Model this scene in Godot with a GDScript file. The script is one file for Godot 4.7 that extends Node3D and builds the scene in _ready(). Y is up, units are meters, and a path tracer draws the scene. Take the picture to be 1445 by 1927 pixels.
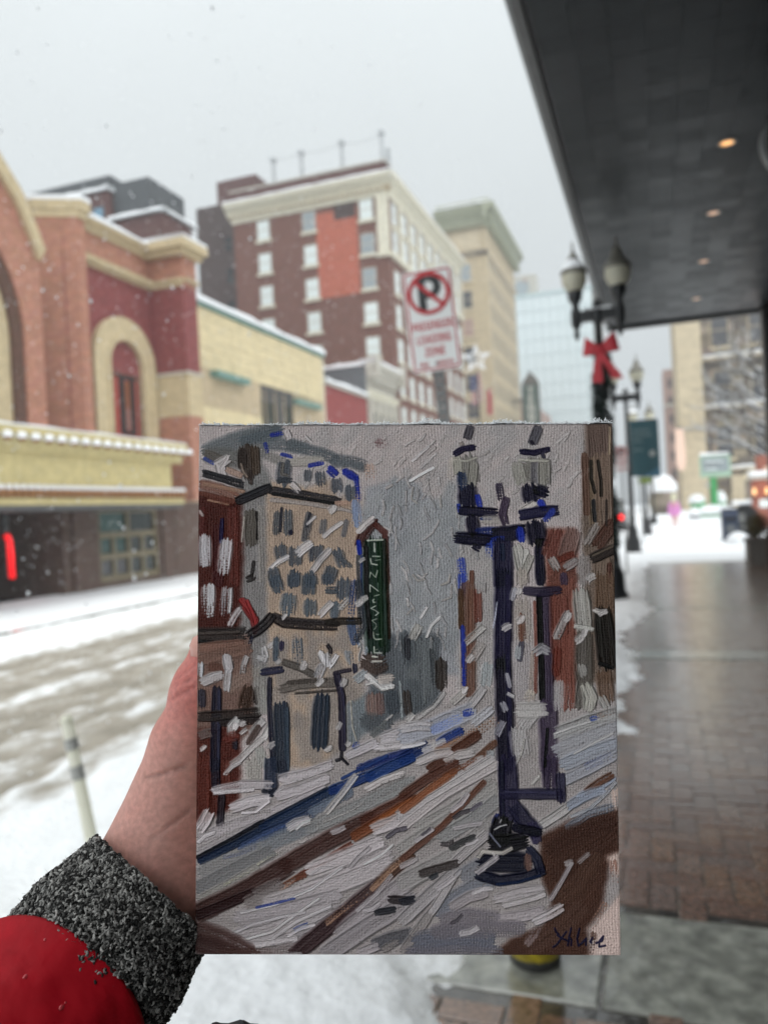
extends Node3D
# ---------------------------------------------------------------- helpers
var M := {}
var rng := RandomNumberGenerator.new()
const FPX := 1456.0
const CAM := Vector3(0, 1.5, 0)
var cam_b: Basis
const XL := -22.1            # facade line across the street
const GL := -1.2             # ground level over there

class MB:
	var st := SurfaceTool.new()
	var t := Transform3D.IDENTITY
	func _init(tr := Transform3D.IDENTITY, smooth := false):
		st.begin(Mesh.PRIMITIVE_TRIANGLES)
		st.set_smooth_group(0 if smooth else -1)
		t = tr
	func tri(a: Vector3, b: Vector3, c: Vector3):      # seen counter-clockwise; flipped for Godot
		st.add_vertex(t * a); st.add_vertex(t * c); st.add_vertex(t * b)
	func quad(a: Vector3, b: Vector3, c: Vector3, d: Vector3):
		tri(a, b, c); tri(a, c, d)
	func box(a0: float, a1: float, b0: float, b1: float, c0: float, c1: float):
		var p := [Vector3(a0, b0, c0), Vector3(a1, b0, c0), Vector3(a1, b1, c0), Vector3(a0, b1, c0), Vector3(a0, b0, c1), Vector3(a1, b0, c1), Vector3(a1, b1, c1), Vector3(a0, b1, c1)]
		quad(p[4], p[5], p[6], p[7]); quad(p[1], p[0], p[3], p[2]); quad(p[5], p[1], p[2], p[6])
		quad(p[0], p[4], p[7], p[3]); quad(p[7], p[6], p[2], p[3]); quad(p[0], p[1], p[5], p[4])
	func cham(a0: float, a1: float, b0: float, b1: float, c0: float, c1: float, r: float):   # box with its front (c1) edges chamfered
		var o := [Vector3(a0, b0, c1 - r), Vector3(a1, b0, c1 - r), Vector3(a1, b1, c1 - r), Vector3(a0, b1, c1 - r)]
		var i := [Vector3(a0 + r, b0 + r, c1), Vector3(a1 - r, b0 + r, c1), Vector3(a1 - r, b1 - r, c1), Vector3(a0 + r, b1 - r, c1)]
		var k := [Vector3(a0, b0, c0), Vector3(a1, b0, c0), Vector3(a1, b1, c0), Vector3(a0, b1, c0)]
		quad(i[0], i[1], i[2], i[3])
		for n in 4:
			var m: int = (n + 1) % 4
			quad(o[n], o[m], i[m], i[n]); quad(k[n], k[m], o[m], o[n])
	func prism(poly: PackedVector2Array, c0: float, c1: float):   # polygon in (a, b), thick along c
		var p := poly
		if Geometry2D.is_polygon_clockwise(p): p.reverse()
		var ix := Geometry2D.triangulate_polygon(p)
		for k in range(0, ix.size(), 3):
			var q := [p[ix[k]], p[ix[k + 1]], p[ix[k + 2]]]
			if (q[1] - q[0]).cross(q[2] - q[0]) < 0: q = [q[0], q[2], q[1]]
			tri(Vector3(q[0].x, q[0].y, c1), Vector3(q[1].x, q[1].y, c1), Vector3(q[2].x, q[2].y, c1))
			tri(Vector3(q[0].x, q[0].y, c0), Vector3(q[2].x, q[2].y, c0), Vector3(q[1].x, q[1].y, c0))
		for k in p.size():
			var a := p[k]; var b := p[(k + 1) % p.size()]
			quad(Vector3(a.x, a.y, c0), Vector3(b.x, b.y, c0), Vector3(b.x, b.y, c1), Vector3(a.x, a.y, c1))
	func ring(outer: PackedVector2Array, inner: PackedVector2Array, c0: float, c1: float):   # strip between two open curves
		for k in outer.size() - 1:
			var a := outer[k]; var b := outer[k + 1]; var c := inner[k + 1]; var d := inner[k]
			var f := func(v: Vector2, z: float): return Vector3(v.x, v.y, z)
			var s := (b - a).cross(c - a) > 0
			if s: quad(f.call(a, c1), f.call(b, c1), f.call(c, c1), f.call(d, c1))
			else: quad(f.call(d, c1), f.call(c, c1), f.call(b, c1), f.call(a, c1))
			quad(f.call(a, c0), f.call(b, c0), f.call(b, c1), f.call(a, c1))
			quad(f.call(d, c1), f.call(c, c1), f.call(c, c0), f.call(d, c0))
	func tube(pts: Array, rad: Array, n := 8, caps := true, flat_k := 1.0):
		var rings := []
		var up := Vector3(0.31, 0.87, 0.38)
		for k in pts.size():
			var d: Vector3 = (pts[mini(k + 1, pts.size() - 1)] - pts[maxi(k - 1, 0)]).normalized()
			if absf(d.dot(up)) > 0.95: up = Vector3(0.9, 0.1, 0.4)
			var x := d.cross(up).normalized(); var y := x.cross(d).normalized()
			up = y
			var r := []
			var rr: float = rad[mini(k, rad.size() - 1)]
			for j in n:
				var w := TAU * j / n
				r.append(pts[k] + (x * cos(w) + y * sin(w) * flat_k) * rr)
			rings.append(r)
		for k in pts.size() - 1:
			for j in n:
				var m := (j + 1) % n
				quad(rings[k][j], rings[k + 1][j], rings[k + 1][m], rings[k][m])
		if caps:
			for j in range(1, n - 1):
				tri(rings[0][0], rings[0][j], rings[0][j + 1])
				tri(rings[-1][0], rings[-1][j + 1], rings[-1][j])
	func lathe(prof: Array, n := 16, at := Vector3.ZERO, sq := false):   # prof: Vector2(radius, height)
		for k in prof.size() - 1:
			for j in n:
				var w0 := TAU * j / n; var w1 := TAU * (j + 1) / n
				var f := func(w: float, p: Vector2): return at + Vector3(cos(w) * p.x, p.y, -sin(w) * p.x)
				var a = f.call(w0, prof[k]); var b = f.call(w1, prof[k]); var c = f.call(w1, prof[k + 1]); var d = f.call(w0, prof[k + 1])
				if prof[k].x > 1e-5: tri(a, b, c)
				if prof[k + 1].x > 1e-5: tri(a, c, d)
	func mesh() -> ArrayMesh:
		st.generate_normals()
		return st.commit()

func numbered(parent: Node, called: String) -> String:
	if not parent.has_node(NodePath(called)): return called
	var c: int = parent.get_meta("_n_" + called, 0)
	while true:
		c += 1
		if not parent.has_node(NodePath("%s_%03d" % [called, c])): break
	parent.set_meta("_n_" + called, c)
	return "%s_%03d" % [called, c]

func origin_of(n: Node) -> Vector3:
	var o := Vector3.ZERO
	while n != self and n is Node3D:
		o += (n as Node3D).position
		n = n.get_parent()
	return o

# meshes are written in world coordinates; under a parent they are set back by the parent's place
func put(called: String, m: Mesh, mat: Material, parent: Node = self, raw := false) -> MeshInstance3D:
	var o := MeshInstance3D.new()
	o.mesh = m
	o.material_override = null
	for k in m.get_surface_count(): o.set_surface_override_material(k, mat)
	o.name = numbered(parent, called)
	if not raw: o.position = -origin_of(parent)
	parent.add_child(o, true)
	return o

func part(called: String, b: MB, mat: Material, parent: Node = self) -> MeshInstance3D:
	return put(called, b.mesh(), mat, parent)

func tag(o: Node, label: String, cat: String, group := "") -> void:
	o.set_meta("label", label); o.set_meta("category", cat)
	if group: o.set_meta("group", group)

func thing(called: String, at: Vector3, label: String, cat: String, group := "") -> Node3D:
	var o := Node3D.new()
	o.name = numbered(self, called)
	o.position = at
	add_child(o, true)
	tag(o, label, cat, group)
	return o

func struct_(called: String, m: Mesh, mat: Material) -> MeshInstance3D:
	var o := put(called, m, mat)
	o.set_meta("kind", "structure")
	return o

func street(xo := XL) -> Transform3D:       # (s along the street, height, out towards the street) of a facade at x = xo
	return Transform3D(Basis(Vector3(0, 0, -1), Vector3(0, 1, 0), Vector3(1, 0, 0)), Vector3(xo, 0, 0))
func endface(z: float) -> Transform3D:      # (x, height, out towards us) of a wall that faces back down the street
	return Transform3D(Basis.IDENTITY, Vector3(0, 0, z))

func bx(tr: Transform3D, a0: float, a1: float, b0: float, b1: float, c0: float, c1: float) -> MB:
	var b := MB.new(tr)
	b.box(a0, a1, b0, b1, c0, c1)
	return b

func P2(a: Array) -> PackedVector2Array:
	var p := PackedVector2Array()
	for k in range(0, a.size(), 2): p.append(Vector2(a[k], a[k + 1]))
	return p

func arch_curve(c: float, hw: float, spring: float, foot: float, n := 18, rise := 1.0) -> PackedVector2Array:
	var p := PackedVector2Array([Vector2(c - hw, foot)])
	for k in n + 1:
		var w := PI - PI * k / n
		p.append(Vector2(c + cos(w) * hw, spring + sin(w) * hw * rise))
	p.append(Vector2(c + hw, foot))
	return p

func window(tr: Transform3D, parent: Node, a: float, b: float, w: float, h: float, fm: Material, gm: Material, sill: Material = null, bars := 1) -> void:
	var f := MB.new(tr)
	var k := minf(0.09, w * 0.09)
	f.box(a - w / 2, a - w / 2 + k, b - h / 2, b + h / 2, -0.02, 0.05)
	f.box(a + w / 2 - k, a + w / 2, b - h / 2, b + h / 2, -0.02, 0.05)
	f.box(a - w / 2 + k, a + w / 2 - k, b + h / 2 - k, b + h / 2, -0.02, 0.05)
	f.box(a - w / 2 + k, a + w / 2 - k, b - h / 2, b - h / 2 + k, -0.02, 0.05)
	if bars: f.box(a - w / 2 + k, a + w / 2 - k, b - k / 2, b + k / 2, -0.02, 0.045)
	var win := part("window", f, fm, parent)
	part("pane", bx(tr, a - w / 2 + k * 0.8, a + w / 2 - k * 0.8, b - h / 2 + k * 0.8, b + h / 2 - k * 0.8, -0.03, 0.012), gm, win)
	if sill: part("sill", bx(tr, a - w / 2 - 0.16, a + w / 2 + 0.16, b - h / 2 - 0.26, b - h / 2 - 0.004, -0.02, 0.2), sill, win)

# ---------------------------------------------------------------- materials
func lin(r: float, g: float, b: float) -> Color:
	return Color(r, g, b).linear_to_srgb()

func noise_tex(freq: float, lo: float, seed_: int, octaves := 4, normal := 0.0, size := 512, stretch := false) -> Texture2D:
	var n := FastNoiseLite.new()
	n.seed = seed_; n.frequency = freq; n.fractal_octaves = octaves
	n.noise_type = FastNoiseLite.TYPE_SIMPLEX_SMOOTH
	var im := n.get_seamless_image(size, size, false, false, 0.12)
	im.convert(Image.FORMAT_L8)
	if normal > 0.0:
		im.convert(Image.FORMAT_RF)
		im.bump_map_to_normal_map(normal)
	else:
		var d := im.get_data()
		for k in d.size(): d[k] = int(clampf((lo + (1.0 - lo) * d[k] / 255.0) * 255.0, 0, 255))
		im = Image.create_from_data(size, size, false, Image.FORMAT_L8, d)
	return ImageTexture.create_from_image(im)

func brick_tex(cols: int, rows: int, mortar: float, vary: float, seed_: int, W := 512, H := 512, offset := true) -> Texture2D:
	var r := RandomNumberGenerator.new(); r.seed = seed_
	var im := Image.create(W, H, false, Image.FORMAT_RGB8)
	im.fill(Color(mortar, mortar, mortar))
	var bw := float(W) / cols; var bh := float(H) / rows
	for j in rows:
		for i in range(-1, cols + 1):
			var v := 1.0 - r.randf() * vary
			var c := Color(v, v * (1.0 - r.randf() * 0.06), v * (1.0 - r.randf() * 0.08))
			var x := int(i * bw + (bw / 2 if j % 2 and offset else 0.0))
			im.fill_rect(Rect2i(x + 1, int(j * bh) + 1, int(bw) - 1, int(bh) - 1), c)
	return ImageTexture.create_from_image(im)

func mat(key: String, c: Color, rough := 0.85, tex = null, scale := 0.5, nrm = null, nscale := 0.5, nuv := 1.0) -> StandardMaterial3D:
	var m := StandardMaterial3D.new()
	m.resource_name = key
	m.albedo_color = c
	m.roughness = rough
	if tex != null or nrm != null:
		m.uv1_triplanar = true; m.uv1_world_triplanar = true
		m.uv1_scale = Vector3.ONE * scale
		m.uv1_triplanar_sharpness = 4.0
	if tex != null: m.albedo_texture = tex
	if nrm != null:
		m.normal_enabled = true; m.normal_texture = nrm; m.normal_scale = nscale
	M[key] = m
	return m

func wet(m: StandardMaterial3D) -> void:
	m.clearcoat_enabled = true; m.clearcoat = 1.0; m.clearcoat_roughness = 0.18; m.metallic_specular = 0.62

func materials() -> void:
	var blotch := noise_tex(0.012, 0.86, 3)
	var mottle := noise_tex(0.02, 0.55, 63, 5)
	var strong := noise_tex(0.010, 0.35, 8, 5)
	var fine := noise_tex(0.06, 0.70, 5)
	var nfine := noise_tex(0.05, 0, 9, 4, 6.0)
	var nsoft := noise_tex(0.012, 0, 12, 3, 10.0)
	var br := brick_tex(12, 32, 0.88, 0.16, 4)
	mat("snow", lin(0.86, 0.88, 0.90), 0.85, fine, 0.7, nfine, 0.35)
	M.snow.albedo_texture = noise_tex(0.03, 0.93, 21)
	mat("terracotta", lin(0.45, 0.225, 0.155), 0.85, br, 0.4)
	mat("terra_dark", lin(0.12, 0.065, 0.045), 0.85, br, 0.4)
	mat("oxblood", lin(0.25, 0.066, 0.064), 0.85, br, 0.4)
	mat("tan", lin(0.58, 0.47, 0.29), 0.85, blotch, 0.3)
	mat("mustard", lin(0.62, 0.52, 0.25), 0.6, blotch, 0.3)
	mat("ochre", lin(0.32, 0.15, 0.055), 0.7, blotch, 0.3)
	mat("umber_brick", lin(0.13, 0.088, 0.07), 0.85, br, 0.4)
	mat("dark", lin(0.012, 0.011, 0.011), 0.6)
	mat("dark_glass", lin(0.018, 0.026, 0.026), 0.12)
	mat("teal_glass", lin(0.03, 0.075, 0.07), 0.12)
	mat("frame_tan", lin(0.20, 0.165, 0.10), 0.6)
	mat("cream", lin(0.74, 0.62, 0.38), 0.8, blotch, 0.2)
	mat("cream_pale", lin(0.76, 0.72, 0.58), 0.8, blotch, 0.3)
	mat("cream_dull", lin(0.54, 0.43, 0.28), 0.8, blotch, 0.2)
	mat("teal_metal", lin(0.17, 0.31, 0.27), 0.45, blotch, 0.4)
	mat("slate_roof", lin(0.13, 0.14, 0.15), 0.7, blotch, 0.2)
	mat("charcoal_clad", lin(0.075, 0.082, 0.088), 0.6, blotch, 0.15)
	mat("brick_red", lin(0.19, 0.085, 0.061), 0.85, br, 0.33)
	mat("brick_bright", lin(0.50, 0.145, 0.088), 0.85, br, 0.33)
	mat("brick_plum", lin(0.13, 0.062, 0.055), 0.85, br, 0.33)
	mat("brick_sooty", lin(0.075, 0.05, 0.045), 0.85, br, 0.33)
	mat("brick_scarlet", lin(0.30, 0.06, 0.055), 0.85, br, 0.33)
	mat("white_stone", lin(0.55, 0.52, 0.45), 0.8, blotch, 0.3)
	mat("stone_tan", lin(0.55, 0.45, 0.29), 0.85, blotch, 0.15)
	mat("stone_tan2", lin(0.64, 0.54, 0.375), 0.85, blotch, 0.15)
	mat("copper_green", lin(0.37, 0.39, 0.27), 0.7, blotch, 0.2)
	mat("stone_grey", lin(0.30, 0.26, 0.205), 0.9, brick_tex(6, 10, 0.5, 0.5, 77), 0.12)
	mat("blind", lin(0.72, 0.78, 0.77), 0.15)
	mat("blind_grey", lin(0.30, 0.34, 0.36), 0.15)
	mat("win_dark", lin(0.06, 0.06, 0.065), 0.12)
	mat("win_blue", lin(0.14, 0.26, 0.36), 0.12)
	mat("sky_glass", lin(0.66, 0.745, 0.76), 0.1)
	mat("mullion", lin(0.45, 0.56, 0.57), 0.4)
	mat("black_iron", lin(0.010, 0.011, 0.013), 0.35, null, 1.0, nfine, 0.2)
	mat("globe", lin(0.52, 0.50, 0.40), 0.3)
	M.globe.backlight_enabled = true; M.globe.backlight = Color(0.5, 0.5, 0.42)
	mat("globe_cap", lin(0.16, 0.15, 0.125), 0.4)
	mat("ribbon", lin(0.42, 0.018, 0.03), 0.55)
	mat("garland", lin(0.012, 0.035, 0.022), 0.9)
	mat("sign_white", lin(0.84, 0.85, 0.84), 0.35)
	mat("sign_red", lin(0.50, 0.02, 0.03), 0.4)
	mat("sign_black", lin(0.02, 0.024, 0.026), 0.4)
	mat("galv", lin(0.27, 0.28, 0.28), 0.45, fine, 2.0)
	mat("banner", lin(0.012, 0.055, 0.068), 0.7)
	mat("banner_grey", lin(0.17, 0.22, 0.23), 0.7)
	mat("banner_blue", lin(0.03, 0.10, 0.15), 0.7)
	mat("post_white", lin(0.84, 0.83, 0.74), 0.5)
	M.post_white.backlight_enabled = true; M.post_white.backlight = Color(0.9, 0.9, 0.85)
	mat("yellow", lin(0.58, 0.45, 0.02), 0.35, mottle, 3.0)
	mat("soffit", lin(0.017, 0.021, 0.024), 0.42, blotch, 0.6)
	mat("soffit_b", lin(0.018, 0.0215, 0.0245), 0.38, blotch, 0.6)
	mat("soffit_c", lin(0.0165, 0.0205, 0.0235), 0.46, blotch, 0.6)
	for k in ["soffit", "soffit_b", "soffit_c"]: M[k].metallic_specular = 0.28
	mat("fascia", lin(0.10, 0.10, 0.10), 0.5, blotch, 0.5)
	mat("metal_dark", lin(0.03, 0.03, 0.03), 0.4)
	mat("column", lin(0.02, 0.02, 0.02), 0.5)
	for k in 5:
		var c: Color = [lin(0.285, 0.165, 0.12), lin(0.245, 0.135, 0.095), lin(0.31, 0.195, 0.145), lin(0.24, 0.155, 0.125), lin(0.30, 0.165, 0.10)][k]
		mat("paver%d" % k, c, 0.25, mottle, 3.1, nsoft, 0.22)
		wet(M["paver%d" % k])
	mat("mortar", lin(0.13, 0.11, 0.09), 0.16, strong, 1.2, nsoft, 0.25)
	wet(M.mortar)
	mat("concrete", lin(0.42, 0.43, 0.375), 0.25, mottle, 0.9, nsoft, 0.25)
	wet(M.concrete)
	mat("slush", Color.WHITE, 0.7, null, 1.0, nfine, 0.8)
	M.slush.vertex_color_use_as_albedo = true
	M.slush.uv1_triplanar = true; M.slush.uv1_world_triplanar = true; M.slush.uv1_scale = Vector3.ONE * 0.8
	mat("asphalt", lin(0.05, 0.05, 0.05), 0.8)
	mat("shrub_olive", lin(0.085, 0.065, 0.02), 0.9)
	mat("shrub_green", lin(0.02, 0.045, 0.015), 0.9)
	mat("pot_stone", lin(0.18, 0.165, 0.15), 0.8, blotch, 1.0)
	mat("wood", lin(0.09, 0.06, 0.045), 0.8, blotch, 1.0)
	mat("navy", lin(0.012, 0.025, 0.06), 0.4)
	mat("slat_grey", lin(0.35, 0.35, 0.33), 0.5)
	mat("stall_green", lin(0.04, 0.30, 0.085), 0.5)
	mat("stall_pale", lin(0.35, 0.50, 0.38), 0.5)
	mat("pier_brick", lin(0.36, 0.14, 0.10), 0.85, br, 0.6)
	mat("pink", lin(0.62, 0.25, 0.52), 0.7)
	mat("cream_wool", lin(0.60, 0.58, 0.42), 0.9)
	mat("bark", lin(0.10, 0.088, 0.075), 0.9, fine, 1.0)
	mat("peach", lin(0.70, 0.50, 0.38), 0.5)
	mat("flag_red", lin(0.42, 0.04, 0.06), 0.7)
	mat("flag_pink", lin(0.60, 0.56, 0.55), 0.7)
	mat("flag_blue", lin(0.04, 0.05, 0.15), 0.7)
	mat("theatre_green", lin(0.045, 0.085, 0.062), 0.5)
	mat("theatre_cap", lin(0.10, 0.085, 0.065), 0.6)
	mat("bulb_white", lin(0.62, 0.60, 0.55), 0.4)
	mat("rosy", lin(0.36, 0.24, 0.20), 0.8)
	mat("car_paint", lin(0.06, 0.065, 0.075), 0.3)
	mat("tyre", lin(0.02, 0.02, 0.02), 0.8)
	mat("street_green", lin(0.12, 0.17, 0.015), 0.5)
	var g := mat("glow_warm", lin(0.9, 0.6, 0.35), 0.4)
	g.emission_enabled = true; g.emission = Color(1.0, 0.72, 0.42); g.emission_energy_multiplier = 0.7
	g = mat("glow_down", lin(0.8, 0.55, 0.4), 0.4)
	g.emission_enabled = true; g.emission = Color(1.0, 0.80, 0.66); g.emission_energy_multiplier = 0.35
	g = mat("glow_red", lin(0.6, 0.01, 0.01), 0.4)
	g.emission_enabled = true; g.emission = Color(1.0, 0.03, 0.03); g.emission_energy_multiplier = 1.5
	g = mat("neon_red", lin(0.5, 0.01, 0.02), 0.4)
	g.emission_enabled = true; g.emission = Color(1.0, 0.02, 0.05); g.emission_energy_multiplier = 0.6
	g = mat("glow_poster", lin(0.30, 0.05, 0.035), 0.5)
	g.emission_enabled = true; g.emission = Color(1.0, 0.22, 0.12); g.emission_energy_multiplier = 0.015
	g = mat("glow_peach", lin(0.7, 0.5, 0.4), 0.5)
	g.emission_enabled = true; g.emission = Color(1.0, 0.85, 0.75); g.emission_energy_multiplier = 0.12
	mat("skin", lin(0.68, 0.345, 0.285), 0.5, noise_tex(0.05, 0.84, 41), 9.0, noise_tex(0.14, 0, 42, 3, 4.0), 0.12)
	M.skin.vertex_color_use_as_albedo = true
	M.skin.uv1_world_triplanar = true
	M.skin.subsurf_scatter_enabled = true; M.skin.subsurf_scatter_strength = 0.12
	mat("nail", lin(0.66, 0.36, 0.30), 0.15)
	mat("post_grey", lin(0.42, 0.44, 0.45), 0.6)
	mat("cuff_base", lin(0.012, 0.012, 0.013), 0.95)
	mat("wool", Color.WHITE, 0.95); M.wool.vertex_color_use_as_albedo = true
	mat("red_nylon", lin(0.46, 0.004, 0.014), 0.62, noise_tex(0.03, 0.9, 51), 6.0, noise_tex(0.03, 0, 52, 4, 4.0), 0.25)
	M.red_nylon.metallic_specular = 0.3
	mat("drop", lin(0.5, 0.05, 0.06), 0.08)
	mat("red_thread", lin(0.25, 0.004, 0.012), 0.8)
	mat("fibre", lin(0.25, 0.25, 0.24), 0.9)
	mat("flake", lin(0.9, 0.92, 0.94), 0.8)
	mat("stretcher", lin(0.42, 0.29, 0.16), 0.7, fine, 3.0)

func _ready() -> void:
	rng.seed = 20240115
	# --- camera
	var psi := deg_to_rad(19.4); var roll := deg_to_rad(3.0); var pitch := 0.0024
	var r := Vector3(cos(psi), 0, -sin(psi)); var f := Vector3(-sin(psi), 0, -cos(psi))
	var f2 := f * cos(pitch) + Vector3.UP * sin(pitch); var u2 := Vector3.UP * cos(pitch) - f * sin(pitch)
	cam_b = Basis(r * cos(roll) - u2 * sin(roll), r * sin(roll) + u2 * cos(roll), -f2)
	var cam := Camera3D.new()
	cam.name = "camera"
	add_child(cam, true)
	cam.transform = Transform3D(cam_b, CAM)
	var lens := CameraAttributesPhysical.new()
	lens.frustum_focal_length = 12.0 / (963.5 / FPX)
	lens.frustum_focus_distance = 0.372
	lens.exposure_aperture = 5.5
	lens.frustum_near = 0.05
	lens.frustum_far = 3000.0
	cam.attributes = lens
	cam.current = true
	# --- sky, haze and exposure
	var e := Environment.new()
	# overcast: even and pale low down, brighter towards the zenith, with faint cloud mottling
	var si := Image.create(512, 256, false, Image.FORMAT_RGBF)
	var cn := FastNoiseLite.new(); cn.seed = 2; cn.frequency = 1.3; cn.fractal_octaves = 4
	for y in 256:
		var el := PI / 2 - PI * (y + 0.5) / 256.0
		for x in 512:
			var az := TAU * (x + 0.5) / 512.0
			var k := 1.0 + 1.1 * pow(maxf(0.0, sin(el)), 2.8)
			var d := Vector3(cos(az) * cos(el), sin(el), sin(az) * cos(el))
			k *= 1.0 + 0.05 * cn.get_noise_3dv(d * 1.6)
			var c := Vector3(0.362, 0.386, 0.394) * k
			if el < 0.0: c = Vector3(0.27, 0.29, 0.30)
			si.set_pixel(x, y, Color(c.x, c.y, c.z))
	var sm := PanoramaSkyMaterial.new()
	sm.panorama = ImageTexture.create_from_image(si)
	var sky := Sky.new(); sky.sky_material = sm
	e.background_mode = Environment.BG_SKY; e.sky = sky
	e.tonemap_mode = Environment.TONE_MAPPER_LINEAR
	e.tonemap_exposure = 2.0
	e.fog_enabled = true; e.fog_density = 0.0017; e.fog_light_color = Color(0.96, 0.98, 1.0)
	e.sdfgi_enabled = true; e.ssao_enabled = true; e.ssil_enabled = true
	var we := WorldEnvironment.new(); we.name = "environment"; we.environment = e
	add_child(we, true)
	var sun := DirectionalLight3D.new(); sun.name = "overcast_sun"
	sun.light_energy = 0.5; sun.light_angular_distance = 110.0; sun.light_color = Color(1.0, 1.0, 0.995); sun.shadow_enabled = true
	add_child(sun, true)
	sun.basis = Basis.looking_at(Vector3(-0.32, -0.85, -0.38))
	materials()
	ground()
	road_and_snow()
	pavement()
	canopy()
	cinema()
	block_behind()
	garage()
	small_buildings()
	hotel()
	office_tower()
	glass_tower()
	theatre()
	far_right()
	star_lamp()
	lamps()
	signs()
	right_side()
	tree()
	car()
	far_person()
	person()
	painting()
	snowfall()

# ---------------------------------------------------------------- setting
func gy(x: float) -> float:
	return clampf(0.0567 * (x + 0.9), GL, 0.0)

func sheet(xs: Array, zs: Array, hf: Callable, cf = null) -> ArrayMesh:
	var v := PackedVector3Array(); var c := PackedColorArray(); var ix := PackedInt32Array()
	var nx := xs.size()
	for z in zs:
		for x in xs:
			v.append(Vector3(x, hf.call(x, z), z))
			if cf != null: c.append(cf.call(x, z))
	for j in zs.size() - 1:
		for i in nx - 1:
			var a := j * nx + i
			ix.append_array([a, a + nx, a + 1, a + 1, a + nx, a + nx + 1])
	# zs run away from us (-z), xs to the right: wound so that the sheet faces up
	var ar := []; ar.resize(Mesh.ARRAY_MAX)
	ar[Mesh.ARRAY_VERTEX] = v; ar[Mesh.ARRAY_INDEX] = ix
	if cf != null: ar[Mesh.ARRAY_COLOR] = c
	var nrm := PackedVector3Array(); nrm.resize(v.size())
	for k in range(0, ix.size(), 3):
		var n := (v[ix[k + 2]] - v[ix[k]]).cross(v[ix[k + 1]] - v[ix[k]])
		for q in 3: nrm[ix[k + q]] += n
	for k in nrm.size():
		nrm[k] = nrm[k].normalized()
		if nrm[k].y < 0: nrm[k] = -nrm[k]
	ar[Mesh.ARRAY_NORMAL] = nrm
	# make sure of the winding
	var p := v[ix[0]]; var n0 := (v[ix[2]] - p).cross(v[ix[1]] - p)
	if n0.y < 0:
		for k in range(0, ix.size(), 3):
			var tmp := ix[k + 1]; ix[k + 1] = ix[k + 2]; ix[k + 2] = tmp
		ar[Mesh.ARRAY_INDEX] = ix
	var m := ArrayMesh.new()
	m.add_surface_from_arrays(Mesh.PRIMITIVE_TRIANGLES, ar)
	return m

func span(a: float, b: float, n: int, grow := 1.0) -> Array:
	var o := []
	for k in n + 1: o.append(a + (b - a) * pow(float(k) / n, grow))
	return o

func ground() -> void:
	struct_("ground", sheet([-160.0, -60.0, -22.1, -16.0, -10.0, -5.0, -0.9, 3.0, 20.0, 120.0], [25.0, 0.0, -20.0, -60.0, -150.0, -260.0, -420.0], func(x, _z): return gy(x) - 0.16), M.snow)

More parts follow.
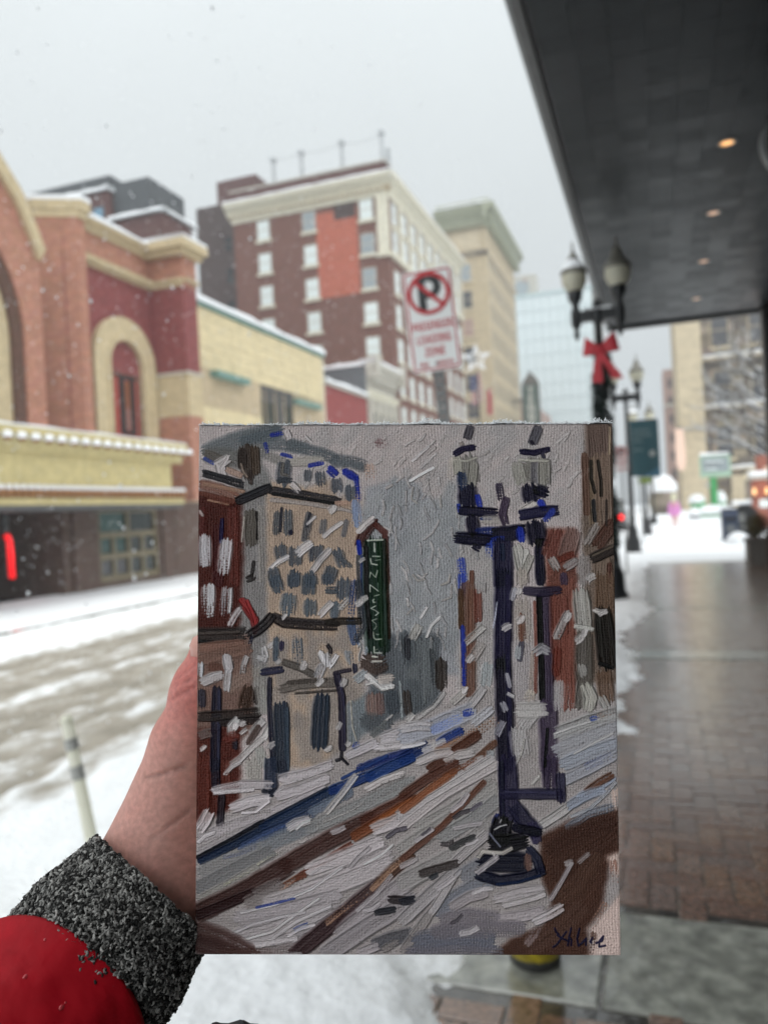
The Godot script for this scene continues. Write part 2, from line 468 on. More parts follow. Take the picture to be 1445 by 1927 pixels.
func road_and_snow() -> void:
	var n1 := FastNoiseLite.new(); n1.seed = 5; n1.frequency = 0.9; n1.fractal_octaves = 4
	var n2 := FastNoiseLite.new(); n2.seed = 6; n2.frequency = 0.35; n2.fractal_octaves = 3
	var n3 := FastNoiseLite.new(); n3.seed = 8; n3.frequency = 2.2; n3.fractal_octaves = 3
	# slush: streaks along the street, brown in the wheel tracks, white between them
	var dirt := func(x: float, z: float) -> float:
		var wob := x + 0.25 * n2.get_noise_2d(x * 0.4, z * 0.25)
		var s := 0.5 + 0.8 * n1.get_noise_2d(wob * 1.6, z * 0.12) + 0.9 * n3.get_noise_2d(x, z * 0.5) + 0.5 * n1.get_noise_2d(x * 5.0 + 40.0, z * 3.0)
		var track := 0.0
		for c in [[-9.4, 0.55], [-7.9, 0.5], [-6.2, 0.6], [-4.75, 0.45]]: track += exp(-pow((wob - c[0]) / c[1], 2.0))
		var edge := smoothstep(-10.2, -9.7, wob) * (1.0 - smoothstep(-4.3, -3.5, wob + 0.3 * n1.get_noise_2d(7.0, z * 0.5)))
		return clampf(edge * (0.50 + 0.34 * track + 0.55 * (s - 0.5)), 0.0, 1.0)
	var xs := []
	for k in 300: xs.append(-13.7 + 12.4 * k / 299.0)
	var zs := span(-0.8, -95.0, 460, 2.2)
	var hf := func(x: float, z: float) -> float:
		var d: float = dirt.call(x, z)
		var bank := 0.16 * exp(-pow((x + 11.6) / 1.4, 2.0)) + 0.13 * exp(-pow((x + 2.4) / 0.8, 2.0)) * (1.0 + n2.get_noise_2d(x, z))
		return gy(x) - 0.10 + 0.07 * (1.0 - d) + bank + 0.03 * n3.get_noise_2d(x * 1.3, z * 0.8) + 0.022 * n1.get_noise_2d(x * 4.0, z * 3.0)
	var cf := func(x: float, z: float) -> Color:
		var d: float = dirt.call(x, z)
		var k := smoothstep(0.08, 0.75, d + 0.22 * n3.get_noise_2d(x * 2.0, z * 1.3) + 0.2 * n1.get_noise_2d(x * 7.0, z * 5.0))
		var c := Color(0.84, 0.86, 0.87).lerp(Color(0.33, 0.30, 0.25), k)
		if d > 0.8: c = c.lerp(Color(0.16, 0.14, 0.11), (d - 0.8) * 2.5)
		return c
	struct_("road", sheet(xs, zs, hf, cf), M.slush)
	# far pavement under snow, with its kerb
	var fp := sheet([-22.6, -22.0, -20.5, -19.0, -17.0, -15.2, -14.1, -13.85], span(6.0, -140.0, 220, 1.3), func(x, z): return gy(x) + 0.04 + 0.05 * n2.get_noise_2d(x * 0.7, z * 0.7) + (0.0 if x < -14.0 else -0.05) + (0.14 if x < -21.5 else 0.0), null)
	struct_("far_pavement", fp, M.snow)
	struct_("kerb", bx(Transform3D.IDENTITY, -14.0, -13.78, -0.98, -0.72, -140, 6).mesh(), M.concrete)
	# snow on our own pavement: ragged drift from the kerb to the bricks
	var xs2 := []
	for k in 60: xs2.append(-1.75 + 2.05 * k / 59.0)
	var edge2 := func(z: float) -> float:
		return -0.27 + 0.16 * n1.get_noise_2d(31.0, z * 0.55) + 0.10 * n3.get_noise_2d(11.0, z * 1.1) - 0.34 * exp(-pow((z + 2.3) / 0.9, 2.0)) + 0.10 * exp(-pow((z + 7.4) / 1.2, 2.0)) + 0.2 * exp(-pow((z + 11.0) / 1.3, 2.0))
	struct_("pavement_snow", sheet(xs2, span(-0.8, -19.8, 260, 1.6), func(x, z):
		var d: float = edge2.call(z) - x + 0.10 * n3.get_noise_2d(x * 2.2, z * 2.2)
		return -0.05 + 0.105 * smoothstep(-0.12, 0.32, d) + 0.03 * n2.get_noise_2d(x * 1.5, z * 1.5) * smoothstep(0, 0.3, d) + 0.012 * n3.get_noise_2d(x * 4, z * 4), null), M.snow)
	# the snowy crossing beyond the canopy
	var xs3 := span(-1.9, 40.0, 60, 1.7)
	struct_("plaza_snow", sheet(xs3, span(-19.5, -160.0, 150, 1.6), func(x, z):
		var d: float = -19.75 - z + 0.25 * n1.get_noise_2d(x * 1.2, 3.0) + (0.9 * smoothstep(1.2, 2.4, x) if z > -24 else 0.0) - (1.6 * smoothstep(1.9, 2.6, x) if z > -23.5 else 0.0)
		return -0.06 + 0.16 * smoothstep(-0.1, 0.5, d) + 0.05 * n2.get_noise_2d(x * 0.6, z * 0.6), null), M.snow)

func pavement() -> void:
	# one object: the paved walk with each brick near us a piece of its own
	var walk := struct_("pavement", bx(Transform3D.IDENTITY, -1.7, 3.4, -0.14, -0.007, -20.4, 3.0).mesh(), M.mortar)
	var bands := [[-2.36, -2.94], [-7.73, -8.18], [-11.3, -11.55], [-19.3, -19.75]]
	var shapes := []
	for o in 2:
		var vs := []
		for k in 3:
			var b := MB.new()
			var hx := 0.0465 if o == 1 else 0.0965
			var hz := 0.0965 if o == 1 else 0.0465
			var tilt := (k - 1) * 0.0006
			b.t = Transform3D(Basis(Vector3(1, tilt, 0), Vector3(0, 1, 0), Vector3(0, 0, 1)) * Basis(Vector3.RIGHT, -PI / 2), Vector3.ZERO)
			b.cham(-hx, hx, -hz, hz, -0.03, 0.0, 0.003)
			vs.append(b.mesh())
		shapes.append(vs)
	var cells := []
	for j in range(-205, 0):
		for i in range(-18, 34):
			var m := posmod(i - j, 4)
			var at := Vector3.ZERO
			var o := 0
			if m == 0: at = Vector3((i + 1) * 0.1, 0, (j + 0.5) * 0.1)
			elif m == 2: at = Vector3((i + 0.5) * 0.1, 0, j * 0.1); o = 1
			else: continue
			var skip := at.x < -1.6
			for b in bands:
				if at.z < b[0] + 0.06 and at.z > b[1] - 0.06: skip = true
			if skip or at.z > -1.6 or at.z < -19.3: continue
			cells.append([at.length_squared() + 6.0 * maxf(0, -0.6 - at.x) * 10.0 + (200.0 if at.x > 0.55 - at.z * 0.14 or at.z > -2.05 else 0.0), at, o])
	cells.sort_custom(func(a, b): return a[0] < b[0])
	var rest := []
	for k in 5: rest.append(MB.new())
	for n in cells.size():
		var at: Vector3 = cells[n][1] + Vector3(rng.randf_range(-0.002, 0.002), rng.randf_range(-0.003, 0.001), rng.randf_range(-0.002, 0.002))
		var pk := rng.randi() % 5
		if n < 300:
			var p := put("brick", shapes[cells[n][2]][rng.randi() % 3], M["paver%d" % pk], walk, true)
			p.position = at
		else:
			var b: MB = rest[pk]
			var hx := 0.0985 if cells[n][2] == 0 else 0.0485
			var hz := 0.0485 if cells[n][2] == 0 else 0.0985
			b.box(at.x - hx, at.x + hx, -0.03, at.y, at.z - hz, at.z + hz)
	for k in 5:
		var p := part("bricks_beyond", rest[k], M["paver%d" % k], walk)
		p.set_meta("kind", "stuff")
	for b in bands:
		var cuts := [-1.65, -0.235, 1.45, 3.35]
		for k in 3:
			var s := MB.new(Transform3D(Basis(Vector3.RIGHT, -PI / 2), Vector3.ZERO))
			s.cham(cuts[k] + 0.006, cuts[k + 1] - 0.006, -b[0] + 0.004, -b[1] - 0.004, -0.05, 0.002, 0.006)
			part("concrete_slab", s, M.concrete, walk)

func canopy() -> void:
	var c := thing("entrance_canopy", Vector3(1.2, 5.65, -8), "dark slate tiled entrance canopy overhead with snowy edge and recessed downlights", "canopy")
	var T := Transform3D.IDENTITY
	part("slab", bx(T, -0.84, 3.4, 5.68, 6.1, -19.3, 6.9), M.metal_dark, c)
	var tiles := []
	for j in 84:
		for i in 14:
			var x := -0.80 + i * 0.305; var z := -19.22 + j * 0.305
			tiles.append([Vector3(x - 0.7, 0, z + 5.5).length(), x, z])
	tiles.sort_custom(func(a, b): return a[0] < b[0])
	var names := ["soffit", "soffit_b", "soffit_c"]
	var rest := [MB.new(), MB.new(), MB.new()]
	var vs := []
	for k in 3:
		var b := MB.new(Transform3D(Basis(Vector3(1, 0, 0), Vector3(0, 0, 1), Vector3(0, -1, 0)).rotated(Vector3(0, 0, 1), (k - 1) * 0.003), Vector3.ZERO))
		b.cham(0.0012, 0.3038, 0.0012, 0.3038, -0.03, 0.0, 0.0012)
		vs.append(b.mesh())
	var n := 0
	for t in tiles:
		var seen: bool = t[2] < -4.6 and t[1] < 2.5
		var k := rng.randi() % 3
		if seen and n < 300:
			var p := put("soffit_tile", vs[rng.randi() % 3], M[names[k]], c, true)
			p.position = Vector3(t[1], 5.65 + rng.randf_range(-0.0006, 0.0006), t[2]) - c.position
			n += 1
		else:
			rest[k].box(t[1] + 0.0012, t[1] + 0.3038, 5.65, 5.679, t[2] + 0.0012, t[2] + 0.3038)
	for k in 3:
		part("soffit_tiles_beyond", rest[k], M[names[k]], c).set_meta("kind", "stuff")
	for k in 8:
		part("fascia_panel", bx(T, -0.92, -0.842, 5.60, 6.12, -19.3 + k * 3.275 + 0.01, -16.025 + k * 3.275 - 0.01), M.fascia, c)
	part("end_fascia", bx(T, -0.92, 3.4, 5.58, 6.12, -19.42, -19.302), M.metal_dark, c)
	part("gutter", bx(T, -1.0, -0.922, 5.78, 5.92, -19.4, 6.9), M.galv, c)
	var sn := MB.new(T, true)
	var pts := []; var rad := []
	for k in 106:
		pts.append(Vector3(-0.93 + rng.randf_range(-0.015, 0.015), 6.13, -19.4 + k * 0.25)); rad.append(0.09 + rng.randf_range(-0.02, 0.025))
	sn.tube(pts, rad, 8)
	part("snow_cap", sn, M.snow, c)
	for z in [-9.98, -12.34, -14.77, -17.46]:
		var ring := MB.new(T, true)
		ring.lathe([Vector2(0.105, 5.642), Vector2(0.08, 5.634), Vector2(0.075, 5.66)], 20, Vector3(0.99, 0, z))
		var d := part("downlight", ring, M.slat_grey, c)
		var lens := MB.new(T, true)
		lens.lathe([Vector2(0.0, 5.640), Vector2(0.074, 5.646)], 20, Vector3(0.99, 0, z))
		part("lens", lens, M.glow_warm if z == -9.98 else M.glow_down, d)
		var l := SpotLight3D.new()
		l.name = numbered(d, "lamp_light")
		d.add_child(l, true)
		l.position = Vector3(0.99, 5.60, z) - origin_of(d)
		l.rotation.x = -PI / 2
		l.spot_angle = 50; l.spot_range = 12; l.light_energy = 0.35; l.light_color = Color(1, 0.75, 0.5); l.light_size = 0.08; l.shadow_enabled = true
	part("camera_dome", _dome(Vector3(1.32, 5.65, -7.9), 0.11), M.metal_dark, c)
	# hanging round sign by the door, only its rim in view
	var disc := thing("round_hanging_sign", Vector3(1.50, 5.3, -9.3), "round pale grey hanging sign with ring rim, cut off by right frame edge", "sign")
	var rim := MB.new(Transform3D(Basis(Vector3.UP, 0.35) * Basis(Vector3.RIGHT, PI / 2), Vector3(1.55, 5.17, -9.2)), true)
	rim.lathe([Vector2(0.32, -0.05), Vector2(0.35, -0.04), Vector2(0.36, 0.0), Vector2(0.35, 0.04), Vector2(0.32, 0.05), Vector2(0.31, 0.0), Vector2(0.32, -0.05)], 40)
	part("rim", rim, M.galv, disc)
	var pl := MB.new(Transform3D(Basis(Vector3.UP, 0.35) * Basis(Vector3.RIGHT, PI / 2), Vector3(1.55, 5.17, -9.2)))
	pl.lathe([Vector2(0.0, -0.03), Vector2(0.315, -0.03), Vector2(0.315, 0.03), Vector2(0.0, 0.03)], 40)
	part("face", pl, M.slat_grey, disc)
	var rod := MB.new(); rod.tube([Vector3(1.55, 5.5, -9.2), Vector3(1.55, 5.66, -9.2)], [0.015], 8)
	part("rod", rod, M.metal_dark, disc)
	# the building that carries it
	var w := thing("entrance_building", Vector3(3.0, 0, -8), "dark entrance building and black corner column at right frame edge", "building")
	part("wall", bx(T, 3.42, 4.2, -0.05, 9.0, -19.0, 7.4), M.column, w)
	part("column", bx(T, 2.42, 3.0, -0.05, 5.58, -19.29, -18.75), M.column, w)
	part("column_trim", bx(T, 2.385, 2.415, 0.0, 5.58, -19.25, -18.8), M.fascia, w)
	for k in 5:
		var z := -17.5 + k * 3.6
		var fr := part("window", bx(T, 3.36, 3.415, 0.4, 3.6, z - 1.2, z + 1.2), M.metal_dark, w)
		part("pane", bx(T, 3.345, 3.355, 0.5, 3.5, z - 1.1, z + 1.1), M.dark_glass, fr)

func _dome(at: Vector3, r: float) -> MB:
	var b := MB.new(Transform3D.IDENTITY, true)
	var p := []
	for k in 9: p.append(Vector2(r * sin(PI / 2 * k / 8.0), -r * cos(PI / 2 * k / 8.0)))
	b.lathe(p, 20, at)
	return b

# ---------------------------------------------------------------- across the street
func snow_on(tr: Transform3D, a0: float, a1: float, b: float, c0: float, c1: float, th: float, parent: Node) -> void:
	var s := MB.new(tr, true)
	var n := maxi(2, int((a1 - a0) / 0.8))
	var ra := RandomNumberGenerator.new(); ra.seed = int(absf(a0 * 31 + b * 17 + c0 * 7) * 10)
	var rows := []
	for k in n + 1:
		var a := a0 + (a1 - a0) * k / n
		var h := th * (0.75 + 0.5 * ra.randf())
		rows.append([Vector3(a, b + 0.004, c0), Vector3(a, b + h * 0.85, c0 + 0.03), Vector3(a, b + h, (c0 + c1) / 2), Vector3(a, b + h * 0.85, c1 - 0.01), Vector3(a, b + h * 0.4, c1 + 0.05), Vector3(a, b + 0.004, c1 + 0.02)])
	for k in n:
		for j in 5: s.quad(rows[k + 1][j], rows[k][j], rows[k][j + 1], rows[k + 1][j + 1])
	for q in [[0, 1], [n, -1]]:
		for j in range(1, 5):
			if q[1] > 0: s.tri(rows[q[0]][0], rows[q[0]][j], rows[q[0]][j + 1])
			else: s.tri(rows[q[0]][0], rows[q[0]][j + 1], rows[q[0]][j])
	part("snow_cap", s, M.snow, parent)

func cornice(tr: Transform3D, a0: float, a1: float, b0: float, b1: float, out: float, m: Material, parent: Node, called := "cornice") -> MeshInstance3D:
	var h := b1 - b0
	var prof := [Vector2(0.0, b0), Vector2(out * 0.25, b0), Vector2(out * 0.3, b0 + h * 0.25), Vector2(out * 0.6, b0 + h * 0.45), Vector2(out * 0.65, b0 + h * 0.6), Vector2(out, b0 + h * 0.72), Vector2(out, b1), Vector2(0, b1)]
	var b := MB.new(tr)
	for k in prof.size():
		var p: Vector2 = prof[k]; var q: Vector2 = prof[(k + 1) % prof.size()]
		b.quad(Vector3(a0, p.y, p.x), Vector3(a1, p.y, p.x), Vector3(a1, q.y, q.x), Vector3(a0, q.y, q.x))
	for k in range(1, prof.size() - 1):
		for e in 2:
			var a := a1 if e else a0
			var p0 := Vector3(a, prof[0].y, prof[0].x); var p1 := Vector3(a, prof[k].y, prof[k].x); var p2 := Vector3(a, prof[k + 1].y, prof[k + 1].x)
			if e: b.tri(p0, p1, p2)
			else: b.tri(p0, p2, p1)
	return part(called, b, m, parent)

func cinema() -> void:
	var c := thing("cinema_building", Vector3(XL, GL, -24), "terracotta and dark red cinema with arched bays and long mustard marquee", "building")
	var S := street()
	# ground floor
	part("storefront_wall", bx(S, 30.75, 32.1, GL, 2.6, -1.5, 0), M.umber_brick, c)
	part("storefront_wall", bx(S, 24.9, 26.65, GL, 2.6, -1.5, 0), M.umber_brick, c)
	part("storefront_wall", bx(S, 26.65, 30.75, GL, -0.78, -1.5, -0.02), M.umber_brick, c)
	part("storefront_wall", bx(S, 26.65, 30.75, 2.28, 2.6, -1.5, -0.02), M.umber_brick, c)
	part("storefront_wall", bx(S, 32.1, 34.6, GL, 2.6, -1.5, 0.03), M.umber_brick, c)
	part("brick_pilaster", bx(S, 25.05, 26.1, GL, 2.3, 0.002, 0.16), M.umber_brick, c)
	part("brick_pilaster", bx(S, 31.0, 31.5, GL, 2.3, 0.002, 0.12), M.umber_brick, c)
	var wf := MB.new(S)
	for a in [26.65, 28.62, 30.6]: wf.box(a, a + 0.16, -0.78, 2.28, -0.3, -0.06)
	for b in [-0.78, 0.16, 1.08, 2.16]: wf.box(26.81, 28.62, b, b + 0.24, -0.3, -0.07); wf.box(28.78, 30.6, b, b + 0.24, -0.3, -0.07)
	for a in [27.62, 29.62]: wf.box(a, a + 0.17, -0.54, 1.1, -0.3, -0.08)
	var wn := part("window", wf, M.frame_tan, c)
	for q in [[26.85, 28.6, 1.33, 2.15], [28.8, 30.58, 1.33, 2.15]]:
		part("pane", bx(S, q[0], q[1], q[2], q[3], -0.26, -0.2), M.teal_glass if q[0] < 27 else M.dark_glass, wn)
	for a in [[26.83, 27.6], [27.81, 28.6], [28.8, 29.6], [29.81, 30.58]]:
		part("pane", bx(S, a[0], a[1], 0.42, 1.06, -0.26, -0.2), M.teal_glass if a[0] < 28 else M.dark_glass, wn)
		part("pane", bx(S, a[0], a[1], -0.52, 0.14, -0.26, -0.2), M.win_dark if a[0] < 28 else M.dark_glass, wn)
	# dark recessed entrance with glass doors
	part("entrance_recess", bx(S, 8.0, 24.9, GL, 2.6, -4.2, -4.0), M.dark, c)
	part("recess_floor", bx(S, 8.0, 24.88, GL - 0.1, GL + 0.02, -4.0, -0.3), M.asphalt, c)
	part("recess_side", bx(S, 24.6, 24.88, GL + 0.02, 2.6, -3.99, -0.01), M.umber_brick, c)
	for k in 6:
		var a := 10.0 + k * 2.3
		var d := part("door", bx(S, a, a + 1.9, GL + 0.03, 1.5, -3.7, -3.6), M.metal_dark, c)
		part("pane", bx(S, a + 0.12, a + 1.78, GL + 0.3, 1.38, -3.59, -3.57), M.dark_glass, d)
	# upper walls
	part("panel_wall", bx(S, 25.4, 31.0, 2.6, 12.6, -1.0, 0), M.oxblood, c)
	part("frieze_wall", bx(S, 25.4, 31.0, 12.6, 14.07, -1.0, 0.03), M.terracotta, c)
	var belt := cornice(S, 26.2, 31.0, 12.62, 13.04, 0.26, M.tan, c, "belt_course")
	for k in 15:
		part("dentil", bx(S, 26.35 + k * 0.31, 26.52 + k * 0.31, 12.70, 12.92, 0.14, 0.33), M.tan, belt)
	cornice(S, 26.1, 31.0, 14.07, 14.5, 0.5, M.tan, c)
	snow_on(S, 26.1, 31.0, 14.5, -0.3, 0.5, 0.22, c)
	# arch
	var ar := MB.new(S)
	ar.ring(arch_curve(28.75, 2.12, 8.7, 2.6), arch_curve(28.75, 1.14, 8.65, 2.6), -0.2, 0.28)
	part("arch_surround", ar, M.tan, c)
	var ar2 := MB.new(S)
	ar2.ring(arch_curve(28.75, 1.34, 8.66, 2.6), arch_curve(28.75, 1.14, 8.65, 2.6), 0.284, 0.34)
	part("arch_bead", ar2, M.tan, c)
	part("arch_infill", bx(S, 27.6, 29.9, 2.6, 9.9, 0.004, 0.06), M.oxblood, c)
	var pw := part("poster_window", bx(S, 27.75, 29.75, 5.2, 8.3, 0.062, 0.12), M.terra_dark, c)
	part("pane", bx(S, 27.95, 29.55, 5.4, 8.1, 0.122, 0.14), M.glow_poster, pw)
	var lat := MB.new(S)
	lat.box(28.26, 28.58, 5.6, 8.2, 0.142, 0.2); lat.box(29.0, 29.3, 5.6, 8.2, 0.142, 0.2)
	lat.box(28.56, 29.02, 5.6, 5.78, 0.142, 0.2); lat.box(28.56, 29.02, 8.04, 8.2, 0.142, 0.2)
	part("poster_frame", lat, M.dark, pw)
	for k in 7:
		var rg := MB.new(S * Transform3D(Basis(Vector3.RIGHT, PI / 2), Vector3(28.79, 6.0 + k * 0.3, 0.17)), true)
		rg.lathe([Vector2(0.07, 0.02), Vector2(0.13, 0.02), Vector2(0.13, -0.02), Vector2(0.07, -0.02)], 14)
		part("ornament", rg, M.ochre if k > 2 else M.rosy, pw)
	# bay that steps out towards the street
	var E := endface(-31.0)
	part("bay_wall", bx(S, 31.0, 32.1, 2.6, 6.55, 0.0, 1.9), M.terracotta, c)
	part("bay_band", bx(S, 30.98, 32.12, 6.55, 8.5, 0.0, 1.93), M.tan, c)
	part("bay_panel", bx(S, 31.0, 32.1, 8.5, 12.6, 0.0, 1.88), M.oxblood, c)
	part("bay_frieze", bx(S, 31.0, 32.1, 12.6, 14.0, 0.0, 1.9), M.terracotta, c)
	part("bay_sill", bx(S, 30.9, 32.15, 8.5, 8.62, 0.0, 1.98), M.white_stone, c)
	cornice(E, XL, XL + 1.9, 12.6, 12.95, 0.2, M.tan, c, "belt_course")
	cornice(S, 31.0, 32.1, 12.6, 12.95, 2.1, M.tan, c, "belt_course")
	part("bay_cornice", bx(S, 30.55, 32.3, 14.0, 14.25, -0.5, 2.2), M.tan, c)
	part("bay_cornice", bx(S, 30.35, 32.4, 14.25, 14.62, -0.5, 2.45), M.tan, c)
	snow_on(S, 30.35, 32.4, 14.62, -0.5, 2.4, 0.2, c)
	part("bay_roof", bx(S, 31.0, 34.6, 2.6, 13.0, -8, -0.02), M.brick_plum, c)
	# diagonal pier
	var q := [Vector2(-23.6, -24.95), Vector2(-22.95, -24.95), Vector2(-21.6, -25.7), Vector2(-21.6, -26.15), Vector2(-23.6, -26.15)]
	for lev in [[2.6, 14.2, 1.0, "terracotta", "corner_pier"], [14.2, 14.5, 1.1, "tan", "pier_cornice"], [14.5, 14.9, 1.22, "tan", "pier_cornice"], [14.9, 15.08, 1.24, "snow", "snow_cap"]]:
		var b := MB.new(Transform3D(Basis(Vector3(1, 0, 0), Vector3(0, 0, -1), Vector3(0, 1, 0)), Vector3.ZERO))
		var mid := Vector2(-22.6, -25.5)
		var w := PackedVector2Array()
		for v in q:
			var u: Vector2 = mid + (v - mid) * lev[2]
			w.append(Vector2(u.x, -u.y))
		b.prism(w, lev[0], lev[1])
		part(lev[4], b, M[lev[3]], c)
	# groove between pier and gable
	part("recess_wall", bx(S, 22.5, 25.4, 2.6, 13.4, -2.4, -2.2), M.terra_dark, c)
	# gable bay
	var G := street(-21.3)
	var gp := P2([11.8, 2.6, 11.8, 12.0, 12.3, 13.1, 12.9, 14.1, 13.8, 15.2, 15.2, 16.6, 17.5, 17.6, 19.8, 16.6, 21.2, 14.75, 22.2, 13.75, 22.75, 12.8, 23.2, 11.9, 23.2, 2.6])
	var outer := arch_curve(17.5, 4.82, 8.6, 2.6, 24)
	var wall := MB.new(G)
	var half := PackedVector2Array()
	for v in gp: half.append(v)
	for k in range(outer.size() - 1, -1, -1): half.append(outer[k])
	wall.prism(half, -0.9, 0.0)
	part("gable_wall", wall, M.terracotta, c)
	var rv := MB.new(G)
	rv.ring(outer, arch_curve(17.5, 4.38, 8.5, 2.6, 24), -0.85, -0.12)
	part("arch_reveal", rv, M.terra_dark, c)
	var rv2 := MB.new(G)
	rv2.ring(arch_curve(17.5, 4.375, 8.5, 2.6, 24), arch_curve(17.5, 3.45, 8.4, 2.6, 24), -0.85, -0.3)
	part("arch_surround", rv2, M.tan, c)
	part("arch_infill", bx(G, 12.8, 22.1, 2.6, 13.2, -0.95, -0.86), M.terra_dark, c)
	var cop := MB.new(G)
	var ct := []; var cb := []
	for v in gp.slice(6, 12):
		ct.append(v + Vector2(0.12, 0.16)); cb.append(v + Vector2(-0.14, -0.30))
	cop.ring(PackedVector2Array(ct), PackedVector2Array(cb), -0.95, 0.22)
	part("gable_coping", cop, M.tan, c)
	var cop2 := MB.new(G)
	var ct2 := []; var cb2 := []
	for v in gp.slice(1, 7):
		ct2.append(v + Vector2(-0.12, 0.16)); cb2.append(v + Vector2(0.14, -0.30))
	cop2.ring(PackedVector2Array(ct2), PackedVector2Array(cb2), -0.95, 0.22)
	part("gable_coping", cop2, M.tan, c)
	part("roof", bx(S, 8.0, 34.5, 2.62, 12.4, -14.0, -1.35), M.brick_plum, c)
	marquee(c)

func marquee(c: Node3D) -> void:
	var T := street(-19.9)
	var D := -2.19
	var m := part("marquee", bx(T, 6.0, 28.85, 3.1, 4.2, D, 0.0), M.mustard, c)
	# lower mouldings
	part("soffit", bx(T, 6.0, 29.5, 2.24, 2.42, D, 0.06), M.fascia, m)
	part("lower_band", bx(T, 6.0, 29.6, 2.42, 2.66, D, 0.10), M.mustard, m)
	part("brown_band", bx(T, 6.0, 29.6, 2.66, 3.1, D, 0.02), M.ochre, m)
	# coved head
	cornice(T, 6.0, 29.55, 4.2, 5.0, 0.42, M.mustard, m, "coved_head")
	part("head_back", bx(T, 6.0, 29.55, 4.2, 5.0, D, -0.002), M.mustard, m)
	snow_on(T, 6.0, 29.6, 5.0, D, 0.36, 0.11, m)
	# brackets with snow-capped bulbs along the head
	var ball := MB.new(Transform3D.IDENTITY, true)
	var cap := MB.new(Transform3D.IDENTITY, true)
	var p := []; var pc := []
	for k in 9:
		var w := -PI / 2 + PI * k / 8.0
		p.append(Vector2(cos(w) * 0.15, sin(w) * 0.15))
	for k in 7:
		var w := -0.25 + (PI / 2 + 0.25) * k / 6.0
		pc.append(Vector2(cos(w) * 0.175, 0.01 + sin(w) * 0.19))
	ball.lathe(p, 10); cap.lathe(pc, 10)
	var bm := ball.mesh(); var cm := cap.mesh()
	for k in 38:
		var at := T * Vector3(7.4 + k * 0.598, 4.62, 0.50)
		var o := put("bulb", bm, M.ochre, m, true); o.position = at - origin_of(m)
		var s := put("bulb_snow", cm, M.snow, m, true); s.position = at - origin_of(m)
	var db := bx(Transform3D.IDENTITY, -0.1, 0.1, 0.0, 0.22, -0.1, 0.1).mesh()
	var sc := MB.new(Transform3D.IDENTITY, true)
	sc.lathe([Vector2(0.105, 0.0), Vector2(0.115, 0.07), Vector2(0.085, 0.14), Vector2(0.0, 0.17)], 8)
	var sm := sc.mesh()
	for k in 72:
		var at := T * Vector3(7.0 + k * 0.316, 2.72, 0.16)
		var o := put("dentil", db, M.ochre, m, true); o.position = at - origin_of(m)
		var s := put("dentil_snow", sm, M.snow, m, true); s.position = at + Vector3(0, 0.225, 0) - origin_of(m)
	# red neon strip by the doors
	var n := thing("red_neon_sign", Vector3(-22.0, -0.2, -21.7), "glowing red vertical neon strip hanging in dark cinema entrance", "neon sign")
	var nb := MB.new(Transform3D.IDENTITY, true)
	nb.tube([Vector3(-22.0, 1.38, -21.62), Vector3(-22.0, 1.40, -21.72), Vector3(-22.0, 1.28, -21.8), Vector3(-22.0, -0.12, -21.85)], [0.08, 0.10, 0.10, 0.10], 10)
	part("neon_tube", nb, M.neon_red, n)
	part("back_plate", bx(street(), 21.75, 21.95, -0.1, 2.3, -0.2, -0.06), M.metal_dark, n)
	var l := OmniLight3D.new(); l.name = "neon_light"; n.add_child(l, true)
	l.position = Vector3(0.25, 0.9, -0.1); l.light_energy = 0.06; l.light_color = Color(1, 0.05, 0.05); l.light_size = 0.15; l.omni_range = 8; l.shadow_enabled = true

func block_behind() -> void:
	var c := thing("brick_block_behind_cinema", Vector3(-37, GL, -52), "plum brick block with dark grey penthouse rising behind the cinema", "building")
	var E := endface(-48.0)
	part("lower_wall", bx(E, -37.35, -32.7, GL, 24.3, -3.7, 0), M.brick_plum, c)
	snow_on(E, -37.3, -32.4, 24.3, -0.6, 0.3, 0.3, c)
	var S := street(-32.7)
	snow_on(S, 48.0, 52.2, 24.3, -0.5, 0.25, 0.3, c)
	part("wall", bx(E, -43.5, -37.37, GL, 26.7, -8, 0.0), M.brick_plum, c)
	snow_on(E, -43.5, -37.2, 26.7, -0.8, 0.25, 0.35, c)
	window(E, c, -38.3, 25.0, 1.0, 1.25, M.slate_roof, M.win_blue, M.white_stone, 0)
	part("penthouse", bx(endface(-49.0), -45.5, -37.9, 24.0, 28.35, -7, 0), M.charcoal_clad, c)
	part("penthouse", bx(endface(-48.6), -37.88, -34.2, 23.6, 27.35, -4.6, 0), M.charcoal_clad, c)
	var sd := thing("roof_snow_mound", Vector3(-24.5, 13.0, -31), "small mound of snow on cinema roof behind the cornice", "snow")
	var b := MB.new(Transform3D(Basis().scaled(Vector3(0.7, 0.5, 0.7)), Vector3(-23.2, 14.9, -29.8)), true)
	b.lathe([Vector2(1.0, -0.6), Vector2(0.95, 0.1), Vector2(0.6, 0.6), Vector2(0.0, 0.8)], 12)
	part("mound", b, M.snow, sd)
	part("roof_box", bx(street(), 29.2, 30.5, 12.4, 14.62, -1.7, -0.6), M.slate_roof, sd)

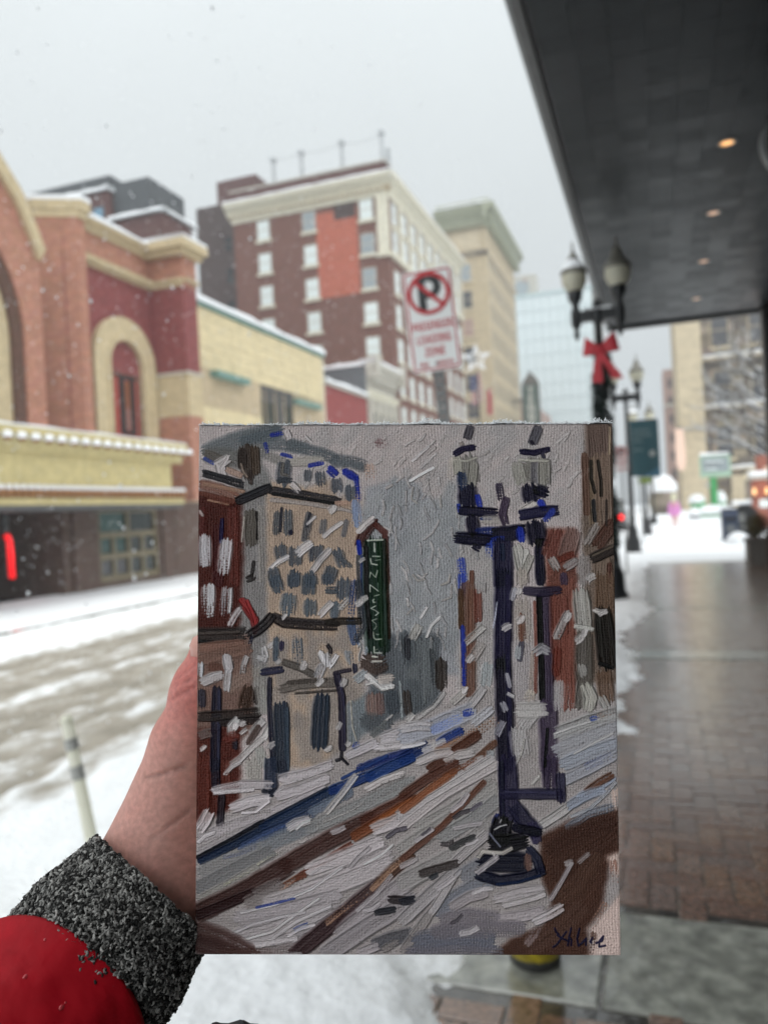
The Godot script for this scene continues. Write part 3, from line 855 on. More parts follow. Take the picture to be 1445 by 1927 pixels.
func garage() -> void:
	var c := thing("beige_panel_building", Vector3(XL, GL, -42), "low cream panel building with snow on its teal edged flat roof", "building")
	var S := street()
	part("wall", bx(S, 32.12, 51.2, GL, 13.0, -12, -0.08), M.cream_dull, c)
	# courses of cream panels
	var cuts := [32.14, 35.2, 38.4, 41.6, 44.8, 48.0, 51.2]
	for j in 6:
		for i in 6:
			part("wall_panel", bx(S, cuts[i] + 0.012, cuts[i + 1] - 0.012, 9.72 + j * 0.535, 10.24 + j * 0.535, -0.079, 0.0 + 0.008 * ((i * 7 + j * 5) % 3)), M.cream, c)
	for i in 6:
		if cuts[i] > 39 and cuts[i] < 45: continue
		part("wall_panel", bx(S, cuts[i] + 0.012, cuts[i + 1] - 0.012, 7.7, 9.70, -0.079, 0.0), M.cream_dull, c)
		part("wall_panel", bx(S, cuts[i] + 0.012, cuts[i + 1] - 0.012, 4.6, 7.68, -0.079, 0.01), M.cream, c)
		part("wall_panel", bx(S, cuts[i] + 0.012, cuts[i + 1] - 0.012, GL, 4.58, -0.079, 0.01), M.cream_dull, c)
	var g := part("window", bx(S, 39.5, 46.0, 3.0, 9.5, -0.079, -0.06), M.slate_roof, c)
	for k in 5:
		part("pane", bx(S, 39.55 + k * 1.29, 40.78 + k * 1.29, 3.0, 9.45, -0.059, -0.03), M.dark_glass if k != 3 else M.win_dark, g)
		part("mullion", bx(S, 40.78 + k * 1.29, 40.84 + k * 1.29, 3.0, 9.45, -0.059, 0.02), M.cream_dull, g)
	part("window_head", bx(S, 39.4, 46.1, 8.7, 9.7, -0.029, -0.01), M.win_dark, g)
	part("teal_ledge", bx(S, 36.0, 39.5, 9.3, 9.62, 0.002, 0.5), M.teal_metal, c)
	part("teal_ledge", bx(S, 45.9, 49.8, 9.02, 9.32, 0.03, 0.4), M.teal_metal, c)
	part("roof_edge", bx(S, 32.2, 51.3, 12.94, 13.14, -12, 0.16), M.teal_metal, c)
	snow_on(S, 32.2, 51.3, 13.14, -1.4, 0.2, 0.34, c)
	part("corner_strip", bx(S, 51.0, 51.22, GL, 12.9, 0.012, 0.03), M.cream_pale, c)

func small_buildings() -> void:
	var S := street()
	var c := thing("red_brick_shop", Vector3(XL, GL, -55), "small scarlet brick shop with snowy parapet between cream building and white one", "building")
	part("wall", bx(S, 51.32, 60.2, GL, 11.1, -12, -0.1), M.brick_scarlet, c)
	part("parapet", bx(S, 51.32, 60.2, 11.1, 11.3, -0.6, 0.05), M.white_stone, c)
	snow_on(S, 51.32, 60.2, 11.3, -0.6, 0.1, 0.35, c)
	for k in 3: window(S, c, 53.2 + k * 2.7, 6.2, 1.1, 2.2, M.white_stone, M.win_dark, M.white_stone)
	for k in 2: part("shop_window", bx(S, 52.0 + k * 4.0, 55.3 + k * 4.0, 0.0, 2.8, -0.098, -0.05), M.dark_glass, c)
	var d := thing("white_cornice_building", Vector3(XL, GL, -64), "narrow white stone building with heavy cornice beside brown hotel", "building")
	part("wall", bx(S, 60.3, 67.8, GL, 13.2, -13, -0.05), M.white_stone, d)
	part("side_wall", bx(endface(-60.25), XL - 13, XL - 0.1, 4.0, 13.9, -0.03, 0.0), M.slate_roof, d)
	snow_on(endface(-60.25), XL - 13, XL - 0.1, 13.9, -0.8, 0.1, 0.35, d)
	cornice(S, 60.1, 67.9, 12.9, 14.1, 0.9, M.white_stone, d)
	snow_on(S, 60.1, 67.9, 14.1, -0.6, 0.9, 0.3, d)
	cornice(S, 60.2, 67.8, 11.2, 11.8, 0.35, M.cream_pale, d, "belt_course")
	for k in 2: part("corner_block", bx(S, 60.15 + k * 7.0, 60.85 + k * 7.0, 12.9, 14.75, 0.2, 1.05), M.white_stone, d)
	for k in 5: part("pilaster", bx(S, 60.5 + k * 1.68, 61.0 + k * 1.68, 0.0, 11.2, -0.04, 0.18), M.white_stone, d)
	for k in 4:
		for j in 2: window(S, d, 61.6 + k * 1.68, 8.8 - j * 4.2, 0.95, 2.9, M.cream_pale, M.win_dark, null)
	for k in 12: part("dentil", bx(S, 60.4 + k * 0.62, 60.66 + k * 0.62, 12.5, 12.88, -0.04, 0.3), M.white_stone, d)

func hotel() -> void:
	var c := thing("brick_hotel", Vector3(XL - 6, GL, -76), "tall brown brick hotel with cream cornice, corner pilaster and orange brick patch", "building")
	var E := endface(-68.0); var S := street()
	part("end_wall", bx(E, -38.2, XL, GL, 31.0, -28, 0), M.brick_red, c)
	part("brick_patch", bx(E, -29.35, -25.1, 22.3, 30.4, -0.02, 0.03), M.brick_bright, c)
	part("brick_patch", bx(E, -27.4, -25.2, 29.5, 30.95, 0.031, 0.045), M.brick_sooty, c)
	part("brick_patch", bx(E, -23.1, -22.1, GL, 25.3, 0.002, 0.03), M.brick_red, c)
	for j in 8:
		var y := 29.85 - j * 3.22
		window(E, c, -34.9 + j * 0.01, y, 1.4, 1.95, M.white_stone, M.blind, M.cream_pale)
		window(E, c, -30.0 + j * 0.01, y, 1.4, 1.95, M.white_stone, M.blind if j != 0 else M.blind_grey, M.cream_pale)
		window(E, c, -24.15, y + 0.12, 1.4, 1.95, M.white_stone, M.blind_grey if j == 1 or j == 2 else M.blind, M.cream_pale)
	# cream frieze, cornice shelf and parapet
	part("frieze", bx(E, -38.35, XL, 30.95, 32.0, -0.05, 0.14), M.cream_pale, c)
	cornice(E, -38.8, XL + 0.9, 31.7, 32.75, 0.95, M.cream_pale, c)
	var dn := cornice(E, -38.6, XL + 0.5, 31.35, 31.72, 0.4, M.cream_dull, c, "belt_course")
	for k in 34: part("dentil", bx(E, -38.4 + k * 0.48, -38.18 + k * 0.48, 31.45, 31.7, 0.3, 0.55), M.cream_pale, dn)
	snow_on(E, -38.8, XL + 0.9, 32.75, 0.0, 0.95, 0.22, c)
	part("parapet", bx(E, -38.4, XL, 32.75, 34.1, -0.6, 0.0), M.brick_plum, c)
	part("parapet_cap", bx(E, -38.5, XL + 0.1, 34.1, 34.28, -0.7, 0.08), M.white_stone, c)
	part("corner_pilaster", bx(E, XL - 1.0, XL + 0.12, 25.6, 30.94, -0.1, 0.2), M.cream_pale, c)
	part("pilaster_foot", bx(E, XL - 1.15, XL + 0.3, 25.3, 25.6, -0.3, 0.35), M.cream_pale, c)
	# street side
	part("frieze", bx(S, 68.2, 96.0, 30.95, 32.0, -0.05, 0.14), M.cream_pale, c)
	cornice(S, 67.9, 96.2, 31.7, 32.75, 0.95, M.cream_pale, c)
	snow_on(S, 67.9, 96.2, 32.75, 0.0, 0.9, 0.2, c)
	part("parapet", bx(S, 68.4, 96.0, 32.75, 34.1, -0.6, 0.0), M.brick_plum, c)
	part("parapet_cap", bx(S, 68.4, 96.0, 34.1, 34.28, -0.7, 0.08), M.white_stone, c)
	part("sill_band", bx(S, 68.3, 96.0, 25.3, 25.8, -0.05, 0.35), M.cream_pale, c)
	for k in 9:
		var a := 69.9 + k * 3.1
		part("pilaster", bx(S, a + 1.15, a + 1.75, 25.8, 30.9, -0.05, 0.22), M.cream_pale, c)
		for j in 8:
			if j < 2: part("bay_panel", bx(S, a - 0.9, a + 0.9, 28.15 - j * 2.6, 28.5 - j * 2.6, -0.03, 0.06), M.cream_pale, c)
			window(S, c, a, 29.7 - j * 3.22 + (0.55 if j == 1 else 0.0), 1.5, 2.2, M.white_stone, M.blind, M.cream_pale)
	part("ground_floor", bx(S, 68.0, 96.0, 3.5, 4.2, 0.0, 0.3), M.white_stone, c)
	# darker wing behind
	var w := thing("dark_hotel_wing", Vector3(-40, GL, -74), "sooty brick rear wing with stepped roofline left of brown hotel", "building")
	part("wall", bx(endface(-70.0), -43.6, -38.22, GL, 34.2, -14, 0), M.brick_sooty, w)
	part("stair_tower", bx(endface(-71.0), -41.6, -37.0, 34.0, 37.0, -6, 0), M.brick_plum, w)
	part("pale_ledge", bx(endface(-69.99), -42.0, -40.3, 22.6, 22.95, 0, 0.2), M.slate_roof, w)
	for j in 4: window(endface(-70.0), w, -40.0, 30.0 - j * 3.3, 1.1, 1.7, M.brick_plum, M.dark_glass, null)
	# masts on the roof
	var hs := [2.9, 3.0, 3.1, 3.2]
	for k in 4:
		var x: float = [-33.9, -30.85, -26.6, -22.55][k]
		var p := thing("roof_post", Vector3(x, 34.2, -68.9), ["first pale post from left on hotel roof parapet", "second pale post from left on hotel roof parapet", "third pale post from left on hotel roof parapet", "tall pale post above hotel roof corner"][k], "post", "pale posts along the hotel roof")
		var b := MB.new()
		b.tube([Vector3(x, 34.2, -68.9), Vector3(x, 34.2 + hs[k] - 0.35, -68.9)], [0.2], 8)
		part("shaft", b, M.post_grey, p)
		part("cap", bx(endface(-68.9), x - 0.27, x + 0.27, 34.2 + hs[k] - 0.35, 34.2 + hs[k], -0.27, 0.27), M.post_grey, p)
	var ws := thing("roof_wire", Vector3(-28, 36.9, -68.9), "thin wire strung between the pale hotel roof posts", "wire")
	for k in 3:
		var a: float = [-33.9, -30.85, -26.6, -22.55][k]; var b2: float = [-33.9, -30.85, -26.6, -22.55][k + 1]
		var b := MB.new()
		b.tube([Vector3(a, 36.95, -68.9), Vector3((a + b2) / 2, 36.75, -68.9), Vector3(b2, 36.98, -68.9)], [0.03], 5)
		part("wire", b, M.post_grey, ws)
	var q := thing("roof_stub", Vector3(-21.6, 34.28, -70), "short pale stub post at hotel roof corner", "post")
	part("shaft", bx(endface(-69.5), -22.35, -22.0, 34.28, 35.9, -0.2, 0.2), M.post_grey, q)

func office_tower() -> void:
	var c := thing("tan_office_tower", Vector3(XL - 4, GL, -125), "tall tan office tower with overhanging mossy green cornice", "building")
	var E := endface(-114.8); var S := street()
	part("wall", bx(E, -36.0, XL, GL, 44.6, -24.5, 0), M.stone_tan, c)
	cornice(E, -29.6, XL + 1.2, 44.4, 46.7, 1.4, M.copper_green, c)
	cornice(S, 113.2, 140.6, 44.4, 46.7, 1.7, M.copper_green, c)
	part("cresting", bx(E, -29.5, XL + 0.9, 46.7, 47.6, -1.5, 0.6), M.copper_green, c)
	part("cresting", bx(S, 114.0, 140.5, 46.7, 47.6, -1.5, 0.9), M.copper_green, c)
	snow_on(E, -29.6, XL + 1.2, 46.7, 0.7, 1.6, 0.3, c)
	for k in 9: part("modillion", bx(E, -29.2 + k * 0.85, -28.8 + k * 0.85, 43.6, 44.4, 0.1, 0.9), M.copper_green, c)
	for k in 28: part("modillion", bx(S, 114.6 + k * 0.92, 115.0 + k * 0.92, 43.6, 44.4, 0.1, 1.1), M.copper_green, c)
	part("belt_course", bx(E, -36, XL + 0.3, 39.6, 40.1, -0.05, 0.35), M.stone_grey, c)
	part("belt_course", bx(S, 114.5, 139.3, 39.6, 40.1, -0.05, 0.35), M.stone_tan2, c)
	part("panel", bx(E, -27.3, -23.0, 40.4, 43.2, 0.002, 0.12), M.stone_tan2, c)
	var k2 := 0
	for y in [41.6, 37.2, 33.1, 28.9, 24.7, 20.6, 16.4]:
		window(E, c, -25.4, y, 1.75, 2.7, M.stone_tan2, [M.win_dark, M.blind_grey, M.win_dark, M.rosy, M.win_dark, M.win_dark, M.win_dark][k2], M.stone_tan2)
		window(E, c, -30.6, y, 1.75, 2.7, M.stone_tan2, M.win_dark, M.stone_tan2)
		k2 += 1
	for k in 12: part("pier", bx(S, 114.9 + k * 2.05, 115.75 + k * 2.05, 2.0, 44.2, -0.05, 0.14), M.stone_tan2, c)
	for k in 11:
		for j in 10:
			part("spandrel", bx(S, 115.77 + k * 2.05, 116.93 + k * 2.05, 36.4 - j * 3.9, 37.7 - j * 3.9, -0.04, 0.06), M.stone_tan, c)
			part("window", bx(S, 115.77 + k * 2.05, 116.93 + k * 2.05, 37.72 - j * 3.9, 40.28 - j * 3.9 - 0.02, -0.04, 0.03), M.win_dark, c)
	# flags on its street side
	var f := thing("national_flag", Vector3(-20.8, 14, -97), "striped flag with blue canton drooping from pole below loading zone sign", "flag")
	var fp := MB.new(); fp.tube([Vector3(-22.05, 17.6, -96.2), Vector3(-20.2, 18.9, -96.2)], [0.06], 6)
	part("pole", fp, M.white_stone, f)
	for k in 9:
		var st := MB.new()
		var x0 := -21.35 + k * 0.14
		var drop := 4.0 - absf(k - 5) * 0.12
		var z := -96.2 + 0.12 * sin(k * 1.3)
		var t0 := 18.0 + k * 0.09
		st.quad(Vector3(x0 + k * 0.03, t0 - drop, z), Vector3(x0 + 0.14 + k * 0.03, t0 - drop + 0.1, z), Vector3(x0 + 0.14, t0, z), Vector3(x0, t0, z))
		part("stripe", st, M.flag_red if k % 2 else M.flag_pink, f)
	var cn := MB.new(); cn.prism(P2([-21.4, 16.4, -20.75, 16.3, -20.4, 18.3, -21.3, 18.2]), -96.0, -95.9)
	part("canton", cn, M.flag_blue, f)
	for k in 6:
		var sb := bx(endface(-95.88), -21.2 + (k % 2) * 0.35, -21.08 + (k % 2) * 0.35, 16.7 + (k / 2) * 0.5, 16.82 + (k / 2) * 0.5, 0, 0.02)
		part("star", sb, M.flag_pink, f)
	var f2 := thing("red_banner_flag", Vector3(-20.5, 14, -105), "plain dull red flag hanging right of striped flag", "flag")
	var p2 := MB.new(); p2.tube([Vector3(-22.05, 17.4, -105), Vector3(-20.3, 18.3, -105)], [0.06], 6)
	part("pole", p2, M.white_stone, f2)
	var cl := MB.new(); cl.prism(P2([-21.2, 14.4, -20.7, 14.2, -20.55, 14.5, -20.5, 17.9, -21.15, 17.6]), -105.1, -105.0)
	part("cloth", cl, M.flag_red, f2)

func glass_tower() -> void:
	var c := thing("glass_tower", Vector3(-20, GL, -185), "pale blue glass tower with faint window grid at end of street", "building")
	var E := endface(-180.0)
	part("core", bx(E, -34.0, -11.4, GL, 50.0, -20, -0.3), M.mullion, c)
	for i in 12:
		for j in 14:
			part("pane", bx(E, -34.0 + i * 1.88 + 0.06, -34.0 + (i + 1) * 1.88 - 0.06, 49.6 - (j + 1) * 3.4 + 0.07, 49.6 - j * 3.4 - 0.07, -0.299, 0.0), M.sky_glass, c)
	part("roof_edge", bx(E, -34.1, -11.2, 49.62, 50.4, -20, 0.2), M.mullion, c)
	part("side_strip", bx(E, -11.38, -10.4, GL, 49.6, -20, -0.5), M.stone_grey, c)
	var b := thing("rooftop_sign_box", Vector3(-26, 50.4, -186), "faint white rooftop sign box with blue emblem on glass tower", "sign")
	part("box", bx(endface(-184), -29.5, -24.0, 50.4, 56.0, -3, 0), M.white_stone, b)
	var d := MB.new(Transform3D(Basis(Vector3.RIGHT, PI / 2), Vector3(-27.4, 53.2, -183.9)))
	d.lathe([Vector2(0, -0.1), Vector2(1.7, -0.1), Vector2(1.7, 0.1), Vector2(0, 0.1)], 20)
	part("emblem", d, M.blind_grey, b)
	part("emblem", bx(endface(-183.75), -27.0, -26.2, 54.3, 55.0, 0, 0.1), M.rosy, b)

func theatre() -> void:
	var c := thing("theatre_building", Vector3(XL, GL, -150), "sliver of reddish theatre wall beyond tan tower and behind vertical sign", "building")
	part("wall", bx(street(), 139.6, 175.0, GL, 21.0, -14, 0.9), M.rosy, c)
	part("side", bx(street(), 139.4, 139.59, GL, 16.5, -10, 2.4), M.rosy, c)
	var s := thing("theatre_sign", Vector3(-18.9, 12, -130), "tall dark green vertical theatre sign with pointed top and pale letters", "sign")
	var E := endface(-130.0)
	var b := MB.new(E)
	b.prism(P2([-20.1, 8.0, -17.55, 8.0, -17.55, 21.7, -20.1, 21.7]), -0.35, 0.35)
	part("board", b, M.theatre_green, s)
	var t := MB.new(E)
	t.prism(P2([-20.3, 21.7, -17.35, 21.7, -17.6, 22.4, -18.75, 23.9, -19.9, 22.4]), -0.4, 0.4)
	part("pointed_top", t, M.theatre_cap, s)
	part("border", bx(E, -20.28, -20.1, 8.0, 21.7, -0.3, 0.42), M.theatre_cap, s)
	part("border", bx(E, -17.55, -17.37, 8.0, 21.7, -0.3, 0.42), M.theatre_cap, s)
	var word := "TENNESSEE"
	for k in word.length():
		letter("letter", word[k], 1.75, Transform3D(Basis.IDENTITY, Vector3(-18.83, 20.6 - k * 1.42, -129.63)), 0.06, M.bulb_white, s)
	part("bracket", bx(E, -22.1, -20.3, 19.0, 19.4, -0.1, 0.1), M.theatre_cap, s)
	part("bracket", bx(E, -22.1, -20.3, 9.0, 9.4, -0.1, 0.1), M.theatre_cap, s)

var font_cache := {}
func letter(called: String, text: String, size: float, at: Transform3D, depth: float, m: Material, parent: Node, bold := 700, squeeze := 1.0) -> MeshInstance3D:
	if not font_cache.has(bold):
		var f := SystemFont.new()
		f.font_names = PackedStringArray(["Droid Sans"]); f.font_weight = bold
		font_cache[bold] = f
	var tm := TextMesh.new()
	tm.font = font_cache[bold]; tm.text = text; tm.font_size = 32; tm.pixel_size = size / 32.0; tm.depth = depth
	tm.curve_step = 3.0
	var o := MeshInstance3D.new()
	o.mesh = tm; o.set_surface_override_material(0, m)
	tm.material = m
	o.name = numbered(parent, called)
	parent.add_child(o, true)
	o.transform = Transform3D(at.basis * Basis.from_scale(Vector3(squeeze, 1, 1)), at.origin - origin_of(parent))
	return o

func far_right() -> void:
	var c := thing("stone_church_tower", Vector3(6, -0.1, -97), "large grey and tan stone building seen under canopy at right", "building")
	var E := endface(-95.0)
	part("corner_tower", bx(E, 2.9, 5.6, -0.2, 25.0, -18, 0.5), M.stone_tan2, c)
	part("wall", bx(E, 5.62, 24.0, -0.2, 25.5, -18, 0), M.stone_grey, c)
	part("wall", bx(E, 8.0, 24.0, -0.2, 3.8, 0.002, 0.4), M.stone_tan2, c)
	for y in [17.2, 11.6, 4.6]:
		part("ledge", bx(E, 5.7, 24.0, y - 0.25, y, 0, 0.5), M.stone_tan2, c)
		snow_on(E, 5.7, 24.0, y, 0, 0.5, 0.3, c)
	part("ledge", bx(E, 2.8, 5.7, 9.2, 9.5, 0.4, 0.8), M.white_stone, c)
	for j in 3:
		for k in 4:
			var a := 7.6 + k * 3.9; var y: float = [20.2, 13.8, 7.6][j]
			window(E, c, a, y, 1.9, 3.8, M.stone_tan, M.win_dark, M.stone_tan2)
			if j == 1: snow_on(E, a - 1.0, a + 1.0, y - 1.9, 0.05, 0.3, 0.16, c)
	for k in 3:
		var b := MB.new(E)
		b.ring(arch_curve(11.0 + k * 5.0, 2.3, 2.3, -0.2), arch_curve(11.0 + k * 5.0, 1.8, 2.2, -0.2), 0.401, 0.55)
		part("arch_surround", b, M.stone_tan2, c)
		part("doorway", bx(E, 9.3 + k * 5.0, 12.7 + k * 5.0, -0.2, 3.6, 0.35, 0.405), M.stone_grey, c)
	var d := thing("far_plum_building", Vector3(3, 0, -150), "narrow mauve brick building far down the street left of stone one", "building")
	part("wall", bx(endface(-150), 2.15, 4.4, -0.3, 25.0, -10, 0), M.rosy, d)
	part("wall", bx(endface(-149), 4.42, 9.0, -0.3, 31.5, -10, 0), M.stone_grey, d)
	part("ledge", bx(endface(-149.9), 2.1, 4.41, 18.2, 18.7, 0, 0.3), M.white_stone, d)
	part("ledge", bx(endface(-148.9), 4.4, 6.0, 22.2, 22.7, 0, 0.3), M.white_stone, d)
	for j in 6: window(endface(-150), d, 3.3, 22.5 - j * 3.3, 0.9, 1.7, M.rosy, M.win_dark, null)
	var p := thing("peach_vertical_sign", Vector3(2.9, 4, -92), "pale peach glowing vertical sign on stone tower corner", "sign")
	var b := MB.new(endface(-92.0))
	b.prism(P2([2.25, 5.6, 2.45, 4.8, 2.8, 4.5, 3.15, 4.8, 3.3, 5.6, 3.2, 9.2, 2.3, 9.2]), -0.2, 0.2)
	part("board", b, M.glow_peach, p)
	part("bracket", bx(endface(-92.1), 2.7, 2.95, 9.2, 9.5, -2.6, 0.1), M.stone_grey, p)
	var sh := thing("snowy_shrub", Vector3(0.5, 0, -75), "snow laden hedge at the far street corner", "shrub")
	var hb := MB.new(Transform3D(Basis().scaled(Vector3(1.4, 1.5, 1.2)), Vector3(0.6, 1.2, -78)), true)
	hb.lathe([Vector2(0.7, -1.0), Vector2(1.0, 0.0), Vector2(0.9, 0.8), Vector2(0.5, 1.5), Vector2(0, 1.8)], 9)
	part("crown", hb, M.stone_grey, sh)
	var hs := MB.new(Transform3D(Basis().scaled(Vector3(1.4, 1.2, 1.2)), Vector3(0.6, 2.2, -78)), true)
	hs.lathe([Vector2(0.96, 0.0), Vector2(0.9, 0.6), Vector2(0.5, 1.2), Vector2(0, 1.4)], 9)
	part("snow", hs, M.snow, sh)

func star_lamp() -> void:
	var x := -13.5; var z := -63.3
	var p := thing("star_topped_lamp_post", Vector3(x, gy(x), z), "far street lamp post topped by large snowy holiday star", "street lamp")
	var b := MB.new(); b.tube([Vector3(x, gy(x), z), Vector3(x, 13.0, z)], [0.12, 0.07], 8)
	part("pole", b, M.black_iron, p)
	var star := MB.new(Transform3D(Basis(Vector3.UP, 0.15), Vector3(x, 13.95, z)))
	var o := PackedVector2Array(); var i := PackedVector2Array()
	for k in 11:
		var w := PI / 2 + TAU * k / 10.0
		var r := 1.25 if k % 2 == 0 else 0.52
		o.append(Vector2(cos(w), sin(w)) * r); i.append(Vector2(cos(w), sin(w)) * (r - (0.30 if k % 2 == 0 else 0.13)))
	star.ring(o, i, -0.08, 0.08)
	part("star", star, M.snow, p)
	var hub := MB.new(); hub.lathe([Vector2(0, -0.16), Vector2(0.16, 0), Vector2(0, 0.16)], 8, Vector3(x, 13.95, z))
	part("hub", hub, M.theatre_cap, p)
	for k in 5:
		var w := PI / 2 + TAU * k / 5.0
		var sp := MB.new(); sp.tube([Vector3(x, 13.95, z), Vector3(x + cos(w) * 0.95, 13.95 + sin(w) * 0.95, z)], [0.05], 5)
		part("spoke", sp, M.snow, p)

# ---------------------------------------------------------------- street furniture on our side
func make_lamp(called: String, x: float, z: float, label: String, group: String) -> Node3D:
	var p := thing(called, Vector3(x, 0, z), label, "street lamp", group)
	var b := MB.new(Transform3D.IDENTITY, true)
	b.lathe([Vector2(0.0, 0.0), Vector2(0.24, 0.0), Vector2(0.24, 0.10), Vector2(0.20, 0.16), Vector2(0.19, 0.42), Vector2(0.15, 0.5), Vector2(0.13, 0.72), Vector2(0.085, 0.82), Vector2(0.075, 1.0)], 12, Vector3(x, 0, z))
	part("base", b, M.black_iron, p)
	var s := MB.new(Transform3D.IDENTITY, true)
	s.lathe([Vector2(0.075, 0.98), Vector2(0.085, 1.05), Vector2(0.068, 1.1), Vector2(0.05, 4.2), Vector2(0.08, 4.24), Vector2(0.08, 4.5), Vector2(0.05, 4.56), Vector2(0, 4.62)], 12, Vector3(x, 0, z))
	part("pole", s, M.black_iron, p)
	var c := MB.new()
	c.box(x - 0.36, x + 0.36, 4.26, 4.42, z - 0.055, z + 0.055)
	part("crossarm", c, M.black_iron, p)
	snow_on(endface(z), x - 0.2, x + 0.2, 4.42, -0.05, 0.04, 0.05, p)
	for e in [-1, 1]:
		var lx: float = x + e * 0.32
		var cup := MB.new(Transform3D.IDENTITY, true)
		cup.lathe([Vector2(0, 3.98), Vector2(0.03, 4.02), Vector2(0.045, 4.1), Vector2(0.03, 4.16), Vector2(0.075, 4.22), Vector2(0.08, 4.44), Vector2(0.055, 4.48), Vector2(0.05, 4.54), Vector2(0.10, 4.62), Vector2(0.115, 4.74), Vector2(0.10, 4.745), Vector2(0, 4.745)], 12, Vector3(lx, 0, z))
		part("lamp_holder", cup, M.black_iron, p)
		var g := MB.new(Transform3D.IDENTITY, true)
		g.lathe([Vector2(0.10, 4.74), Vector2(0.15, 4.80), Vector2(0.185, 4.88), Vector2(0.19, 4.95), Vector2(0.18, 5.02)], 20, Vector3(lx, 0, z))
		var gl := part("globe", g, M.globe, p)
		var t := MB.new(Transform3D.IDENTITY, true)
		t.lathe([Vector2(0.18, 5.0), Vector2(0.205, 5.02), Vector2(0.195, 5.06), Vector2(0.13, 5.15), Vector2(0.085, 5.21), Vector2(0.09, 5.25), Vector2(0.05, 5.31), Vector2(0.02, 5.37), Vector2(0.012, 5.5), Vector2(0, 5.52)], 20, Vector3(lx, 0, z))
		part("lamp_cap", t, M.globe_cap, p)
		var sn := MB.new(Transform3D.IDENTITY, true)
		sn.lathe([Vector2(0.19, 5.065), Vector2(0.15, 5.14), Vector2(0.085, 5.225), Vector2(0.0, 5.26)], 16, Vector3(lx, 0.01, z))
		if e < 0: part("snow_cap", sn, M.snow, p)
	# garland of fir wound down the pole, dusted with snow
	var gm := MB.new()
	gm.tri(Vector3(-0.006, 0, 0), Vector3(0.006, 0, 0), Vector3(0, 0.11, 0.01)); gm.tri(Vector3(0.006, 0, 0), Vector3(-0.006, 0, 0), Vector3(0, 0.11, 0.012))
	gm.tri(Vector3(0, 0, -0.006), Vector3(0, 0, 0.006), Vector3(0.01, 0.11, 0)); gm.tri(Vector3(0, 0, 0.006), Vector3(0, 0, -0.006), Vector3(0.012, 0.11, 0))
	var mm := MultiMesh.new(); mm.transform_format = MultiMesh.TRANSFORM_3D; mm.use_colors = true; mm.mesh = gm.mesh()
	mm.instance_count = 4200
	var ra := RandomNumberGenerator.new(); ra.seed = 99 + int(z * 10)
	for k in 4200:
		var y := ra.randf_range(0.35, 3.75)
		var w := y * 5.2 + ra.randf_range(-1.9, 1.9)
		var c0 := Vector3(cos(w) * 0.075, y, sin(w) * 0.075)
		var d := Vector3(cos(w + ra.randf_range(-1.2, 1.2)), ra.randf_range(-0.7, 0.9), sin(w + ra.randf_range(-1.2, 1.2))).normalized()
		var xx := d.cross(Vector3(0.2, 0.5, 0.8)).normalized()
		mm.set_instance_transform(k, Transform3D(Basis(xx, d, xx.cross(d)) * Basis.from_scale(Vector3(1.6, ra.randf_range(0.6, 1.25), 1.6)), c0))
		mm.set_instance_color(k, Color(0.6, 0.64, 0.66) if ra.randf() < 0.10 else Color(0.010, 0.028, 0.020) * ra.randf_range(0.6, 1.5))
	var mi := MultiMeshInstance3D.new(); mi.name = "garland"; mi.multimesh = mm
	if not M.has("needles"):
		mat("needles", Color.WHITE, 0.8); M.needles.vertex_color_use_as_albedo = true
	mi.material_override = M.needles
	mi.set_meta("kind", "stuff")
	p.add_child(mi, true)
	return p

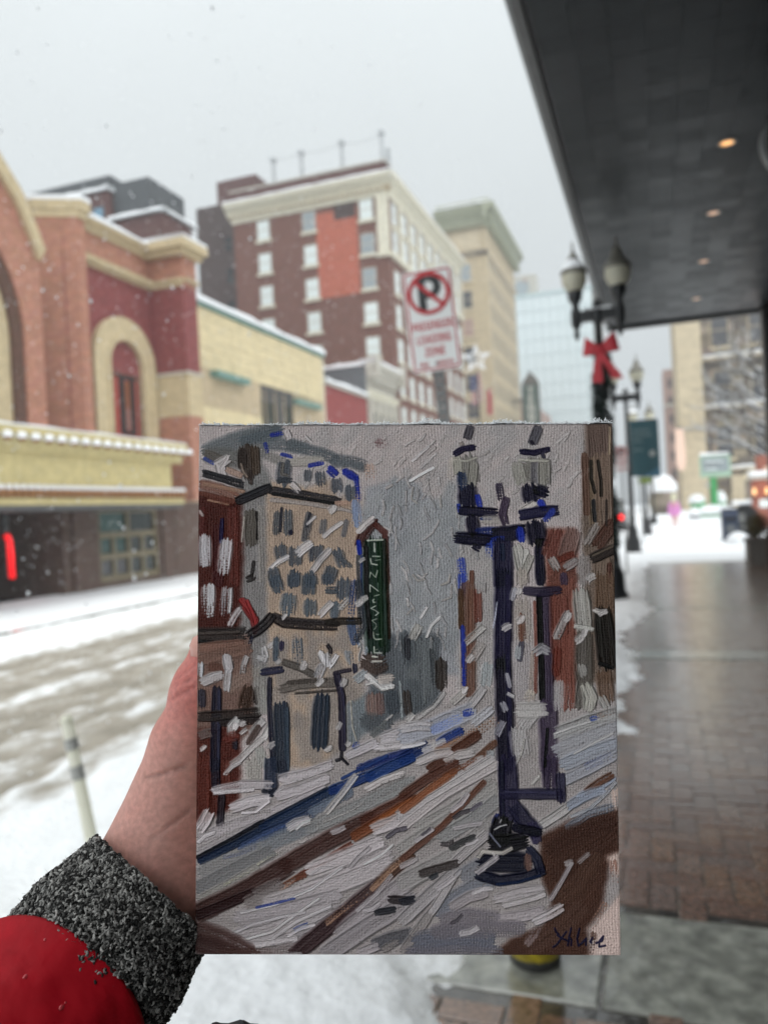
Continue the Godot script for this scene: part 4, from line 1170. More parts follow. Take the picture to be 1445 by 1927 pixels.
func lamps() -> void:
	var x := -0.70; var z := -12.2
	var p := make_lamp("street_lamp", x, z, "near black twin globe street lamp wrapped in garland with red bow", "twin globe lamps along our kerb")
	# red bow: two loops, two tails and a knot
	var bow := thing("red_bow", Vector3(-0.67, 3.75, -12.0), "big red ribbon bow tied on near lamp post under its crossarm", "bow")
	for e in [-1, 1]:
		var l := MB.new(Transform3D(Basis(Vector3.UP, -0.25) * Basis(Vector3(0, 0, 1), 0.22 if e > 0 else -0.16), Vector3(-0.67, 3.77, -12.0)))
		var n := 12
		for k in n:
			var w0 := TAU * k / n; var w1 := TAU * (k + 1) / n
			var f := func(w: float, s: float): return Vector3(e * (0.135 - 0.135 * cos(w)), (0.045 + 0.10 * (1 - cos(w)) * 0.5) * s + 0.05 * (1 - cos(w)) * 0.5, 0.06 * sin(w))
			l.quad(f.call(w0, -1.0), f.call(w1, -1.0), f.call(w1, 1.0), f.call(w0, 1.0))
		part("loop", l, M.ribbon, bow)
		var t := MB.new(Transform3D(Basis(Vector3.UP, -0.2), Vector3(-0.67, 3.75, -11.96)))
		var pts := [Vector2(0.0, 0.0), Vector2(e * 0.05 + 0.02, -0.16), Vector2(e * 0.13 + 0.04, -0.30), Vector2(e * 0.17 + 0.06, -0.43)]
		if e < 0: pts = [Vector2(0.0, 0.0), Vector2(-0.05, -0.15), Vector2(-0.06, -0.30), Vector2(-0.07, -0.45)]
		for k in 3:
			var a: Vector2 = pts[k]; var b: Vector2 = pts[k + 1]
			var w0 := 0.04 + 0.015 * k; var w1 := 0.055 + 0.015 * k
			t.quad(Vector3(b.x - w1, b.y, 0.02 * sin(k + 1.0)), Vector3(b.x + w1, b.y - 0.02, 0.02), Vector3(a.x + w0, a.y, 0.02), Vector3(a.x - w0, a.y, 0.02 * sin(float(k))))
		part("tail", t, M.ribbon, bow)
	var kn := MB.new(Transform3D(Basis().scaled(Vector3(0.055, 0.06, 0.05)), Vector3(-0.67, 3.78, -11.95)), true)
	kn.lathe([Vector2(0, -1), Vector2(0.7, -0.7), Vector2(1, 0), Vector2(0.7, 0.7), Vector2(0, 1)], 10)
	part("knot", kn, M.ribbon, bow)
	for k in [1, 2, 3]:
		var q = p.duplicate()
		q.name = numbered(self, "street_lamp")
		q.get_node("garland").free()
		add_child(q, true)
		q.position = [Vector3(), Vector3(-0.66, 0, -22.3), Vector3(-0.42, 0, -33.2), Vector3(-0.2, 0, -46.0)][k]
		q.set_meta("label", ["", "second black twin globe street lamp, carrying the teal banner", "third street lamp from us, a thin black post beyond teal banner", "farthest street lamp, thin pole at snowy corner"][k])
	# teal banner on the second lamp
	var bn := thing("teal_banner", Vector3(-0.3, 3.0, -22.3), "dark teal street banner with rows of pale text hanging from second lamp", "banner")
	var E := endface(-22.25)
	var cl := MB.new(E)
	var nn := 8
	for k in nn:
		var a0 := -0.60 + 0.74 * k / nn; var a1 := -0.60 + 0.74 * (k + 1) / nn
		var z0 := 0.03 * sin(k * 0.9); var z1 := 0.03 * sin((k + 1) * 0.9)
		cl.quad(Vector3(a0, 2.17 - k * 0.008, z0), Vector3(a1, 2.17 - (k + 1) * 0.008, z1), Vector3(a1, 3.67, z1), Vector3(a0, 3.67, z0))
	part("cloth", cl, M.banner, bn)
	var rows := [[3.36, 9], [3.22, 10], [3.08, 5], [2.84, 5]]
	for q in rows:
		var tx := MB.new(E)
		for k in int(q[1]):
			var a := -0.52 + k * 0.048
			tx.box(a, a + 0.010, q[0], q[0] + 0.08, 0.035, 0.04)
			if k % 3 != 1: tx.box(a + 0.010, a + 0.034, q[0] + 0.066, q[0] + 0.08, 0.035, 0.04)
			if k % 2 == 0: tx.box(a + 0.010, a + 0.03, q[0] + 0.033, q[0] + 0.046, 0.035, 0.04)
			if k % 4 != 2: tx.box(a + 0.024, a + 0.034, q[0], q[0] + 0.066, 0.0345, 0.04)
		part("text_row", tx, M.banner_grey, bn)
	var em := MB.new(Transform3D(Basis(Vector3.RIGHT, PI / 2), Vector3(-0.04, 2.76, -22.205)))
	em.lathe([Vector2(0.03, 0.005), Vector2(0.075, 0.005), Vector2(0.075, -0.005), Vector2(0.03, -0.005)], 16)
	part("emblem", em, M.slat_grey, bn)
	var stripe := MB.new(E)
	stripe.prism(P2([-0.35, 2.165, 0.14, 2.13, 0.14, 2.42, 0.02, 2.33]), 0.032, 0.037)
	part("corner_stripe", stripe, M.banner_blue, bn)
	for y in [3.68, 2.2]:
		var br := MB.new(); br.tube([Vector3(-0.66, y, -22.3), Vector3(0.14, y, -22.3)], [0.02], 6)
		part("bracket", br, M.black_iron, bn)

func parking_sign(p: Node3D, T: Transform3D, k: float) -> void:
	var b := MB.new(T)
	var w := 0.15 * k; var h := 0.305 * k; var r := 0.028 * k
	var rr := func(q: float) -> PackedVector2Array:
		var o := PackedVector2Array()
		for c in 4:
			for j in 5:
				var a := PI / 2 * c + PI / 8 * j
				var cx: float = (w - r) * (1 if c == 0 or c == 3 else -1); var cy: float = (h - r) * (1 if c < 2 else -1)
				o.append(Vector2(cx + cos(a) * (r - q), cy + sin(a) * (r - q)))
		return o
	b.prism(rr.call(0.0), -0.004, 0.0)
	var board := part("board", b, M.sign_white, p)
	var ob: PackedVector2Array = rr.call(0.010 * k); var ib: PackedVector2Array = rr.call(0.020 * k)
	ob.append(ob[0]); ib.append(ib[0])
	var bo := MB.new(T); bo.ring(ob, ib, 0.0005, 0.0015)
	part("red_border", bo, M.sign_red, board)
	var P := letter("letter_p", "P", 0.30 * k, T * Transform3D(Basis.IDENTITY, Vector3(-0.002, 0.155, 0.002) * k), 0.002, M.sign_black, board)
	var ro := PackedVector2Array(); var ri := PackedVector2Array()
	for j in 41:
		var a := TAU * j / 40.0
		ro.append(Vector2(cos(a), sin(a)) * 0.128 * k + Vector2(0, 0.16 * k)); ri.append(Vector2(cos(a), sin(a)) * 0.103 * k + Vector2(0, 0.16 * k))
	var rg := MB.new(T); rg.ring(ro, ri, 0.0012, 0.0045)
	part("red_ring", rg, M.sign_red, board)
	var sl := MB.new(T * Transform3D(Basis(Vector3(0, 0, 1), -PI / 4), Vector3(0, 0.16 * k, 0)))
	sl.box(-0.105 * k, 0.105 * k, -0.012 * k, 0.012 * k, 0.0035, 0.0052)
	part("red_slash", sl, M.sign_red, board)
	for q in [["PASSENGER", -0.032, 0.66, 0.072], ["LOADING", -0.112, 0.68, 0.074], ["ZONE", -0.188, 0.68, 0.074], ["FIVE", -0.262, 0.75, 0.038], ["MINUTES", -0.262, 0.7, 0.038]]:
		var off := 0.0
		if q[0] == "FIVE": off = -0.075
		if q[0] == "MINUTES": off = 0.05
		letter("lettering", q[0], q[3] * k, T * Transform3D(Basis.IDENTITY, Vector3(off * k, q[1] * k, 0.0012)), 0.0015, M.sign_red, board, 700, q[2] * 0.93)

func signs() -> void:
	var at := Vector3(-1.2043, 2.637, -4.45)
	var p := thing("loading_zone_sign", Vector3(-1.03, -0.05, -4.47), "white and red no parking passenger loading zone sign on leaning perforated post", "sign")
	var lean := Basis(Vector3(0, 0, 1), deg_to_rad(3.7))
	parking_sign(p, Transform3D(Basis(Vector3.UP, 0.12) * lean, at), 1.0)
	# perforated square post
	var T := Transform3D(Basis(Vector3.UP, 0.12) * lean, at + Vector3(0, 0, -0.012))
	var po := MB.new(T)
	for k in 54:
		var y := 0.26 - k * 0.055
		if y < -2.75: break
		po.box(-0.030, -0.011, y - 0.055, y, -0.05, 0.0); po.box(0.011, 0.030, y - 0.055, y, -0.05, 0.0)
		po.box(-0.011, 0.011, y - 0.055, y - 0.022, -0.05, -0.001)
	part("post", po, M.galv, p)
	for y in [0.25, -0.26]:
		var bt := MB.new(Transform3D(T.basis * Basis(Vector3.RIGHT, PI / 2), T * Vector3(0, y, 0.016)))
		bt.lathe([Vector2(0.009, -0.004), Vector2(0.009, 0.003), Vector2(0, 0.004)], 8)
		part("bolt", bt, M.galv, p)
	var p2 := thing("far_no_parking_sign", Vector3(-0.6, 0, -16), "small faded no parking sign under the teal banner beside near lamp", "sign")
	parking_sign(p2, Transform3D(Basis.IDENTITY, Vector3(-0.615, 2.34, -16)), 0.82)
	var b := MB.new(); b.tube([Vector3(-0.62, -0.05, -16.04), Vector3(-0.615, 2.55, -16.04)], [0.02], 6)
	part("post", b, M.galv, p2)
	var g := thing("street_name_sign", Vector3(-0.3, 2.1, -26), "small olive green street name plate below the teal banner", "sign")
	part("plate", bx(endface(-26), -0.52, -0.13, 2.04, 2.22, -0.02, 0.02), M.street_green, g)
	var gp := MB.new(); gp.tube([Vector3(-0.45, -0.05, -26), Vector3(-0.45, 2.3, -26)], [0.03], 6)
	part("post", gp, M.galv, g)
	# delineator in the snow by the kerb
	var d := thing("delineator_post", Vector3(-2.22, -0.12, -2.615), "leaning cream white plastic delineator post in kerb snow", "post")
	var q := func(y: float) -> Vector3: return Vector3(-2.22, -0.12, -2.615).lerp(Vector3(-2.3424, 0.7281, -2.5697), y)
	var s := MB.new(Transform3D.IDENTITY, true)
	s.tube([q.call(0.0), q.call(0.55), q.call(0.985)], [0.028, 0.026, 0.024], 14)
	part("tube", s, M.post_white, d)
	var cp := MB.new(Transform3D.IDENTITY, true); cp.tube([q.call(0.98), q.call(0.995), q.call(1.01)], [0.026, 0.025, 0.016], 14)
	part("cap", cp, M.post_white, d)
	for y in [[0.845, 0.90], [0.70, 0.765]]:
		var bb := MB.new(Transform3D.IDENTITY, true); bb.tube([q.call(y[0]), q.call(y[1])], [0.0275], 14, false)
		part("reflective_band", bb, M.slat_grey, d)
	# yellow bollard behind the canvas: only its foot shows
	var y := thing("yellow_bollard", Vector3(-0.455, 0, -2.56), "yellow bollard foot standing on wet slab just below the painting", "bollard")
	var yb := MB.new(Transform3D.IDENTITY, true)
	yb.lathe([Vector2(0.082, 0.03), Vector2(0.09, 0.05), Vector2(0.09, 0.5), Vector2(0.075, 0.56), Vector2(0.0, 0.6)], 20, Vector3(-0.455, 0, -2.56))
	part("body", yb, M.yellow, y)
	var yf := MB.new(Transform3D.IDENTITY, true)
	yf.lathe([Vector2(0.0, 0.004), Vector2(0.078, 0.004), Vector2(0.084, 0.012), Vector2(0.084, 0.035)], 20, Vector3(-0.455, 0, -2.56))
	part("foot", yf, M.metal_dark, y)

func right_side() -> void:
	# collection box and kiosk by the crossing
	var m := thing("navy_collection_box", Vector3(2.1, 0, -26.4), "navy collection box with rounded top standing in snow at right", "mailbox")
	var T := street(2.1)
	var prof := PackedVector2Array([Vector2(26.1, 0.12), Vector2(26.75, 0.12)])
	for k in 9: prof.append(Vector2(26.42 + cos(PI * k / 8.0) * 0.33, 0.80 + sin(PI * k / 8.0) * 0.30))
	var b := MB.new(T); b.prism(prof, -0.21, 0.24)
	part("body", b, M.navy, m)
	for q in [[26.13, -0.19], [26.67, -0.19], [26.13, 0.17], [26.67, 0.17]]: part("leg", bx(T, q[0], q[0] + 0.06, -0.03, 0.12, q[1], q[1] + 0.06), M.navy, m)
	part("label", bx(endface(-26.09), 1.98, 2.26, 0.34, 0.62, 0, 0.006), M.slate_roof, m)
	part("flap", bx(endface(-26.09), 1.95, 2.28, 0.74, 0.84, 0, 0.03), M.metal_dark, m)
	snow_on(T, 26.2, 26.65, 1.09, -0.18, 0.2, 0.07, m)
	var k := thing("black_slatted_kiosk", Vector3(2.6, 0, -27.2), "black kiosk with pale slats under a thick snow roof at right", "kiosk")
	var E := endface(-26.9)
	part("body", bx(E, 2.34, 2.95, 0.0, 0.98, -0.6, 0), M.column, k)
	var gb := MB.new(E); gb.prism(P2([2.30, 0.98, 3.0, 0.98, 2.72, 1.2, 2.52, 1.2]), -0.62, 0.03)
	part("roof", gb, M.column, k)
	for j in 4: part("slat", bx(E, 2.40 + j * 0.055, 2.43 + j * 0.055, 0.62, 0.92, 0.002, 0.02), M.slat_grey, k)
	part("shelf", bx(E, 2.32, 2.97, 0.46, 0.50, 0.0, 0.25), M.slat_grey, k)
	snow_on(E, 2.28, 2.82, 1.2, -0.6, 0.08, 0.16, k)
	var sl := thing("snow_heap", Vector3(2.1, 0, -24.4), "rounded heap of snow in front of navy box", "snow")
	var sb := MB.new(Transform3D(Basis().scaled(Vector3(0.33, 0.42, 0.4)), Vector3(2.15, 0.02, -24.4)), true)
	sb.lathe([Vector2(1.0, -0.2), Vector2(1.05, 0.2), Vector2(0.85, 0.7), Vector2(0.4, 0.97), Vector2(0, 1.03)], 12)
	part("heap", sb, M.snow, sl)
	# planter with shrubs before the column
	var p := thing("stone_planter", Vector3(2.1, 0, -18.3), "grey stone planter beside black column at right edge", "planter")
	part("box", bx(Transform3D.IDENTITY, 1.78, 2.4, 0.0, 0.5, -18.7, -17.9), M.pot_stone, p)
	part("rim", bx(Transform3D.IDENTITY, 1.74, 2.415, 0.5, 0.56, -18.73, -17.86), M.pot_stone, p)
	part("soil", bx(Transform3D.IDENTITY, 1.8, 2.38, 0.561, 0.575, -18.66, -17.95), M.wood, p)
	var wp := thing("wooden_post", Vector3(2.15, 0, -17.5), "short dark wooden post standing before stone planter", "post")
	part("post", bx(Transform3D.IDENTITY, 2.07, 2.23, -0.02, 0.66, -17.6, -17.44), M.wood, wp)
	part("cap", bx(Transform3D.IDENTITY, 2.055, 2.245, 0.66, 0.69, -17.62, -17.42), M.wood, wp)
	leafy("olive_shrub", Vector3(2.02, 0.83, -18.3), Vector3(0.23, 0.30, 0.23), M.shrub_olive, 900, "olive brown dried shrub growing in stone planter", "shrub", 5)
	leafy("dark_green_shrub", Vector3(2.34, 0.76, -17.7), Vector3(0.20, 0.24, 0.2), M.shrub_green, 900, "dark green shrub at right edge of frame beside planter", "shrub", 6)
	# green market stall far over the crossing
	var g := thing("green_bin", Vector3(2.7, 0, -60), "bright green rounded bin heaped with snow across the plaza", "bin")
	var gb2 := MB.new(Transform3D.IDENTITY, true)
	gb2.lathe([Vector2(0, 0.0), Vector2(0.40, 0.0), Vector2(0.52, 0.5), Vector2(0.55, 1.1), Vector2(0.5, 1.25)], 14, Vector3(2.8, -0.05, -60))
	part("bin_body", gb2, M.stall_green, g)
	var gs := MB.new(Transform3D.IDENTITY, true)
	gs.lathe([Vector2(0.56, 1.1), Vector2(0.58, 1.35), Vector2(0.4, 1.65), Vector2(0, 1.75)], 14, Vector3(2.72, 0, -60))
	part("snow_cap", gs, M.snow, g)
	var g2 := thing("pale_green_bin", Vector3(4.3, 0, -60.5), "pale green bin with snow cap right of green pole", "bin")
	var gb3 := MB.new(Transform3D.IDENTITY, true)
	gb3.lathe([Vector2(0, 0.0), Vector2(0.30, 0.0), Vector2(0.36, 0.5), Vector2(0.38, 1.2)], 14, Vector3(4.35, -0.05, -60.5))
	part("bin_body", gb3, M.stall_pale, g2)
	var gs3 := MB.new(Transform3D.IDENTITY, true)
	gs3.lathe([Vector2(0.4, 1.1), Vector2(0.42, 1.4), Vector2(0.25, 1.8), Vector2(0, 1.9)], 14, Vector3(4.3, 0, -60.5))
	part("snow_cap", gs3, M.snow, g2)
	var gp := thing("green_pole", Vector3(3.85, 0, -60), "thick bright green pole carrying a framed sign across plaza", "pole")
	part("shaft", bx(endface(-60), 3.68, 4.08, -0.1, 2.85, -0.2, 0.2), M.stall_green, gp)
	var hd := MB.new(Transform3D(Basis(Vector3.RIGHT, PI / 2), Vector3(3.5, 2.35, -59.8)))
	hd.lathe([Vector2(0.06, -0.03), Vector2(0.2, -0.03), Vector2(0.2, 0.03), Vector2(0.06, 0.03)], 14)
	part("hoop", hd, M.slat_grey, gp)
	var sg := thing("framed_green_sign", Vector3(4.0, 3.9, -60.3), "green framed sign board with snowy ledges above green pole", "sign")
	part("board", bx(endface(-60.3), 3.2, 4.95, 3.25, 4.3, -0.1, 0), M.blind_grey, sg)
	for q in [[3.05, 3.2, 2.9, 4.45], [4.95, 5.1, 2.9, 4.45], [3.2, 4.95, 2.9, 3.25], [3.2, 4.95, 4.3, 4.45]]:
		part("frame", bx(endface(-60.3), q[0], q[1], q[2], q[3], -0.12, 0.05), M.stall_pale, sg)
	for j in 3: part("text_bar", bx(endface(-60.28), 3.4, 4.6 - j * 0.2, 3.95 - j * 0.25, 4.07 - j * 0.25, 0, 0.02), M.blind if j != 1 else M.slate_roof, sg)
	snow_on(endface(-60.3), 3.1, 5.0, 4.45, -0.1, 0.1, 0.25, sg)
	part("support", bx(endface(-60.35), 3.8, 3.95, 2.85, 2.9, -0.1, 0.1), M.stall_green, sg)
	var st := thing("snowy_counter", Vector3(3.5, 0, -57), "low pale green counter under a mound of snow before green bin", "counter")
	part("front", bx(endface(-57), 2.7, 4.6, -0.05, 0.35, -0.6, 0), M.stall_pale, st)
	snow_on(endface(-57), 2.8, 4.6, 0.35, -0.6, 0.1, 0.5, st)
	var wb := thing("snow_covered_drum", Vector3(2.4, 0, -56), "small dark drum half buried under snow left of counter", "barrel")
	var w1 := MB.new(Transform3D.IDENTITY, true); w1.lathe([Vector2(0, 0), Vector2(0.3, 0.0), Vector2(0.34, 0.3), Vector2(0.3, 0.5)], 12, Vector3(2.35, 0, -56))
	part("drum", w1, M.slate_roof, wb)
	var w2 := MB.new(Transform3D.IDENTITY, true); w2.lathe([Vector2(0.38, 0.3), Vector2(0.36, 0.6), Vector2(0.2, 0.8), Vector2(0, 0.86)], 12, Vector3(2.35, 0, -56))
	part("snow", w2, M.snow, wb)
	# brick pier with warm lamps
	var bp := thing("brick_gate_pier", Vector3(4.05, 0, -35), "salmon brick pier with two warm wall lamps and snow cap at right", "pier")
	var F := endface(-35)
	part("shaft", bx(F, 3.75, 4.75, -0.05, 2.1, -0.9, 0), M.pier_brick, bp)
	part("cap", bx(F, 3.66, 4.85, 2.1, 2.24, -1.0, 0.1), M.white_stone, bp)
	snow_on(F, 3.66, 4.85, 2.24, -1.0, 0.1, 0.2, bp)
	part("finial_block", bx(F, 3.95, 4.55, 2.24, 3.1, -0.7, -0.2), M.pier_brick, bp)
	part("plaque", bx(F, 3.95, 4.5, 0.95, 1.28, 0.001, 0.04), M.blind, bp)
	for x in [3.78, 4.25]:
		var l := MB.new(Transform3D(Basis().scaled(Vector3(0.065, 0.14, 0.065)), Vector3(x, 1.62, -34.88)), true)
		l.lathe([Vector2(0.5, -1), Vector2(0.9, -0.5), Vector2(1, 0), Vector2(0.9, 0.5), Vector2(0.5, 1)], 10)
		var fx := part("wall_lamp", l, M.glow_warm, bp)
		part("lamp_bracket", bx(F, x - 0.05, x + 0.05, 1.36, 1.45, 0.001, 0.15), M.metal_dark, fx)
		var ol := OmniLight3D.new(); ol.name = "lamp_light"; fx.add_child(ol, true)
		ol.position = Vector3(x, 1.62, -34.88) - origin_of(fx); ol.light_energy = 0.03; ol.light_color = Color(1, 0.7, 0.42); ol.light_size = 0.08; ol.omni_range = 6; ol.shadow_enabled = true
	part("warm_panel", bx(F, 4.2, 4.5, 2.42, 2.62, -0.2, -0.17), M.peach, bp)

func leafy(called: String, at: Vector3, r: Vector3, m: Material, n: int, label: String, cat: String, seed_: int) -> void:
	var o := thing(called, at - Vector3(0, r.y, 0), label, cat)
	var ra := RandomNumberGenerator.new(); ra.seed = seed_
	var b := MB.new()
	for k in n:
		var d := Vector3(ra.randfn(), ra.randfn(), ra.randfn()).normalized()
		var c := at + d * r * pow(ra.randf(), 0.35)
		var u := Vector3(ra.randfn(), ra.randfn(), ra.randfn()).normalized() * 0.035
		var w := u.cross(d).normalized() * 0.014
		b.quad(c - u, c - w, c + u, c + w)
	part("leaves", b, m, o).set_meta("kind", "stuff")
	var st := MB.new()
	for k in 6: st.tube([at - Vector3(0, r.y + 0.05, 0), at + Vector3(ra.randf_range(-1, 1), ra.randf_range(0, 1), ra.randf_range(-1, 1)) * r * 0.7], [0.008, 0.003], 5)
	part("stems", st, M.bark, o)

func tree() -> void:
	var t := thing("bare_street_tree", Vector3(5.4, 0, -46), "bare branching tree with snow dusted twigs before grey stone building", "tree")
	var ra := RandomNumberGenerator.new(); ra.seed = 31
	var tr := MB.new(Transform3D.IDENTITY, true)
	tr.tube([Vector3(5.9, -0.1, -46), Vector3(5.85, 2.5, -46.05), Vector3(5.7, 5.0, -46)], [0.22, 0.17, 0.14], 10)
	part("trunk", tr, M.bark, t)
	var tw := MB.new(); var sn := MB.new()
	var stack := []
	for k in 13: stack.append([Vector3(5.7, 3.0 + k * 0.42, -46), Vector3(ra.randf_range(-1.2, 0.3), ra.randf_range(0.25, 0.9), ra.randf_range(-0.7, 0.7)).normalized(), 2.6 - k * 0.05, 0.075, 0])
	while stack.size():
		var s = stack.pop_back()
		var p: Vector3 = s[0]; var d: Vector3 = s[1]; var pts := [p]; var rad := [s[3]]
		var n := 5
		for k in n:
			d = (d + Vector3(ra.randf_range(-0.2, 0.2), ra.randf_range(-0.12, 0.2), ra.randf_range(-0.2, 0.2))).normalized()
			p += d * s[2] / n
			pts.append(p); rad.append(s[3] * (1.0 - 0.13 * (k + 1)))
			if s[4] < 3 and k > 0:
				var q := (d + Vector3(ra.randf_range(-0.9, 0.9), ra.randf_range(-0.4, 0.6), ra.randf_range(-0.9, 0.9))).normalized()
				stack.append([p, q, s[2] * 0.62, s[3] * 0.5, s[4] + 1])
		if s[4] == 0: part("limb", _tube(pts, rad, 6), M.bark, t)
		else: tw.tube(pts, rad, 4, false)
		if s[4] < 3:
			for k in n:
				var up := Vector3(0, rad[k] * 0.9 + 0.004, 0)
				sn.tube([pts[k] + up, pts[k + 1] + up], [maxf(rad[k] * 0.6, 0.012)], 4, false)
	part("twigs", tw, M.bark, t).set_meta("kind", "stuff")
	part("twig_snow", sn, M.snow, t).set_meta("kind", "stuff")

func _tube(pts: Array, rad: Array, n: int) -> MB:
	var b := MB.new(Transform3D.IDENTITY, true); b.tube(pts, rad, n); return b

func car() -> void:
	var c := thing("parked_car", Vector3(-2.30, -0.1, -40), "dark parked car showing one red tail light beyond lamp post", "car")
	var T := street(-2.30)
	var b := MB.new(T)
	b.prism(P2([37.9, 0.35, 38.0, 0.95, 38.35, 1.0, 39.3, 1.05, 40.0, 1.05, 41.0, 1.0, 42.0, 0.88, 42.2, 0.4, 41.9, 0.25, 38.2, 0.25]), -0.86, 0.86)
	part("body", b, M.car_paint, c)
	var cb := MB.new(T); cb.prism(P2([38.2, 1.0, 38.7, 1.5, 39.2, 1.56, 40.2, 1.54, 41.1, 1.03]), -0.74, 0.74)
	part("cabin", cb, M.dark_glass, c)
	part("roof", bx(T, 38.75, 40.3, 1.562, 1.6, -0.7, 0.7), M.car_paint, c)
	snow_on(T, 38.7, 40.3, 1.6, -0.68, 0.66, 0.12, c)
	for x in [-1, 1]:
		for a in [38.7, 41.3]:
			var w := MB.new(T * Transform3D(Basis(Vector3.RIGHT, PI / 2), Vector3(a, 0.23, x * 0.78)), true)
			w.lathe([Vector2(0.18, -0.11), Vector2(0.32, -0.11), Vector2(0.34, 0.0), Vector2(0.32, 0.11), Vector2(0.18, 0.11)], 16)
			var wh := part("wheel", w, M.tyre, c)
			var rm := MB.new(T * Transform3D(Basis(Vector3.RIGHT, PI / 2), Vector3(a, 0.23, x * 0.78))); rm.lathe([Vector2(0, -0.1), Vector2(0.19, -0.1), Vector2(0.19, 0.1), Vector2(0, 0.1)], 12)
			part("rim", rm, M.galv, wh)
		var tl := part("tail_light", bx(endface(-37.93), -2.30 + x * 0.70 - 0.13, -2.30 + x * 0.70 + 0.13, 0.66, 0.86, -0.06, 0.03), M.glow_red, c)
	part("number_plate", bx(endface(-37.93), -2.53, -2.08, 0.5, 0.62, 0.0, 0.02), M.slat_grey, c)
	part("bumper", bx(endface(-37.9), -3.13, -1.47, 0.28, 0.46, -0.1, 0.06), M.tyre, c)

# ---------------------------------------------------------------- bodies
# bones: [from, to, radius, radius, softness]; joined with a smooth minimum and meshed as surface nets
func nets(bones: Array, cell: float) -> ArrayMesh:
	var lo := Vector3(1e9, 1e9, 1e9); var hi := -lo
	for b in bones:
		var r := maxf(b[2], b[3]) + cell * 3
		for p in [b[0], b[1]]:
			lo = lo.min(p - Vector3.ONE * r); hi = hi.max(p + Vector3.ONE * r)
	var nx := int((hi.x - lo.x) / cell) + 2; var ny := int((hi.y - lo.y) / cell) + 2; var nz := int((hi.z - lo.z) / cell) + 2
	var F := PackedFloat32Array(); F.resize(nx * ny * nz); F.fill(1.0)
	for b in bones:
		var a: Vector3 = b[0]; var ab: Vector3 = b[1] - b[0]; var L := maxf(ab.length_squared(), 1e-9)
		var ra: float = b[2]; var rb: float = b[3]; var kk: float = b[4]
		var m := maxf(ra, rb) + kk + cell * 2
		var l0 := ((a.min(b[1]) - Vector3.ONE * m - lo) / cell).floor(); var l1 := ((a.max(b[1]) + Vector3.ONE * m - lo) / cell).ceil()
		for z in range(maxi(0, int(l0.z)), mini(nz, int(l1.z) + 1)):
			for y in range(maxi(0, int(l0.y)), mini(ny, int(l1.y) + 1)):
				var i := (z * ny + y) * nx + maxi(0, int(l0.x))
				for x in range(maxi(0, int(l0.x)), mini(nx, int(l1.x) + 1)):
					var q := lo + Vector3(x, y, z) * cell - a
					var t := clampf(q.dot(ab) / L, 0.0, 1.0)
					var d := (q - ab * t).length() - ra - (rb - ra) * t
					var f := F[i]
					var h := maxf(kk - absf(f - d), 0.0) / kk
					F[i] = minf(f, d) - h * h * kk * 0.25
					i += 1
	var id := PackedInt32Array(); id.resize(nx * ny * nz); id.fill(-1)
	var V := PackedVector3Array()
	var off := [0, 1, nx, nx + 1, nx * ny, nx * ny + 1, nx * ny + nx, nx * ny + nx + 1]
	var ed := [[0, 1], [2, 3], [4, 5], [6, 7], [0, 2], [1, 3], [4, 6], [5, 7], [0, 4], [1, 5], [2, 6], [3, 7]]
	for z in nz - 1:
		for y in ny - 1:
			var i := (z * ny + y) * nx
			for x in nx - 1:
				var n := 0
				for o in off: if F[i + o] < 0: n += 1
				if n > 0 and n < 8:
					var p := Vector3.ZERO; var c := 0
					for e in ed:
						var f0 := F[i + off[e[0]]]; var f1 := F[i + off[e[1]]]
						if (f0 < 0) != (f1 < 0):
							var t := f0 / (f0 - f1)
							var p0 := Vector3(e[0] & 1, (e[0] >> 1) & 1, e[0] >> 2); var p1 := Vector3(e[1] & 1, (e[1] >> 1) & 1, e[1] >> 2)
							p += p0.lerp(p1, t); c += 1
					id[i] = V.size()
					V.append(lo + (Vector3(x, y, z) + p / c) * cell)
				i += 1
	var ix := PackedInt32Array()
	var N := PackedVector3Array(); N.resize(V.size())
	var st := [1, nx, nx * ny]
	for z in range(1, nz - 1):
		for y in range(1, ny - 1):
			for x in range(1, nx - 1):
				var i := (z * ny + y) * nx + x
				for ax in 3:
					var s: bool = F[i] < 0
					if s == (F[i + st[ax]] < 0): continue
					var u: int = st[(ax + 1) % 3]; var v: int = st[(ax + 2) % 3]
					var q := [id[i - u - v], id[i - v], id[i], id[i - u]]
					if q[0] < 0 or q[1] < 0 or q[2] < 0 or q[3] < 0: continue
					if s: ix.append_array([q[0], q[2], q[1], q[0], q[3], q[2]])
					else: ix.append_array([q[0], q[1], q[2], q[0], q[2], q[3]])
	for k in range(0, ix.size(), 3):
		var n := (V[ix[k + 2]] - V[ix[k]]).cross(V[ix[k + 1]] - V[ix[k]])
		for j in 3: N[ix[k + j]] += n
	for k in N.size(): N[k] = N[k].normalized()
	var ar := []; ar.resize(Mesh.ARRAY_MAX)
	ar[Mesh.ARRAY_VERTEX] = V; ar[Mesh.ARRAY_NORMAL] = N; ar[Mesh.ARRAY_INDEX] = ix
	var m := ArrayMesh.new(); m.add_surface_from_arrays(Mesh.PRIMITIVE_TRIANGLES, ar)
	return m

